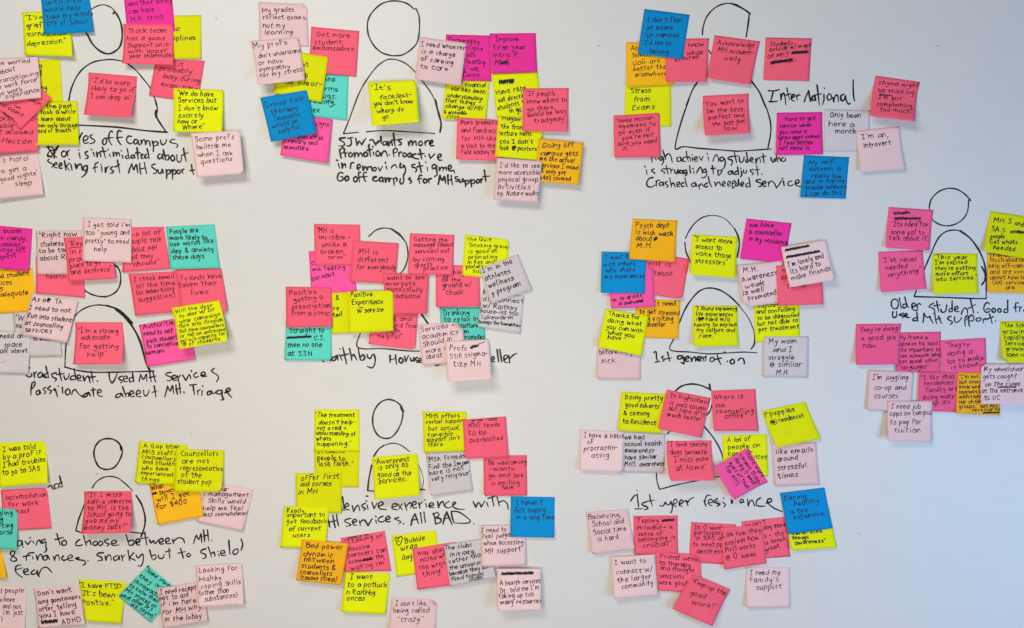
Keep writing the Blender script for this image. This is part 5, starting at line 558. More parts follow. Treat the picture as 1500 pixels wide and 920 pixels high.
CAPTIONS = [
('words lives off campus, intimidated about seeking first MH support',2.2,[[[(-723.9,305.3),(-727.3,299.1),(-730.0,293.9),(-731.9,289.3)],[(-721.4,292.1),(-716.2,293.6),(-714.0,298.0),(-717.7,300.4),(-721.7,296.7),(-722.1,290.6),(-719.0,287.5),(-713.5,288.8)],[(-707.0,302.2),(-710.7,299.8),(-708.5,296.1),(-703.0,293.0),(-703.7,289.3),(-708.5,287.5),(-711.6,286.9)],[(-684.9,296.7),(-689.0,293.0),(-689.5,287.5),(-686.4,285.1),(-683.1,288.8),(-683.1,293.9),(-684.9,296.7)],[(-673.0,306.8),(-675.7,308.3),(-678.5,303.1),(-679.4,295.8),(-676.7,288.4),(-673.9,284.7)],[(-682.2,295.8),(-672.1,297.3)],[(-658.3,307.2),(-661.9,309.0),(-664.7,305.0),(-664.7,295.8),(-661.9,289.3),(-658.3,285.1)],[(-666.5,296.7),(-656.4,298.0)],[(-640.8,299.1),(-646.3,299.5),(-649.1,294.9),(-648.1,289.9),(-643.5,286.9),(-638.6,288.8)],[(-630.7,293.0),(-634.9,293.9),(-637.1,289.9),(-634.9,286.2),(-630.7,288.8),(-629.7,292.5),(-629.4,287.5),(-627.0,284.7)],[(-625.1,293.0),(-624.2,286.6),(-624.2,286.6),(-623.3,291.2),(-619.6,293.6),(-617.8,290.3),(-616.9,285.7),(-616.9,285.7),(-615.9,290.6),(-612.3,292.1),(-610.4,288.4),(-609.5,282.9)],[(-605.8,291.2),(-604.0,282.9),(-604.3,273.7)],[(-604.9,286.6),(-601.2,290.6),(-596.6,288.4),(-597.5,284.4),(-603.1,283.3)],[(-592.0,293.0),(-591.1,287.5),(-587.8,285.1),(-583.7,288.4),(-581.9,293.6)],[(-568.1,294.3),(-572.7,293.9),(-576.0,290.6),(-572.7,288.1),(-565.3,286.6),(-563.1,283.3),(-565.7,280.1)]],[[(-783.4,282.0),(-777.9,274.6),(-773.3,269.1),(-766.8,263.6)],[(-764.1,282.9),(-770.5,275.5),(-771.8,269.1),(-771.1,262.3)],[(-782.5,280.1),(-775.1,281.1),(-769.6,271.9),(-776.9,266.3),(-782.1,267.3)],[(-780.6,282.9),(-778.8,276.5),(-767.7,275.5),(-765.0,279.6)],[(-775.1,264.5),(-782.5,266.3),(-779.7,273.7)]],[[(-755.8,274.6),(-758.9,270.9),(-757.6,265.4),(-753.0,265.4),(-750.8,270.0),(-753.0,274.1),(-755.8,274.6)],[(-749.3,274.6),(-748.4,266.3)],[(-749.3,271.9),(-745.3,276.5)]],[[(-730.0,276.5),(-729.5,275.5)],[(-729.1,270.9),(-727.3,262.3)],[(-715.3,273.7),(-719.0,271.9),(-717.7,268.2),(-714.0,265.4),(-715.3,262.3),(-719.0,261.7)],[(-708.5,277.4),(-707.8,276.3)],[(-705.2,271.9),(-703.3,265.4)],[(-699.7,272.8),(-698.7,264.5),(-698.7,264.5),(-697.8,269.7),(-695.1,272.2),(-693.2,269.1),(-692.7,264.5)],[(-690.1,281.4),(-687.7,273.7),(-684.9,263.0)],[(-693.2,273.7),(-683.5,274.4)],[(-680.3,277.4),(-679.6,276.5)],[(-677.9,269.1),(-676.8,264.5)],[(-672.1,272.8),(-671.1,265.4),(-671.1,265.4),(-669.9,270.9),(-666.9,271.9),(-666.2,266.3),(-666.2,266.3),(-664.7,270.9),(-661.9,270.9),(-660.7,265.4)],[(-658.3,275.2),(-657.7,274.3)],[(-656.4,267.3),(-655.5,262.3)],[(-648.1,267.3),(-650.9,264.9),(-649.1,261.7),(-645.4,263.6)],[(-648.1,278.3),(-646.3,269.1),(-644.8,261.2)],[(-638.0,268.2),(-641.7,266.3),(-640.8,262.7),(-637.1,263.6),(-636.7,267.8),(-634.9,262.3)],[(-631.6,280.1),(-630.7,270.9),(-629.7,260.8)],[(-633.8,270.9),(-627.0,271.9)],[(-624.2,266.3),(-624.6,269.1),(-621.5,268.5),(-624.6,266.0),(-623.9,262.3),(-620.5,263.0)],[(-615.9,269.1),(-618.7,265.4),(-616.9,262.3),(-612.3,264.5)],[(-614.7,278.3),(-612.3,269.1),(-611.3,261.7)],[(-592.9,270.0),(-596.6,266.3),(-594.8,261.7),(-590.2,263.6),(-589.3,269.1),(-588.3,262.3),(-586.5,260.5)],[(-587.4,276.5),(-585.6,269.1),(-583.4,259.9)],[(-584.1,265.4),(-580.1,267.8),(-577.3,264.5),(-579.1,259.9),(-582.8,259.3)],[(-571.8,267.3),(-574.9,263.6),(-572.7,258.1),(-568.7,259.9),(-568.7,264.9),(-571.8,267.3)],[(-564.4,268.2),(-564.4,259.9),(-561.3,255.7),(-557.1,259.0),(-557.1,267.3)],[(-553.4,279.2),(-551.5,268.2),(-548.8,257.1)],[(-556.1,267.3),(-546.0,271.9)]],[[(-779.7,261.2),(-782.1,258.1),(-777.9,254.4),(-772.9,252.0),(-774.2,247.9),(-775.5,247.0)],[(-771.4,250.7),(-766.8,252.0),(-767.7,255.3),(-771.4,252.5),(-770.5,247.0),(-765.9,246.1)],[(-763.1,248.9),(-758.5,250.7),(-760.0,254.4),(-763.1,251.3),(-761.9,245.7),(-757.6,245.7)],[(-753.9,258.1),(-752.7,251.6),(-751.2,242.1)],[(-745.3,254.4),(-750.8,248.9),(-750.8,248.9),(-745.3,241.5)],[(-746.0,261.2),(-745.3,260.1)],[(-742.9,251.6),(-741.1,242.4)],[(-735.5,252.5),(-733.7,245.2),(-733.7,245.2),(-730.9,250.7),(-726.3,252.5),(-724.5,247.0),(-723.9,242.4)],[(-717.1,249.8),(-721.7,247.9),(-720.8,241.5),(-716.2,243.3),(-715.3,249.8),(-715.3,242.4),(-719.0,235.1),(-725.1,230.5)],[(-696.9,255.3),(-701.5,253.1),(-703.0,247.0),(-701.9,239.1)],[(-706.1,245.7),(-697.8,247.9)],[(-692.7,252.0),(-691.9,250.7)],[(-691.4,247.9),(-690.5,239.1)],[(-684.9,246.1),(-684.6,238.7),(-684.6,238.7),(-683.1,245.2),(-679.4,248.9)],[(-672.1,248.3),(-675.7,246.1),(-674.8,242.8),(-671.1,240.9),(-673.0,237.8),(-676.7,237.3)],[(-664.7,259.3),(-662.9,249.8),(-660.7,237.8)],[(-668.4,247.9),(-661.0,252.0)]],[[(-645.7,237.8),(-643.5,246.1),(-640.4,253.1),(-640.4,253.1),(-638.9,246.1),(-636.7,243.3),(-636.7,243.3),(-634.9,248.9),(-632.5,251.6),(-631.6,245.2),(-630.1,237.3)],[(-627.0,253.8),(-627.0,246.1),(-625.1,235.4)],[(-619.1,255.3),(-617.8,247.0),(-615.4,236.5)],[(-627.0,244.3),(-617.8,246.1)],[(-601.2,252.5),(-605.8,251.3),(-606.7,247.9),(-602.1,244.3),(-598.5,240.9),(-600.3,236.9),(-604.0,236.9)],[(-596.6,243.3),(-595.1,237.3),(-591.1,237.8),(-588.9,243.9),(-587.4,236.9)],[(-582.8,243.3),(-581.5,235.1),(-581.9,227.7)],[(-582.3,239.7),(-579.1,242.8),(-575.5,241.5),(-576.4,236.9),(-581.0,235.4)],[(-572.7,243.3),(-571.8,236.0),(-571.8,226.8)],[(-571.8,239.7),(-569.0,242.8),(-565.7,240.9),(-566.8,236.5),(-570.9,235.4)],[(-562.6,242.4),(-564.4,238.7),(-562.0,236.0),(-558.9,238.4),(-559.8,242.4),(-562.6,242.4)],[(-556.1,243.3),(-554.7,236.9)],[(-555.8,240.6),(-553.9,243.9),(-552.1,243.9)],[(-539.9,251.6),(-538.7,242.4),(-535.9,234.7)],[(-541.8,241.5),(-535.0,242.8)]]]),
('words wants more promotion, proactive in removing stigma',2.5,[[[(-280.6,297.6),(-289.8,296.1),(-289.8,293.0),(-283.4,289.3),(-282.4,284.7),(-287.0,282.9),(-291.6,283.3)],[(-290.2,295.4),(-281.0,296.7)],[(-276.9,295.8),(-268.1,297.6)],[(-271.8,296.1),(-270.5,288.4),(-273.2,283.3),(-278.4,283.3)],[(-263.1,295.8),(-262.2,289.3),(-261.3,284.4),(-261.3,284.4),(-258.2,290.3),(-256.7,290.6),(-253.0,285.1),(-253.0,285.1),(-249.7,291.2),(-246.0,296.1)],[(-240.5,285.7),(-240.1,283.6)],[(-239.2,292.5),(-235.5,293.9),(-232.4,289.9),(-229.4,285.1),(-229.4,285.1),(-225.8,291.2),(-225.0,288.4)],[(-220.8,299.1),(-220.8,292.1),(-220.2,287.5)],[(-223.9,291.2),(-219.5,293.0)],[(-212.2,290.6),(-216.6,289.9),(-217.1,285.1),(-212.9,285.1),(-211.0,290.3),(-210.3,283.8)],[(-208.5,290.3),(-207.7,283.6),(-207.7,283.6),(-206.1,288.4),(-203.3,289.9),(-201.5,283.8)],[(-199.6,304.6),(-198.7,293.9),(-196.7,282.5)],[(-203.3,292.5),(-191.4,293.6)],[(-186.4,294.3),(-190.1,293.6),(-190.1,290.6),(-186.4,288.4),(-187.7,285.1),(-190.8,284.7)],[(-174.8,289.9),(-173.5,283.8),(-173.5,283.8),(-172.4,288.8),(-169.3,292.1),(-168.0,287.5),(-168.0,284.7),(-168.0,284.7),(-165.6,289.9),(-162.5,290.6),(-161.0,283.8)],[(-153.6,291.2),(-157.0,288.4),(-156.4,284.4),(-152.2,284.4),(-150.9,288.4),(-153.6,291.2)],[(-146.6,290.6),(-145.9,283.8)],[(-146.3,288.1),(-142.6,292.1),(-139.8,292.1)],[(-138.6,287.5),(-133.8,288.8),(-134.3,292.1),(-138.0,290.6),(-138.6,285.7),(-135.6,283.3),(-131.6,283.8)]],[[(-290.7,276.5),(-289.4,269.1),(-287.6,262.3)],[(-290.2,275.5),(-285.8,280.1),(-282.1,277.0),(-283.9,272.2),(-288.3,270.4)],[(-281.5,271.9),(-280.6,264.5)],[(-281.0,269.7),(-276.9,272.8)],[(-272.3,271.9),(-275.1,269.1),(-273.6,264.9),(-269.6,266.0),(-269.2,270.0),(-272.3,271.9)],[(-265.9,271.9),(-265.0,264.5),(-265.0,264.5),(-263.7,269.7),(-260.4,271.5),(-258.9,265.4),(-258.9,265.4),(-257.0,270.0),(-253.9,270.9),(-252.1,264.9)],[(-246.6,272.8),(-249.7,269.7),(-248.4,265.4),(-244.2,266.3),(-243.4,270.4),(-246.6,272.8)],[(-241.6,283.8),(-240.1,275.5),(-238.3,265.4)],[(-243.8,275.5),(-235.5,277.4)],[(-234.6,282.0),(-233.5,280.7)],[(-233.7,272.8),(-232.8,267.3)],[(-226.3,274.6),(-229.4,271.5),(-227.6,266.3),(-223.6,267.3),(-223.2,271.9),(-226.3,274.6)],[(-220.8,270.9),(-219.9,266.3),(-219.9,266.3),(-218.0,271.9),(-214.4,274.6),(-211.0,270.9),(-209.8,265.4)],[(-206.1,268.5),(-205.7,267.8)],[(-200.0,276.5),(-199.6,270.0),(-198.7,264.9)],[(-200.6,274.6),(-196.9,279.2),(-193.2,277.4),(-194.5,272.8),(-198.7,271.5)],[(-190.8,271.9),(-190.4,264.9)],[(-190.4,269.7),(-187.7,272.8),(-185.3,271.9)],[(-181.2,271.5),(-184.0,268.5),(-182.2,264.9),(-178.5,266.3),(-178.5,270.0),(-181.2,271.5)],[(-171.1,270.9),(-175.4,269.1),(-174.8,264.9),(-170.6,265.4),(-169.3,270.0),(-168.0,263.6)],[(-161.9,269.7),(-166.5,268.2),(-166.2,263.6),(-161.0,261.7),(-157.3,261.2)],[(-155.1,277.4),(-153.6,269.1),(-152.2,260.8)],[(-158.2,269.1),(-148.1,270.4)],[(-146.3,266.3),(-145.9,265.2)],[(-139.8,269.1),(-138.9,266.3),(-137.1,262.3),(-137.1,262.3),(-133.4,266.3),(-130.1,269.7)],[(-125.1,263.6),(-119.6,265.4),(-120.5,269.1),(-124.2,267.8),(-125.1,262.7),(-122.0,259.0),(-117.8,259.3)]],[[(-295.7,259.3),(-293.1,257.9)],[(-292.6,253.5),(-290.7,245.7)],[(-286.5,253.8),(-285.8,246.1),(-285.8,246.1),(-283.9,250.7),(-281.0,252.5),(-280.2,247.0)],[(-272.3,245.2),(-271.8,250.7),(-269.6,254.9),(-265.9,254.4)],[(-260.7,245.7),(-255.8,247.0),(-256.3,251.6),(-260.0,250.7),(-260.7,245.2),(-257.6,242.1)],[(-251.5,248.9),(-250.8,242.1),(-250.8,242.1),(-248.4,247.0),(-245.3,247.9),(-244.2,242.8),(-244.2,242.8),(-242.0,247.0),(-237.4,247.9),(-235.5,241.5)],[(-230.9,247.0),(-234.6,245.2),(-233.7,241.5),(-229.4,242.1),(-228.7,245.7),(-230.9,247.0)],[(-225.4,247.0),(-222.6,240.9),(-222.6,240.9),(-218.0,248.9)],[(-213.4,255.3),(-212.9,253.5)],[(-212.2,248.9),(-210.7,243.9)],[(-203.7,245.7),(-201.5,248.9),(-196.9,251.6),(-194.1,247.0),(-193.2,245.7)],[(-187.7,253.5),(-188.6,247.0),(-184.0,247.0),(-182.2,250.7),(-179.4,244.3),(-180.3,237.8),(-182.7,233.2),(-182.7,227.7)],[(-163.2,252.0),(-168.0,251.3),(-167.4,247.6),(-162.8,246.1),(-160.6,242.8),(-162.5,239.1)],[(-156.4,255.3),(-154.6,247.0),(-152.7,238.4)],[(-159.5,247.9),(-150.3,249.8)],[(-145.4,256.2),(-144.8,254.9)],[(-143.0,247.0),(-142.2,241.5)],[(-130.6,252.0),(-134.3,249.8),(-133.8,245.2),(-128.8,246.1),(-127.5,250.7),(-127.0,241.5),(-126.0,235.1),(-130.6,231.4)],[(-122.7,247.0),(-122.0,241.5),(-122.0,241.5),(-120.2,245.7),(-116.8,247.0),(-115.9,240.9)],[(-115.0,245.7),(-111.3,246.5),(-110.4,242.1)],[(-105.8,244.3),(-101.8,247.0),(-104.0,250.7),(-107.3,247.9),(-106.7,242.1),(-102.1,240.9),(-98.1,242.1),(-96.6,237.3)]],[[(-284.6,236.9),(-288.9,238.7),(-293.1,234.1),(-293.8,226.8),(-289.8,224.0),(-284.6,226.8),(-285.8,231.4),(-288.9,231.0)],[(-278.8,232.3),(-281.5,228.6),(-279.1,224.4),(-275.4,226.8),(-276.0,231.4),(-278.8,232.3)],[(-263.1,231.4),(-266.8,228.6),(-265.5,223.1),(-261.3,224.0),(-260.7,228.6),(-263.1,231.4)],[(-254.8,238.7),(-258.2,237.8),(-258.2,231.4),(-256.7,222.5)],[(-259.4,229.5),(-252.1,231.4)],[(-245.6,238.7),(-249.7,237.3),(-249.7,229.5),(-246.6,223.1)],[(-250.8,230.5),(-243.8,231.7)],[(-228.2,231.7),(-233.1,230.5),(-234.2,225.9),(-229.4,223.7),(-225.4,225.5)],[(-234.2,228.6),(-228.7,229.5)],[(-219.9,230.5),(-223.6,227.7),(-221.7,223.1),(-217.7,225.5),(-218.0,229.9),(-216.6,222.2)],[(-214.0,229.5),(-212.9,222.2),(-212.9,222.2),(-211.0,227.7),(-207.9,229.2),(-207.0,223.1),(-207.0,223.1),(-205.2,227.7),(-203.0,228.6)],[(-200.6,228.6),(-198.7,222.2),(-198.7,216.7)],[(-199.6,226.8),(-196.0,229.5),(-193.2,226.8),(-195.0,223.1)],[(-187.7,227.7),(-189.0,223.1),(-186.4,218.9),(-182.7,222.2),(-182.7,229.5),(-182.2,223.1)],[(-171.1,229.5),(-173.9,227.7),(-170.2,224.4),(-169.3,221.3),(-172.0,220.3)]],[[(-151.8,233.6),(-155.8,233.2),(-157.0,228.6),(-155.8,220.0)],[(-158.8,226.8),(-151.8,228.6)],[(-147.2,227.7),(-149.6,224.4),(-147.2,220.7),(-143.5,222.5),(-144.4,226.8),(-147.2,227.7)],[(-140.8,227.7),(-139.8,220.7)],[(-140.4,224.9),(-138.0,227.7),(-135.2,228.1)],[(-124.2,218.5),(-122.7,225.9),(-121.4,233.2),(-121.4,233.2),(-118.7,226.8),(-116.5,225.5),(-116.5,225.5),(-114.1,231.4),(-112.8,226.8),(-111.7,220.3)],[(-108.0,234.1),(-108.0,225.9),(-107.3,218.5)],[(-102.5,233.2),(-101.8,225.9),(-100.3,217.6)],[(-108.0,224.9),(-101.2,226.8)],[(-91.4,231.4),(-95.7,230.5),(-94.8,227.7),(-91.1,226.2),(-92.0,223.1),(-95.1,224.0)],[(-88.9,226.8),(-88.3,222.5),(-85.2,222.2),(-82.8,227.7),(-81.9,222.2)],[(-79.1,224.9),(-78.2,218.5),(-78.2,213.9)],[(-78.6,222.2),(-75.4,225.5),(-72.7,223.7),(-74.2,219.4),(-77.3,218.9)],[(-69.9,225.9),(-68.6,218.5),(-68.1,213.9)],[(-69.0,223.1),(-65.7,226.2),(-62.6,224.4),(-63.8,220.3),(-67.5,219.4)],[(-57.6,226.8),(-60.2,223.7),(-58.3,220.7),(-55.2,222.2),(-55.2,225.5),(-57.6,226.8)],[(-52.8,226.8),(-52.1,221.3)],[(-52.4,224.9),(-49.7,227.7)],[(-46.6,242.1),(-45.4,233.2),(-44.2,224.0)],[(-49.1,231.4),(-37.7,232.3)]]]),
('large word International',2.2,[[[(432.0,376.4),(439.8,375.6),(450.4,377.9)],[(440.2,375.0),(437.9,366.3),(435.5,357.6)],[(433.0,357.6),(439.8,357.6),(447.5,358.5)],[(452.4,371.1),(453.0,360.5),(453.0,360.5),(454.9,369.2),(457.6,372.1),(460.1,364.4),(461.1,352.7)],[(463.0,380.8),(465.0,370.2),(467.9,360.5)],[(459.2,368.2),(469.8,371.1)],[(470.8,364.4),(475.6,366.3),(475.0,369.8),(471.2,367.8),(470.8,361.4),(475.0,358.5)],[(478.9,368.6),(480.5,360.1)],[(479.7,365.3),(482.4,369.2),(485.3,368.2)],[(492.5,357.6),(494.4,364.4),(499.5,376.0),(499.5,376.0),(500.8,368.2),(502.7,358.5),(502.7,358.5),(504.1,364.4)],[(509.5,368.2),(505.6,365.3),(506.0,360.1),(509.9,360.9),(510.5,366.3),(511.5,359.5)],[(513.8,385.7),(515.3,374.0),(517.7,351.8)],[(508.6,368.2),(521.1,371.1)],[(526.0,380.8),(526.6,379.5)],[(525.4,370.2),(525.4,360.5),(523.1,352.7)],[(534.3,371.1),(530.8,366.3),(532.8,360.5),(537.6,362.4),(537.6,368.2),(534.3,371.1)],[(540.5,364.4),(542.1,357.6),(542.1,357.6),(543.4,365.3),(547.3,369.2),(549.2,364.4),(549.8,357.6)],[(558.9,370.2),(554.1,367.3),(554.5,360.1),(559.5,360.5),(561.8,367.3),(562.8,360.5),(566.7,353.7),(569.6,354.7)],[(575.0,394.4),(574.6,383.7),(575.4,366.3),(577.3,358.9)]]]),
('words high achieving student who is struggling to adjust',2.0,[[[(234.8,264.5),(236.1,255.3)],[(235.4,263.5),(241.5,266.4)],[(241.9,265.5),(242.6,259.1)],[(245.7,266.4),(246.5,261.0)],[(252.6,264.9),(249.2,263.0),(249.5,258.8),(253.4,260.3),(254.0,264.5),(255.3,257.8),(252.6,251.1)],[(254.0,276.0),(255.9,270.2),(258.8,260.7)],[(258.4,265.5),(263.0,269.9),(267.4,266.4),(269.9,255.9)],[(282.7,264.5),(277.9,262.6),(278.9,256.8),(283.7,258.8),(284.0,264.1),(285.6,256.8)],[(292.9,264.5),(288.5,263.0),(287.9,257.8),(292.3,256.8)],[(293.6,274.1),(294.8,264.5),(297.1,256.8)],[(295.5,262.6),(299.0,264.9),(301.3,256.8)],[(303.8,263.0),(304.4,257.8)],[(303.2,268.3),(303.8,267.2)],[(307.0,260.3),(312.0,261.6),(310.5,264.9),(307.0,262.6),(308.2,257.2),(312.4,257.8)],[(315.3,265.5),(318.5,258.8),(318.5,258.8),(322.4,266.0)],[(328.7,270.6),(329.3,269.5)],[(330.0,264.5),(331.6,258.4)],[(338.3,257.2),(340.2,263.5),(344.0,268.3),(346.9,264.5),(347.9,256.8)],[(354.6,264.5),(350.4,262.6),(351.1,257.8),(356.1,259.1),(356.5,263.5),(359.4,256.8),(357.5,247.2),(352.7,242.5)],[(370.9,265.5),(364.2,263.5),(365.1,260.7),(370.9,258.8),(370.9,254.0),(369.0,250.1)],[(374.7,272.2),(376.6,262.6),(378.5,254.9)],[(370.9,265.5),(381.4,266.4)],[(382.9,264.5),(383.3,257.8),(386.2,255.3),(390.0,258.8),(391.0,264.9)],[(394.8,272.2),(396.4,263.5),(397.1,255.3)],[(397.1,259.7),(393.9,259.1),(394.8,255.3),(398.7,256.8),(399.6,259.7)],[(401.5,258.8),(405.9,260.3),(404.4,263.5),(401.5,261.6),(402.1,256.4),(406.3,255.9)],[(410.2,261.6),(411.1,253.4),(411.1,253.4),(413.0,260.7),(416.9,263.0),(418.8,254.9)],[(422.6,269.9),(423.6,262.6),(424.5,254.9)],[(420.1,264.5),(427.4,266.0)],[(436.0,263.5),(438.0,257.2),(440.8,255.9),(442.7,261.6),(443.7,256.8)],[(444.7,270.2),(445.6,263.5),(447.5,256.8)],[(447.5,261.6),(450.4,263.5),(452.7,257.8)],[(456.2,263.5),(453.9,260.7),(455.2,257.2),(459.6,257.8),(461.0,261.6),(456.2,263.5)]],[[(223.3,248.8),(224.6,247.6)],[(226.2,242.5),(227.7,234.8)],[(239.6,244.4),(235.4,242.5),(236.7,239.6),(240.5,238.0),(239.6,236.1)],[(255.9,244.9),(251.5,243.0),(252.6,240.5),(257.8,238.6),(255.9,235.7)],[(259.7,250.1),(261.0,243.4),(263.0,235.7)],[(257.2,244.4),(266.4,245.3)],[(267.4,243.4),(267.9,236.7)],[(267.6,241.1),(270.6,243.8)],[(273.7,242.5),(275.0,237.3),(277.9,237.3),(279.8,243.0),(280.8,236.7)],[(286.5,242.5),(282.7,241.1),(283.7,237.3),(287.1,238.0),(287.5,241.9),(288.5,235.7)],[(293.2,242.5),(289.4,241.1),(290.4,237.3),(293.6,238.0),(294.2,241.9),(294.8,235.7),(291.7,232.9)],[(299.4,249.5),(300.0,242.5),(300.9,237.3)],[(304.8,245.3),(305.1,244.2)],[(305.7,240.5),(306.7,236.7)],[(310.9,237.7),(313.4,242.5),(317.2,247.2),(319.7,242.5),(320.5,237.3)],[(325.8,244.4),(322.0,242.5),(322.4,238.6),(326.2,239.2),(326.8,243.4),(328.1,235.7),(324.9,230.4),(319.1,229.6)],[(337.3,250.1),(338.3,243.4),(339.2,235.7)],[(335.4,244.9),(343.1,245.7)],[(346.9,242.5),(347.3,233.8),(350.8,235.7),(353.6,241.1),(349.8,242.5),(346.9,241.5)],[(370.9,241.5),(365.1,239.6),(364.2,235.7),(369.0,235.7),(371.4,240.5),(373.0,235.2)],[(379.9,241.1),(375.3,238.6),(375.7,234.8),(379.9,236.1)],[(379.9,248.0),(380.8,241.5),(381.8,234.6)],[(385.2,245.7),(385.8,244.8)],[(386.2,241.1),(387.2,234.8),(384.3,230.4)],[(390.0,242.3),(390.6,237.7),(394.4,238.0),(395.2,242.6)],[(406.3,243.8),(401.5,241.9),(402.9,239.2),(406.7,237.3),(404.4,234.2)],[(412.1,250.1),(413.0,242.5),(414.4,233.8)],[(408.2,242.5),(416.9,243.4)],[(420.7,235.7),(421.3,234.6)]],[[(237.7,230.0),(231.0,228.1),(227.1,221.4),(228.1,215.6),(234.8,213.7),(241.5,217.5)],[(242.5,224.2),(243.8,215.6)],[(243.0,221.4),(246.3,225.8),(249.2,224.6)],[(254.0,222.3),(248.8,220.8),(249.2,216.2),(253.4,217.5),(254.5,221.9),(255.9,215.6)],[(261.6,223.3),(258.4,221.4),(259.7,218.5),(263.0,216.2),(260.7,213.1)],[(265.5,229.0),(267.4,220.4),(268.7,213.7)],[(268.3,217.5),(271.8,220.8),(275.0,213.7)],[(277.9,217.5),(282.1,218.9),(281.4,222.3),(277.9,220.4),(278.3,215.0),(282.1,214.7)],[(289.4,221.4),(285.2,218.9),(286.0,214.7),(290.4,215.6)],[(291.3,230.0),(292.9,220.4),(295.2,214.3)],[(308.6,221.4),(302.8,218.9),(302.8,215.0),(308.2,215.6),(309.5,220.4),(311.5,214.7)],[(314.3,217.5),(315.9,210.4)],[(315.3,215.6),(319.1,219.5),(322.4,214.7)],[(328.7,220.4),(324.3,217.5),(325.8,213.7),(330.0,215.0)],[(330.6,231.5),(332.5,222.3),(336.4,213.7)],[(341.5,222.3),(343.1,215.6),(343.1,215.6),(345.4,220.4),(349.2,221.9),(351.7,215.6)],[(353.6,217.5),(358.8,220.0),(357.5,223.3),(354.2,220.8),(355.0,215.6),(359.4,215.6)],[(363.2,217.5),(368.0,220.4),(366.1,223.9),(363.2,220.8),(364.2,215.6),(368.4,215.6)],[(371.8,219.5),(376.6,221.9),(374.7,224.6),(371.4,221.9),(371.4,211.8),(374.7,214.7)],[(378.0,220.4),(376.6,216.2),(380.5,216.6),(381.4,227.1),(382.9,215.6)],[(386.2,217.5),(390.0,219.5),(389.1,222.3),(385.6,220.4),(386.2,215.6),(390.0,215.6)],[(397.7,220.4),(393.9,217.5),(395.2,213.7),(399.6,215.6)],[(399.0,230.0),(400.2,222.3),(401.5,213.7)],[(418.8,226.2),(414.0,226.5),(411.1,223.9),(416.3,221.4),(420.7,219.5),(418.2,214.7),(415.0,214.7)],[(422.0,218.5),(427.0,220.0),(425.9,223.3),(422.0,221.4),(423.2,215.0),(427.8,215.6)],[(431.2,222.3),(432.8,214.7)],[(432.2,219.5),(436.6,224.2),(441.8,220.4),(445.6,212.7),(445.6,212.7),(450.4,218.5),(453.9,225.2)],[(457.1,224.2),(458.5,215.6)],[(454.6,227.7),(457.1,228.8)],[(471.5,224.2),(466.1,222.7),(464.8,218.1),(469.2,215.6),(474.4,218.5)],[(477.2,219.5),(483.0,221.4),(482.6,225.8),(478.2,224.6),(477.6,218.9),(481.1,215.6),(487.2,215.0)]]]),
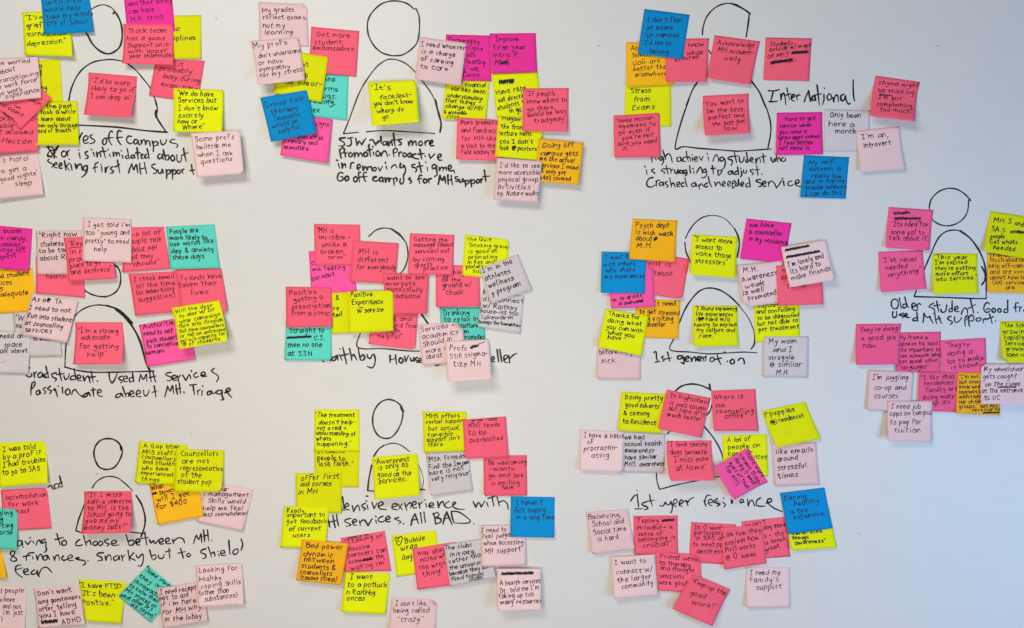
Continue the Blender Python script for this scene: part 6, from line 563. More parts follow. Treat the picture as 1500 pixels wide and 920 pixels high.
('words grad student, used MH services, passionate about MH triage',2.2,[[[(-812.8,-89.8),(-811.8,-91.3)],[(-818.2,-103.1),(-814.5,-106.3),(-808.9,-103.8),(-809.6,-99.6)],[(-805.4,-98.2),(-804.0,-107.0)],[(-804.7,-101.4),(-800.5,-97.2)],[(-793.7,-98.2),(-798.6,-102.1),(-796.6,-107.0),(-791.7,-104.5),(-790.7,-99.6),(-788.7,-107.0)],[(-781.4,-98.9),(-786.8,-102.1),(-785.1,-107.5),(-780.9,-105.0)],[(-785.1,-87.9),(-783.3,-96.4),(-780.2,-107.5)],[(-767.9,-98.9),(-775.3,-101.4),(-773.5,-106.3),(-767.2,-109.4),(-770.3,-113.6)],[(-763.0,-91.5),(-761.3,-101.4),(-758.8,-112.4)],[(-766.7,-102.1),(-754.4,-100.1)],[(-754.9,-103.8),(-752.4,-110.4),(-747.5,-107.0),(-745.8,-100.6)],[(-737.7,-91.5),(-736.0,-101.4),(-734.8,-110.4)],[(-735.3,-103.8),(-742.1,-105.0),(-743.4,-110.4),(-736.7,-110.4)],[(-731.8,-108.7),(-726.2,-107.0),(-728.6,-102.6),(-732.3,-105.0),(-731.1,-111.9),(-725.5,-111.9)],[(-722.5,-104.5),(-720.5,-112.9),(-720.5,-112.9),(-717.1,-106.3),(-713.2,-105.0),(-710.7,-116.1)],[(-709.0,-96.4),(-707.3,-105.0),(-705.3,-115.3)],[(-712.7,-107.0),(-701.7,-105.5)],[(-698.5,-112.9),(-698.0,-114.1)],[(-678.8,-100.1),(-677.9,-108.7),(-673.9,-116.1),(-669.0,-109.9),(-664.9,-99.6)],[(-656.3,-104.5),(-662.4,-107.0),(-660.7,-110.4),(-656.3,-112.4),(-659.2,-116.1)],[(-654.3,-109.9),(-647.7,-108.0),(-650.1,-104.5),(-654.3,-107.0),(-653.3,-113.6),(-647.7,-113.6)],[(-639.1,-106.3),(-644.5,-108.7),(-643.5,-114.4),(-637.9,-111.9)],[(-639.1,-99.6),(-638.6,-106.3),(-637.1,-114.4)],[(-628.1,-113.6),(-625.6,-102.1),(-625.6,-102.1),(-620.7,-109.9),(-615.8,-101.4),(-615.1,-113.6)],[(-610.9,-96.4),(-609.2,-105.0),(-607.7,-114.8)],[(-604.7,-97.7),(-602.8,-106.3),(-600.3,-114.4)],[(-610.9,-107.0),(-599.8,-104.5)],[(-574.1,-98.2),(-581.4,-99.6),(-583.2,-102.6),(-576.5,-105.5),(-572.9,-108.0),(-576.5,-112.4),(-580.7,-111.9)],[(-571.6,-109.4),(-565.5,-107.0),(-567.9,-103.1),(-572.4,-105.5),(-570.4,-111.9),(-564.3,-111.2)],[(-563.5,-103.8),(-560.6,-117.3)],[(-561.8,-107.0),(-558.1,-102.6)],[(-554.5,-103.1),(-549.5,-111.9),(-549.5,-111.9),(-543.4,-101.4)],[(-540.5,-95.2),(-539.5,-97.2)],[(-542.2,-103.8),(-541.0,-109.4)],[(-531.1,-98.9),(-536.1,-102.1),(-533.6,-107.0),(-528.2,-105.0)],[(-523.8,-103.8),(-516.9,-102.1),(-518.4,-97.7),(-523.3,-99.6),(-521.8,-105.5),(-514.0,-104.5)],[(-501.7,-91.5),(-506.1,-96.4),(-496.8,-102.6),(-494.3,-108.0),(-498.0,-114.4)]],[[(-808.4,-116.1),(-810.3,-127.1),(-810.3,-136.9)],[(-809.6,-118.5),(-804.7,-113.6),(-803.5,-118.5),(-807.1,-124.7),(-809.6,-126.6)],[(-796.1,-128.3),(-801.5,-130.8),(-800.5,-135.7),(-796.1,-134.5),(-795.6,-129.1),(-793.2,-134.0)],[(-785.8,-123.4),(-790.0,-127.1),(-785.1,-130.8),(-788.3,-135.0)],[(-777.7,-121.7),(-782.6,-125.9),(-776.0,-129.6),(-778.9,-134.5)],[(-772.1,-128.3),(-769.6,-126.6),(-765.4,-139.4)],[(-764.7,-121.0),(-763.7,-122.7)],[(-757.3,-123.4),(-756.9,-133.2)],[(-748.3,-125.9),(-752.4,-130.8),(-749.5,-136.4),(-744.6,-133.2),(-745.8,-127.1),(-748.3,-125.9)],[(-741.6,-135.7),(-739.7,-129.6),(-735.3,-127.6),(-731.1,-133.2),(-725.0,-138.9)],[(-712.7,-132.5),(-718.8,-134.5),(-723.7,-138.9),(-717.1,-138.9),(-712.7,-133.2),(-710.2,-138.2)],[(-705.8,-124.7),(-705.3,-132.0),(-704.8,-138.9)],[(-709.0,-128.3),(-700.4,-127.1)],[(-698.0,-133.2),(-691.8,-130.8),(-694.3,-127.1),(-698.5,-130.8),(-696.7,-137.4),(-690.1,-138.9)],[(-658.7,-133.2),(-665.6,-135.7),(-667.3,-140.6),(-660.7,-139.4),(-658.2,-134.0),(-655.0,-139.4)],[(-655.8,-122.2),(-653.3,-130.8),(-650.1,-139.4)],[(-650.9,-134.5),(-645.2,-133.2),(-646.0,-138.9)],[(-643.5,-135.7),(-637.1,-133.2),(-640.3,-129.1),(-644.0,-133.2),(-642.0,-138.9),(-636.1,-138.9)],[(-633.0,-135.7),(-625.6,-132.5),(-628.8,-128.3),(-633.0,-132.5),(-631.2,-138.9),(-624.9,-138.9)],[(-620.7,-128.3),(-619.5,-136.4),(-615.1,-137.4),(-610.9,-128.3)],[(-602.8,-121.0),(-601.1,-130.8),(-599.8,-139.9)],[(-606.0,-132.0),(-597.9,-129.6)],[(-585.1,-139.4),(-581.4,-127.1),(-580.2,-121.7),(-580.2,-121.7),(-575.8,-129.6),(-571.6,-121.0),(-569.9,-134.0)],[(-566.0,-119.8),(-565.5,-127.1),(-563.5,-135.0)],[(-560.1,-117.3),(-559.4,-125.9),(-558.1,-134.0)],[(-566.0,-127.1),(-558.1,-124.7)],[(-552.7,-131.5),(-552.2,-132.8)],[(-542.9,-119.8),(-531.1,-118.5)],[(-537.3,-119.8),(-536.1,-128.3),(-534.8,-135.7)],[(-529.9,-128.3),(-528.7,-136.9)],[(-529.2,-130.8),(-525.0,-126.6)],[(-521.3,-121.0),(-520.4,-122.7)],[(-521.8,-129.1),(-522.6,-137.4)],[(-507.8,-129.6),(-512.7,-131.5),(-512.7,-136.4),(-507.8,-134.5),(-506.1,-130.1),(-504.2,-134.0),(-499.3,-132.5)],[(-488.2,-128.3),(-496.8,-129.6),(-498.0,-133.2),(-491.4,-135.0),(-488.2,-130.8),(-488.2,-138.2),(-485.8,-143.8),(-490.7,-144.8)],[(-483.3,-132.5),(-474.7,-128.3),(-476.7,-124.7),(-481.6,-128.3),(-476.7,-135.7),(-472.3,-140.6)]]]),
('words house counsellor, partly covered by notes',2.4,[[[(-318.4,-79.8),(-316.4,-80.2)],[(-305.8,-78.8),(-301.9,-74.0),(-296.1,-70.1)],[(-295.7,-71.1),(-302.9,-74.0),(-302.3,-78.2),(-298.0,-77.5),(-294.5,-71.1),(-293.2,-77.8)],[(-294.1,-69.1),(-293.2,-70.5)],[(-290.3,-58.5),(-288.7,-59.4)],[(-290.7,-68.2),(-286.4,-77.8)],[(-284.9,-56.5),(-282.1,-68.2),(-278.7,-84.0)],[(-287.4,-70.1),(-274.8,-67.2)],[(-273.8,-58.5),(-271.3,-68.2),(-269.9,-77.8)],[(-270.5,-73.0),(-267.0,-68.2),(-264.1,-72.0),(-261.6,-77.5)],[(-258.9,-58.5),(-257.3,-68.2),(-255.4,-77.5)],[(-255.4,-73.0),(-251.1,-68.5),(-248.0,-73.0),(-250.6,-77.5),(-255.0,-77.5)],[(-243.8,-68.2),(-242.8,-73.0),(-238.9,-74.9),(-236.0,-70.1),(-236.0,-70.1),(-233.1,-67.8),(-230.6,-74.0),(-231.2,-83.7),(-235.1,-90.4),(-240.9,-89.5),(-243.8,-87.9)]],[[(-205.4,-69.7),(-205.4,-75.9),(-205.4,-81.7)],[(-196.3,-69.1),(-195.7,-75.9),(-194.4,-84.6)],[(-205.4,-77.5),(-195.0,-74.4)],[(-188.0,-74.0),(-190.5,-77.8),(-187.6,-82.7),(-183.7,-79.8),(-184.1,-75.5),(-188.0,-74.0)],[(-180.8,-71.1),(-178.9,-80.2),(-178.9,-80.2),(-174.4,-70.1)],[(-171.1,-74.0),(-169.8,-78.8),(-166.3,-77.8),(-165.3,-73.0),(-164.4,-79.4)],[(-158.9,-73.0),(-162.8,-74.9),(-161.5,-77.8),(-158.2,-79.8),(-160.5,-81.7)],[(-157.0,-79.8),(-152.7,-77.5),(-154.3,-74.4),(-157.4,-76.9),(-156.2,-81.7),(-152.4,-81.3)]],[[(-129.5,-84.6),(-127.2,-87.1),(-122.7,-85.2)],[(-119.8,-84.0),(-117.5,-82.7)]],[[(-34.2,-77.8),(-29.7,-75.5),(-31.7,-72.0),(-34.6,-74.9),(-33.0,-80.2),(-29.2,-79.8)],[(-24.9,-60.4),(-23.9,-70.1),(-22.6,-80.2)],[(-20.6,-59.4),(-19.1,-69.1),(-17.2,-80.8)],[(-14.3,-77.8),(-7.5,-73.0),(-9.4,-69.1),(-13.7,-72.0),(-12.3,-80.8),(-6.5,-81.7)],[(-5.5,-70.1),(-3.6,-82.7)],[(-4.6,-75.9),(2.2,-69.1),(8.0,-66.2)]]]),
('words 1st generation',2.3,[[[(238.7,-65.3),(242.6,-63.3),(243.6,-74.0),(245.5,-79.8)],[(241.6,-81.3),(249.4,-79.8)],[(255.2,-71.1),(252.3,-73.0),(254.2,-75.9),(256.5,-77.5),(253.8,-79.8)],[(262.0,-64.3),(263.9,-72.0),(265.8,-79.8)],[(257.1,-75.9),(268.7,-74.0)],[(286.2,-70.1),(279.4,-71.1),(279.8,-75.9),(285.2,-74.9),(286.8,-70.1),(289.5,-77.8),(289.5,-83.3),(284.8,-81.7)],[(288.1,-74.9),(293.0,-72.4)],[(291.4,-76.9),(297.8,-74.0),(295.9,-71.1),(292.0,-74.0),(293.0,-79.4),(297.8,-79.4)],[(301.1,-73.0),(302.6,-79.8),(302.6,-79.8),(305.0,-74.0),(308.5,-72.4),(309.4,-79.8)],[(312.3,-76.9),(318.5,-75.1),(317.2,-72.0),(312.7,-73.2),(312.3,-78.2),(318.9,-79.0)],[(321.0,-72.0),(323.6,-79.8)],[(324.0,-74.0),(326.9,-71.1),(326.3,-78.8)],[(339.4,-73.0),(334.6,-74.0),(334.0,-79.8),(339.1,-79.8),(340.4,-74.0)],[(345.6,-69.1),(348.2,-77.8),(352.0,-85.2)],[(340.4,-76.9),(353.0,-74.0)],[(362.7,-79.4),(363.1,-80.2)],[(371.4,-75.9),(367.5,-79.8),(369.5,-84.0),(373.9,-82.7),(374.3,-78.2),(371.4,-75.9)],[(381.1,-77.8),(385.0,-74.4),(389.4,-75.5),(391.4,-81.7),(390.8,-84.6)]]]),
('words older student, good friends, used MH support',2.1,[[[(645.5,25.3),(640.2,23.0),(638.9,16.9),(640.9,10.7),(646.0,8.7),(649.7,11.5),(650.6,17.6),(648.6,23.8),(644.0,25.3)],[(652.4,26.8),(653.7,19.2),(655.5,9.7)],[(663.9,16.9),(658.9,15.8),(658.6,10.7),(663.2,11.2),(665.0,15.3)],[(661.9,28.4),(663.9,19.9),(667.8,10.7)],[(673.9,11.5),(679.7,14.3),(677.7,18.4),(673.9,16.4),(674.2,9.2),(678.5,6.1),(683.1,6.9)],[(681.9,15.3),(683.1,9.2)],[(682.3,14.6),(685.4,17.6),(688.9,15.8)],[(709.9,18.4),(703.0,13.8),(703.0,11.5),(709.9,9.2),(712.2,3.8),(709.9,0.5)],[(715.3,21.5),(716.8,13.0),(719.1,3.1)],[(710.7,13.8),(721.4,15.3)],[(722.2,7.7),(724.5,2.6),(730.6,5.4),(732.2,15.3)],[(741.4,22.2),(741.4,13.0),(741.7,5.4)],[(741.1,9.2),(736.8,8.4),(736.5,3.8),(742.1,4.6)],[(745.2,6.9),(751.3,9.2),(749.8,13.0),(745.7,10.0),(746.3,4.6),(752.9,4.1)],[(757.0,0.0),(759.0,6.1),(762.8,10.0),(766.7,7.7),(767.4,0.0)],[(772.3,24.5),(774.3,14.6),(777.9,1.5)],[(769.0,9.2),(780.5,16.1)],[(784.6,2.6),(784.9,1.8)],[(804.2,16.9),(801.2,19.5),(796.6,16.1),(794.7,8.4),(796.9,3.8),(801.9,3.1),(805.8,6.9),(802.7,9.2),(798.1,6.9)],[(811.1,10.0),(808.5,6.9),(810.1,3.1),(814.2,4.1),(813.7,8.4),(811.1,10.0)],[(821.1,9.2),(818.0,6.9),(819.6,3.1),(823.4,4.1),(823.4,8.4),(821.1,9.2)],[(834.9,23.0),(834.9,13.0),(835.2,3.1)],[(834.6,8.4),(829.5,7.7),(828.8,3.1),(833.7,2.6)],[(853.3,18.4),(848.7,18.4),(847.9,11.5),(849.0,3.1)],[(844.9,10.7),(853.3,12.3)],[(855.6,11.5),(854.8,3.8)],[(855.1,9.2),(858.7,12.3)],[(862.2,6.1),(862.8,4.6)]],[[(641.7,3.8),(640.9,-2.3),(642.9,-6.1),(647.5,-3.8),(647.8,4.6)],[(659.3,1.5),(652.4,-1.5),(657.0,-3.1),(658.6,-6.9)],[(659.3,-3.8),(665.5,-2.0),(663.9,0.8),(659.8,-2.3),(665.5,-5.7),(670.8,-5.7)],[(683.1,-6.1),(676.2,-7.7),(675.7,-11.2),(682.3,-10.7)],[(681.6,3.8),(682.8,-5.4),(683.1,-12.7)],[(692.3,-14.6),(693.5,-5.4),(693.8,1.5),(693.8,1.5),(698.4,-5.4),(703.8,-4.6)],[(703.8,-3.8),(706.1,-10.0),(709.2,-15.3)],[(712.2,2.3),(713.0,-6.9),(715.3,-16.1)],[(718.4,-3.8),(720.7,-10.0),(723.7,-15.8)],[(713.8,-9.2),(722.2,-6.9)],[(739.8,-3.8),(734.9,-5.7),(734.5,-9.2),(739.8,-11.5),(741.7,-14.6),(738.3,-17.6)],[(746.0,-4.6),(745.2,-10.0),(747.8,-14.3),(753.6,-11.5),(757.5,-5.4)],[(762.8,-6.9),(762.8,-13.0),(763.6,-20.7)],[(763.6,-6.1),(766.7,-2.3),(769.0,-4.6),(765.6,-10.0)],[(769.7,-6.1),(769.3,-13.0),(770.5,-20.7)],[(769.7,-6.1),(774.3,-1.5),(778.2,-6.9),(775.9,-11.5),(771.3,-11.5)],[(787.4,-6.1),(782.0,-8.4),(783.5,-12.3),(788.9,-10.7),(789.7,-7.2),(787.4,-6.1)],[(794.3,-8.4),(793.5,-15.3)],[(793.8,-10.7),(797.3,-6.9)],[(804.2,0.0),(806.5,-6.9),(808.8,-16.1)],[(798.1,-9.2),(811.1,-4.6)],[(814.2,-11.5),(814.7,-12.3)]]]),
('words having to choose between MH and finances, snarky but to shield fear',2.1,[[[(-827.5,-381.3),(-833.1,-383.5),(-832.2,-390.2),(-826.7,-389.1),(-825.6,-381.9),(-823.4,-393.8)],[(-820.1,-382.7),(-815.7,-388.2),(-815.7,-388.2),(-810.2,-381.9)],[(-812.4,-377.2),(-810.7,-376.4)],[(-806.8,-382.7),(-805.5,-386.3)],[(-801.3,-389.1),(-799.9,-383.5),(-795.8,-380.8),(-794.4,-385.5)],[(-786.1,-379.1),(-792.5,-381.9),(-791.7,-386.3),(-785.3,-383.5),(-785.3,-391.0),(-784.2,-397.9),(-788.1,-402.0)],[(-766.8,-370.3),(-764.1,-378.6),(-761.3,-389.1)],[(-769.6,-380.0),(-755.8,-376.4)],[(-754.4,-380.8),(-758.5,-384.7),(-756.6,-389.6),(-751.1,-388.2),(-751.1,-382.7),(-754.4,-380.8)],[(-728.2,-380.0),(-733.7,-384.1),(-734.5,-389.6),(-727.4,-390.2),(-723.5,-388.2)],[(-721.8,-373.1),(-719.1,-382.7),(-717.1,-390.2)],[(-717.4,-385.5),(-711.6,-381.3),(-708.9,-389.1)],[(-702.0,-382.7),(-706.1,-386.3),(-702.5,-390.2),(-698.6,-387.4),(-699.2,-383.5),(-702.0,-382.7)],[(-693.7,-382.7),(-697.0,-386.3),(-694.2,-390.2),(-689.5,-387.4),(-690.4,-383.5),(-693.7,-382.7)],[(-679.9,-379.1),(-686.0,-381.9),(-684.0,-385.5),(-678.5,-387.4),(-682.6,-391.0)],[(-674.4,-387.4),(-666.6,-384.7),(-668.8,-380.8),(-674.4,-383.5),(-673.0,-389.6),(-661.9,-389.1)],[(-650.1,-371.7),(-647.3,-381.3),(-645.4,-389.1)],[(-645.4,-382.7),(-639.0,-380.8),(-636.3,-385.5),(-640.7,-389.6),(-645.4,-389.1)],[(-633.0,-385.5),(-626.9,-382.7),(-629.6,-378.6),(-633.5,-381.9),(-631.6,-388.2),(-626.9,-389.1)],[(-618.6,-367.5),(-617.0,-378.6),(-615.0,-389.1)],[(-626.9,-378.6),(-612.3,-376.4)],[(-610.9,-380.0),(-608.1,-385.5),(-604.0,-381.9),(-601.2,-386.9),(-595.7,-380.8)],[(-594.3,-385.5),(-587.4,-381.9),(-590.2,-378.0),(-594.3,-381.3),(-592.1,-387.4),(-586.6,-386.9)],[(-583.3,-384.7),(-577.2,-381.3),(-579.1,-377.2),(-583.8,-380.8),(-581.9,-386.9),(-575.0,-386.3)],[(-571.7,-380.0),(-570.0,-386.9)],[(-570.0,-382.7),(-562.6,-377.2),(-554.3,-378.6),(-551.5,-385.5)],[(-536.4,-386.9),(-533.6,-377.2),(-531.4,-372.5),(-531.4,-372.5),(-527.5,-380.0),(-523.9,-370.3),(-522.6,-385.5)],[(-519.8,-363.4),(-518.4,-373.1),(-517.6,-383.5)],[(-512.9,-363.4),(-512.1,-373.1),(-511.0,-382.7)],[(-519.8,-374.4),(-511.5,-371.7)],[(-506.0,-380.8),(-505.5,-381.9)]],[[(-837.2,-400.1),(-842.7,-399.3),(-844.9,-404.8),(-838.6,-408.9),(-833.9,-413.9),(-840.0,-416.7),(-844.9,-413.9),(-838.6,-405.6),(-837.2,-400.1)],[(-805.5,-402.0),(-813.7,-402.9),(-817.9,-408.9),(-817.9,-415.0)],[(-823.4,-408.9),(-811.0,-406.2)],[(-807.4,-408.9),(-806.8,-413.1)],[(-801.3,-406.2),(-799.1,-414.5),(-799.1,-414.5),(-797.2,-407.6),(-793.0,-404.8),(-790.8,-413.1)],[(-783.4,-406.2),(-789.7,-408.9),(-788.1,-414.5),(-783.4,-413.1),(-782.6,-406.7),(-778.7,-413.9)],[(-772.3,-408.4),(-770.4,-415.0),(-770.4,-415.0),(-768.2,-407.6),(-764.1,-406.2),(-762.1,-415.0)],[(-755.8,-407.6),(-758.5,-411.7),(-755.0,-415.0),(-749.4,-413.1)],[(-747.5,-411.7),(-740.6,-409.5),(-742.8,-405.6),(-748.3,-408.9),(-746.1,-415.0),(-738.4,-415.0)],[(-729.6,-410.3),(-735.1,-411.7),(-729.6,-413.9),(-719.9,-415.8),(-719.1,-421.4),(-722.7,-422.7)],[(-714.4,-415.0),(-713.8,-416.1)],[(-688.2,-402.0),(-696.4,-402.9),(-699.2,-406.2),(-692.3,-409.5),(-690.4,-414.5),(-697.8,-415.8)],[(-685.4,-407.6),(-684.0,-415.0),(-684.0,-415.0),(-681.3,-407.6),(-676.6,-406.2),(-674.9,-414.5)],[(-664.7,-406.7),(-671.0,-410.3),(-669.4,-415.0),(-663.9,-413.1),(-661.9,-407.6),(-661.1,-413.9)],[(-657.8,-406.2),(-655.6,-415.8)],[(-656.4,-410.3),(-652.3,-405.6)],[(-646.8,-397.9),(-645.4,-407.6),(-644.0,-415.8)],[(-637.1,-402.0),(-644.6,-410.3),(-644.6,-410.3),(-634.3,-415.0)],[(-633.0,-406.2),(-630.2,-411.1),(-625.2,-406.2),(-625.2,-406.2),(-621.4,-404.8),(-621.4,-415.8),(-624.7,-424.1),(-630.2,-424.1)],[(-610.3,-397.3),(-608.1,-406.2),(-605.9,-413.1)],[(-606.7,-407.6),(-601.2,-405.6),(-599.3,-410.3),(-604.0,-414.5)],[(-595.7,-406.2),(-593.8,-411.7),(-587.4,-410.3),(-586.0,-404.8)],[(-577.8,-395.1),(-577.2,-403.4),(-576.4,-411.1)],[(-583.3,-400.7),(-575.0,-398.5)],[(-558.4,-395.1),(-556.2,-402.0),(-553.5,-411.1)],[(-562.6,-402.9),(-550.2,-400.1)],[(-544.6,-402.9),(-548.0,-406.2),(-545.2,-408.9),(-541.3,-406.2),(-544.6,-402.9)],[(-515.7,-395.1),(-522.6,-397.9),(-523.9,-402.0),(-517.0,-404.8),(-515.7,-410.3),(-521.2,-411.7)],[(-511.5,-392.4),(-508.8,-400.7),(-506.0,-409.5)],[(-507.4,-404.0),(-501.9,-401.2),(-500.5,-408.4)],[(-495.5,-399.3),(-494.4,-400.7)],[(-494.4,-404.8),(-492.8,-407.6)],[(-490.8,-403.4),(-483.9,-402.0),(-486.1,-397.9),(-490.8,-400.7),(-488.9,-406.7),(-481.7,-406.2)],[(-477.0,-381.3),(-476.2,-392.4),(-475.1,-404.8)],[(-465.2,-395.7),(-470.1,-400.1),(-467.9,-405.1),(-461.8,-402.0),(-461.8,-396.5),(-465.2,-395.7)],[(-456.3,-379.1),(-453.6,-388.2),(-456.3,-397.9)]],[[(-827.5,-422.7),(-834.4,-424.1),(-836.6,-431.0),(-833.1,-437.9),(-824.8,-443.4)],[(-837.2,-431.0),(-824.8,-427.7)],[(-822.0,-435.2),(-815.1,-432.4),(-817.3,-428.8),(-822.8,-432.4),(-820.1,-438.7),(-812.4,-438.7)],[(-804.6,-431.0),(-809.6,-435.2),(-807.4,-438.7),(-801.3,-436.5),(-799.9,-431.6),(-798.6,-439.3),(-795.8,-442.1)],[(-797.2,-438.7),(-791.7,-428.8),(-783.4,-426.9),(-775.1,-435.2)]]]),
('word ending ad beside the yellow note',2.2,[[[(-781.5,-292.0),(-777.3,-288.5),(-774.4,-292.4),(-773.0,-295.3),(-769.5,-293.9)],[(-765.6,-285.6),(-771.5,-288.5),(-769.5,-293.3),(-763.3,-292.4)],[(-761.8,-273.0),(-760.2,-280.7),(-757.5,-289.4)],[(-757.9,-283.6),(-762.7,-285.6),(-763.3,-290.4),(-756.9,-291.4)]]]),
('words extensive experience with MH services, all BAD',2.2,[[[(-285.7,-308.2),(-284.0,-318.5),(-282.9,-331.2)],[(-287.5,-323.1),(-285.7,-331.2)],[(-281.1,-325.4),(-274.8,-323.1),(-277.1,-319.0),(-281.1,-322.0),(-280.1,-328.9),(-274.2,-329.6)],[(-269.1,-323.1),(-266.8,-332.8),(-266.8,-332.8),(-263.3,-325.9),(-259.4,-322.0),(-257.1,-327.8),(-256.4,-331.2)],[(-247.2,-319.0),(-253.0,-322.0),(-251.2,-325.4),(-246.6,-327.8),(-250.2,-331.2)],[(-243.8,-322.0),(-242.6,-328.9)],[(-245.6,-314.4),(-244.3,-315.8)],[(-235.7,-317.4),(-232.3,-327.8),(-232.3,-327.8),(-227.2,-318.1)],[(-225.4,-324.3),(-217.3,-320.4),(-219.6,-316.2),(-224.9,-319.7),(-223.1,-327.8),(-211.6,-329.6)],[(-202.4,-325.4),(-194.1,-323.1),(-195.5,-319.5),(-201.0,-321.1),(-201.9,-327.8),(-195.0,-329.4)],[(-192.0,-320.4),(-185.1,-329.6)],[(-184.9,-319.5),(-192.3,-330.5)],[(-180.5,-318.5),(-179.4,-323.1),(-177.1,-331.2)],[(-178.2,-324.3),(-172.5,-318.1),(-169.0,-320.8),(-171.3,-326.6)],[(-167.9,-322.7),(-161.5,-319.7),(-163.3,-315.8),(-167.9,-319.0),(-166.1,-326.6),(-160.5,-325.9)],[(-156.9,-318.5),(-155.2,-327.3)],[(-155.9,-321.3),(-150.6,-316.2)],[(-147.2,-312.8),(-146.3,-313.9)],[(-145.4,-319.7),(-143.8,-325.4)],[(-139.4,-323.6),(-132.0,-321.3),(-134.1,-317.9),(-138.9,-319.9),(-139.4,-325.4),(-131.1,-325.9)],[(-125.3,-316.2),(-123.7,-325.9),(-123.7,-325.9),(-120.7,-318.5),(-116.1,-316.2),(-114.5,-323.1)],[(-105.8,-315.8),(-111.5,-319.0),(-112.7,-324.3),(-106.9,-326.6),(-101.2,-324.3)],[(-100.7,-322.0),(-94.8,-319.0),(-97.7,-316.7),(-100.0,-320.8),(-96.6,-326.6),(-88.5,-328.9),(-80.5,-328.9)],[(-65.5,-316.2),(-60.9,-325.4),(-60.9,-325.4),(-56.3,-317.4),(-51.7,-325.0),(-51.7,-325.0),(-46.0,-315.1)],[(-42.5,-317.4),(-40.2,-324.3)],[(-40.2,-310.5),(-28.7,-307.0)],[(-33.3,-308.2),(-32.2,-316.2),(-30.4,-323.6)],[(-25.3,-307.5),(-23.5,-315.1),(-21.2,-323.1)],[(-21.8,-317.4),(-14.9,-314.4),(-8.0,-319.7),(-6.4,-328.9)]],[[(-309.3,-347.3),(-307.0,-358.8)],[(-301.8,-339.2),(-300.1,-349.6),(-297.8,-359.9)],[(-295.5,-338.1),(-294.4,-347.3),(-292.1,-356.5)],[(-308.2,-350.8),(-294.4,-347.3)],[(-271.4,-344.3),(-279.4,-346.1),(-281.8,-349.6),(-274.8,-352.6),(-271.4,-355.8),(-279.4,-357.6)],[(-267.9,-351.9),(-261.7,-348.9),(-264.0,-345.7),(-268.6,-348.9),(-266.8,-355.3),(-261.7,-355.8)],[(-257.1,-348.4),(-255.3,-356.5)],[(-256.2,-351.9),(-251.8,-347.3),(-247.2,-348.4),(-242.6,-356.5),(-242.6,-356.5),(-235.7,-345.0)],[(-230.0,-340.4),(-228.6,-342.0)],[(-229.5,-347.3),(-228.2,-352.6)],[(-217.3,-340.4),(-224.2,-343.8),(-224.9,-348.9),(-218.5,-350.3),(-213.9,-348.0)],[(-212.7,-346.6),(-205.8,-344.3),(-208.1,-340.4),(-212.7,-343.8),(-211.1,-349.6),(-204.7,-349.6)],[(-190.9,-342.7),(-197.8,-345.0),(-192.7,-347.3),(-187.4,-350.3),(-190.9,-353.5)],[(-182.8,-353.0),(-182.2,-354.0)],[(-170.2,-355.8),(-166.8,-342.7),(-163.3,-336.9),(-163.3,-336.9),(-160.5,-345.0),(-157.5,-353.0)],[(-169.7,-347.3),(-158.7,-345.7)],[(-154.1,-334.6),(-152.9,-343.8),(-151.8,-352.6)],[(-148.3,-333.5),(-147.2,-342.7),(-146.0,-351.2)],[(-132.2,-335.8),(-129.9,-345.0),(-128.8,-354.2)],[(-133.4,-336.9),(-125.3,-334.6),(-123.0,-339.2),(-128.8,-342.7)],[(-128.3,-343.4),(-120.1,-345.0),(-120.7,-350.8),(-127.6,-353.5)],[(-116.1,-353.5),(-113.2,-341.5),(-109.9,-333.5),(-109.9,-333.5),(-105.8,-343.8),(-100.7,-354.9)],[(-115.0,-345.0),(-105.8,-343.4)],[(-102.3,-332.3),(-100.7,-342.7),(-97.7,-351.9)],[(-102.3,-332.3),(-89.7,-333.5),(-75.9,-342.7),(-70.1,-349.6),(-78.2,-352.6),(-96.6,-351.9)],[(-64.4,-353.0),(-63.7,-354.0)]]]),
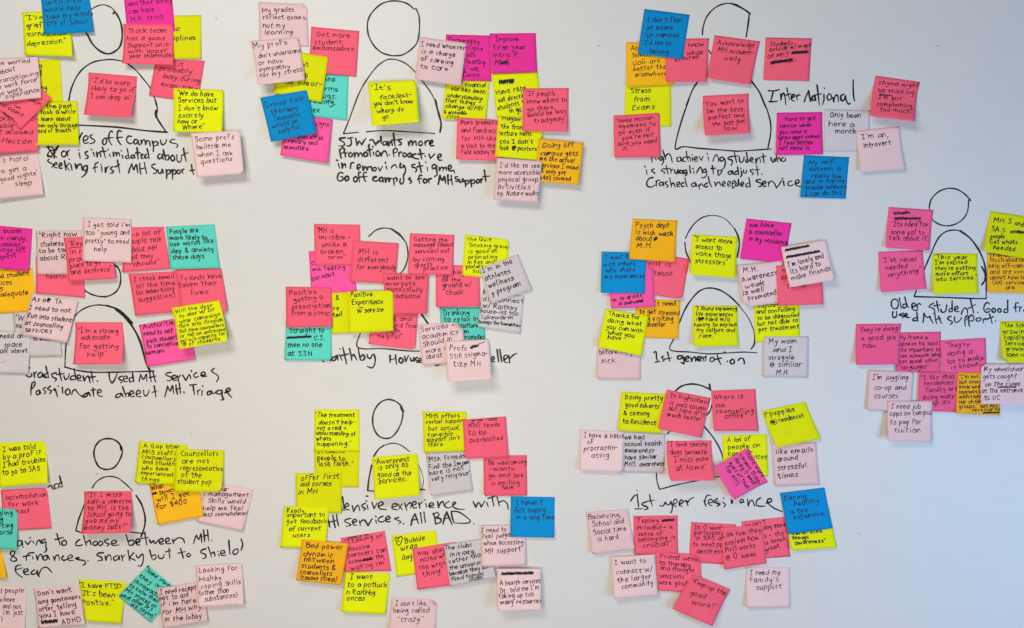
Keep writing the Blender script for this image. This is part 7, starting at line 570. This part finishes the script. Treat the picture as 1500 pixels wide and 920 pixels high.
('words 1st year residence',2.0,[[[(200.0,-314.9),(205.4,-306.9),(210.8,-303.9)],[(210.8,-303.9),(212.0,-313.9),(213.4,-324.8)],[(207.4,-328.2),(220.3,-328.2)],[(210.4,-296.9),(211.2,-298.3)],[(224.7,-316.9),(219.3,-318.9),(220.3,-322.2),(227.3,-324.8),(228.7,-328.2),(223.9,-329.4)],[(231.9,-303.9),(233.3,-313.9),(236.7,-323.8)],[(226.3,-315.9),(239.9,-313.5)],[(249.2,-322.8),(254.2,-323.4),(258.2,-316.9),(258.2,-316.9),(261.2,-320.8),(265.2,-320.8),(267.8,-315.9),(267.8,-315.9),(270.2,-323.8),(269.2,-331.8),(267.2,-334.8)],[(272.2,-320.8),(278.1,-316.9),(276.1,-311.9),(272.2,-314.9),(272.6,-322.8),(277.1,-323.8)],[(282.1,-320.8),(288.1,-316.9),(285.7,-312.9),(282.1,-316.9),(281.7,-322.2),(287.1,-323.8)],[(287.1,-316.9),(292.1,-314.9),(297.1,-315.9)],[(293.1,-313.9),(296.5,-322.8)],[(295.1,-318.9),(300.1,-311.9),(306.4,-308.9)],[(323.6,-313.9),(325.0,-318.9),(327.0,-323.8)],[(325.0,-315.9),(327.0,-307.9),(330.9,-304.9),(334.9,-305.9)],[(331.5,-318.9),(337.9,-315.9),(335.5,-311.9),(330.9,-314.9),(331.5,-320.8),(336.9,-322.8)],[(345.9,-310.9),(339.9,-315.9),(345.9,-318.9),(350.3,-319.8),(345.9,-323.8)],[(338.9,-317.9),(347.9,-314.9)],[(355.9,-309.9),(356.9,-311.1)],[(354.9,-316.9),(359.4,-320.8),(356.9,-325.4)],[(368.8,-311.9),(370.2,-318.9),(371.8,-316.9),(371.8,-313.9)],[(385.4,-317.9),(389.7,-315.9),(388.7,-311.9),(384.8,-313.9),(384.8,-318.3),(391.3,-316.9)],[(396.7,-311.9),(397.7,-323.8),(397.7,-323.8),(400.7,-315.9),(404.7,-313.5),(407.3,-318.9),(408.7,-323.8)],[(418.6,-309.9),(412.7,-313.9),(411.7,-321.8),(418.6,-323.8),(426.0,-323.4)],[(428.6,-318.3),(436.6,-315.9),(436.6,-311.5),(431.6,-311.9),(430.0,-316.9),(435.6,-322.8),(443.6,-328.2),(455.1,-332.8)]]]),
]
SMUDGES = [(-497.9, 497.9), (146.0, 451.9), (583.0, -370.3), (-699.2, -269.1), (715.3, 453.1), (823.4, -13.8), (-543.9, -202.4)]

# ------------------------------------------------------------------ the board
def make_board():
    w, h, d, r = 2.1, 1.35, 0.018, 0.0
    vs = [(-w, 0, -h), (w, 0, -h), (w, 0, h), (-w, 0, h), (-w, d, -h), (w, d, -h), (w, d, h), (-w, d, h)]
    fs = [(0, 1, 2, 3), (5, 4, 7, 6), (4, 0, 3, 7), (1, 5, 6, 2), (3, 2, 6, 7), (4, 5, 1, 0)]
    me = bpy.data.meshes.new('whiteboard')
    me.from_pydata(vs, [], fs)
    me.materials.append(board_mat)
    o = bpy.data.objects.new('whiteboard', me)
    col.objects.link(o)
    o['label'] = 'large white dry-erase board covered with marker drawings, handwriting and sticky notes'
    o['category'] = 'whiteboard'
    return o
board = make_board()
def make_wall():
    me = bpy.data.meshes.new('wall')
    me.from_pydata([(-6, 0.02, -1.5), (6, 0.02, -1.5), (6, 0.02, 2.4), (-6, 0.02, 2.4)], [], [(0, 1, 2, 3)])
    m, n, l = new_mat('painted_wall')
    n['Principled BSDF'].inputs['Base Color'].default_value = (0.6, 0.59, 0.57, 1)
    n['Principled BSDF'].inputs['Roughness'].default_value = 0.8
    me.materials.append(m)
    o = bpy.data.objects.new('wall', me)
    col.objects.link(o)
    o['kind'] = 'structure'
make_wall()

def on_board(x, y, lift):
    return (x*MM, -(0.12 + lift)*MM, y*MM)

rnd = random.Random(11)
for label, head, body in FIGURES:
    e = bpy.data.objects.new('person_outline', None)
    col.objects.link(e)
    e.parent = board
    e['label'] = label
    for nm, sets in (('head_outline', head), ('body_outline', body)):
        rib = Ribbon()
        for w, pl in sets:
            rib.stroke(smooth(pl, 7), w*1.12, on_board, rnd, 0.1)
        rib.build(nm, marker_ink, e)
for label, w, lines in CAPTIONS:
    e = bpy.data.objects.new('written_caption', None)
    col.objects.link(e)
    e.parent = board
    e['label'] = label
    for part in lines:
        rib = Ribbon()
        for pl in part:
            rib.stroke(smooth(pl, 4), w*1.15*rnd.uniform(0.95, 1.2), on_board, rnd)
        rib.build('marker_writing', marker_ink, e)
for (x, y) in SMUDGES:
    rib = Ribbon()
    for k in range(3):
        dx, dy = rnd.uniform(-3, 3), rnd.uniform(-2, 2)
        rib.stroke([(x+dx, y+dy), (x+dx+rnd.uniform(1, 3), y+dy+rnd.uniform(-1, 1))], 0.9, on_board, rnd)
    rib.build('smudge', faint_ink, board)

# ------------------------------------------------------------------ the sticky notes
def surface_of(q, z, curl):
    (ax, ay), (bx, by), (cx, cy), (dx, dy) = q
    z0, ll, lr = z
    W = 0.5*(math.hypot(bx-ax, by-ay) + math.hypot(cx-dx, cy-dy))
    H = 0.5*(math.hypot(dx-ax, dy-ay) + math.hypot(cx-bx, cy-by))
    corners = {'tl': (0, 0), 'tr': (1, 0), 'br': (1, 1), 'bl': (0, 1)}
    def f(s, t):
        zz = z0 + ((1-s)*ll + s*lr) * max(0.0, (t-0.18)/0.82)**1.5
        zz += 0.35*math.sin(s*3.1 + t*2.0)*t*min(1.0, (ll+lr)*0.2)
        if curl:
            for k, r in curl.items():
                cs, ct = corners[k]
                a, b = abs(s-cs)*W, abs(t-ct)*H
                R0 = r*76*1.25
                e = R0 - (a+b)/math.sqrt(2)
                if e > 0:
                    R = R0/1.75
                    back = e - R*math.sin(e/R)
                    zz += R*(1-math.cos(e/R))
                    s += (1 if cs == 0 else -1)*back/math.sqrt(2)/W
                    t += (1 if ct == 0 else -1)*back/math.sqrt(2)/H
        x = (1-s)*(1-t)*ax + s*(1-t)*bx + s*t*cx + (1-s)*t*dx
        y = (1-s)*(1-t)*ay + s*(1-t)*by + s*t*cy + (1-s)*t*dy
        return Vector((x, -zz, y))
    return f, W, H

N = 14
def make_note(kind, label, q, z, curl, pen, lines, rnd):
    f, W, H = surface_of(q, z, curl)
    org = f(0.5, 0.0)
    def pt(s, t, up=0.0):
        p = f(s, t)
        if up:
            e = 0.01
            ds = f(min(1, s+e), t) - f(max(0, s-e), t)
            dt = f(s, min(1, t+e)) - f(s, max(0, t-e))
            n = ds.cross(dt)
            n.normalize()
            if n.y > 0:
                n = -n
            p = p + n*up
        return (p - org)*MM
    vs, fs = [], []
    for layer in (0.0, -0.12):
        for j in range(N+1):
            for i in range(N+1):
                vs.append(pt(i/N, j/N, layer))
    M = (N+1)*(N+1)
    for j in range(N):
        for i in range(N):
            a = j*(N+1)+i
            fs.append((a, a+N+1, a+N+2, a+1))
            fs.append((M+a, M+a+1, M+a+N+2, M+a+N+1))
    for i in range(N):
        a, b = i, i+1
        fs.append((a, b, M+b, M+a))
        a, b = N*(N+1)+i, N*(N+1)+i+1
        fs.append((b, a, M+a, M+b))
        a, b = i*(N+1), (i+1)*(N+1)
        fs.append((b, a, M+a, M+b))
        a, b = i*(N+1)+N, (i+1)*(N+1)+N
        fs.append((a, b, M+b, M+a))
    me = bpy.data.meshes.new('sticky_note')
    me.from_pydata([tuple(v) for v in vs], [], fs)
    me.materials.append(paper_mats[kind])
    nf = 2*N*N
    me.polygons.foreach_set('use_smooth', [i < nf for i in range(len(fs))])
    o = bpy.data.objects.new('sticky_note', me)
    o.location = org*MM
    col.objects.link(o)
    o['label'] = label
    o['category'] = 'sticky note'
    o['group'] = label.split(' sticky')[0] + ' sticky notes on the whiteboard'
    writing, struck, drawn = Ribbon(), Ribbon(), Ribbon()
    pw = max(pen, 1.08)*1.07
    for ln in lines:
        if ln[0] == '^':
            pl = lambda x, y, lf: tuple(pt(min(1, max(0, x/W)), min(1, max(0, y/H)), 0.16+lf))
            for s in ln[1]:
                drawn.stroke(smooth([(a*W, b*H) for a, b in s], 3), pw*ln[2], pl, rnd)
            continue
        txt, s0, t0, s1, t1, h = ln
        L, cx, cy = frame(s0*W, t0*H, s1*W, t1*H)
        def pl(x, y, lf):
            s = s0 + (x*cx + y*cy)/W
            t = t0 + (x*cy - y*cx)/H
            return tuple(pt(min(0.995, max(0.005, s)), min(0.995, max(0.005, t)), 0.16+lf))
        def inside(st):
            k = 0
            for x, y in st:
                s = s0 + (x*cx + y*cy)/W; t = t0 + (x*cy - y*cx)/H
                k += (-0.004 < s < 1.004 and -0.01 < t < 1.01)
            return k >= 0.45*len(st)
        if txt == '~':
            for st in zigzag(L, h, rnd, pw):
                struck.stroke(st, pw*1.25, pl, rnd)
        else:
            for st in write(txt, L, h, rnd):
                if inside(st):
                    writing.stroke(st, pw*rnd.uniform(0.9, 1.12), pl, rnd)
    if writing.v: writing.build('handwriting', felt_ink if pen > 1.2 else pen_ink, o)
    if struck.v: struck.build('crossed_out_word', felt_ink, o)
    if drawn.v: drawn.build('pen_mark', felt_ink, o)
    return o

for i, nt in enumerate(NOTES):
    make_note(*nt, random.Random(100+i))
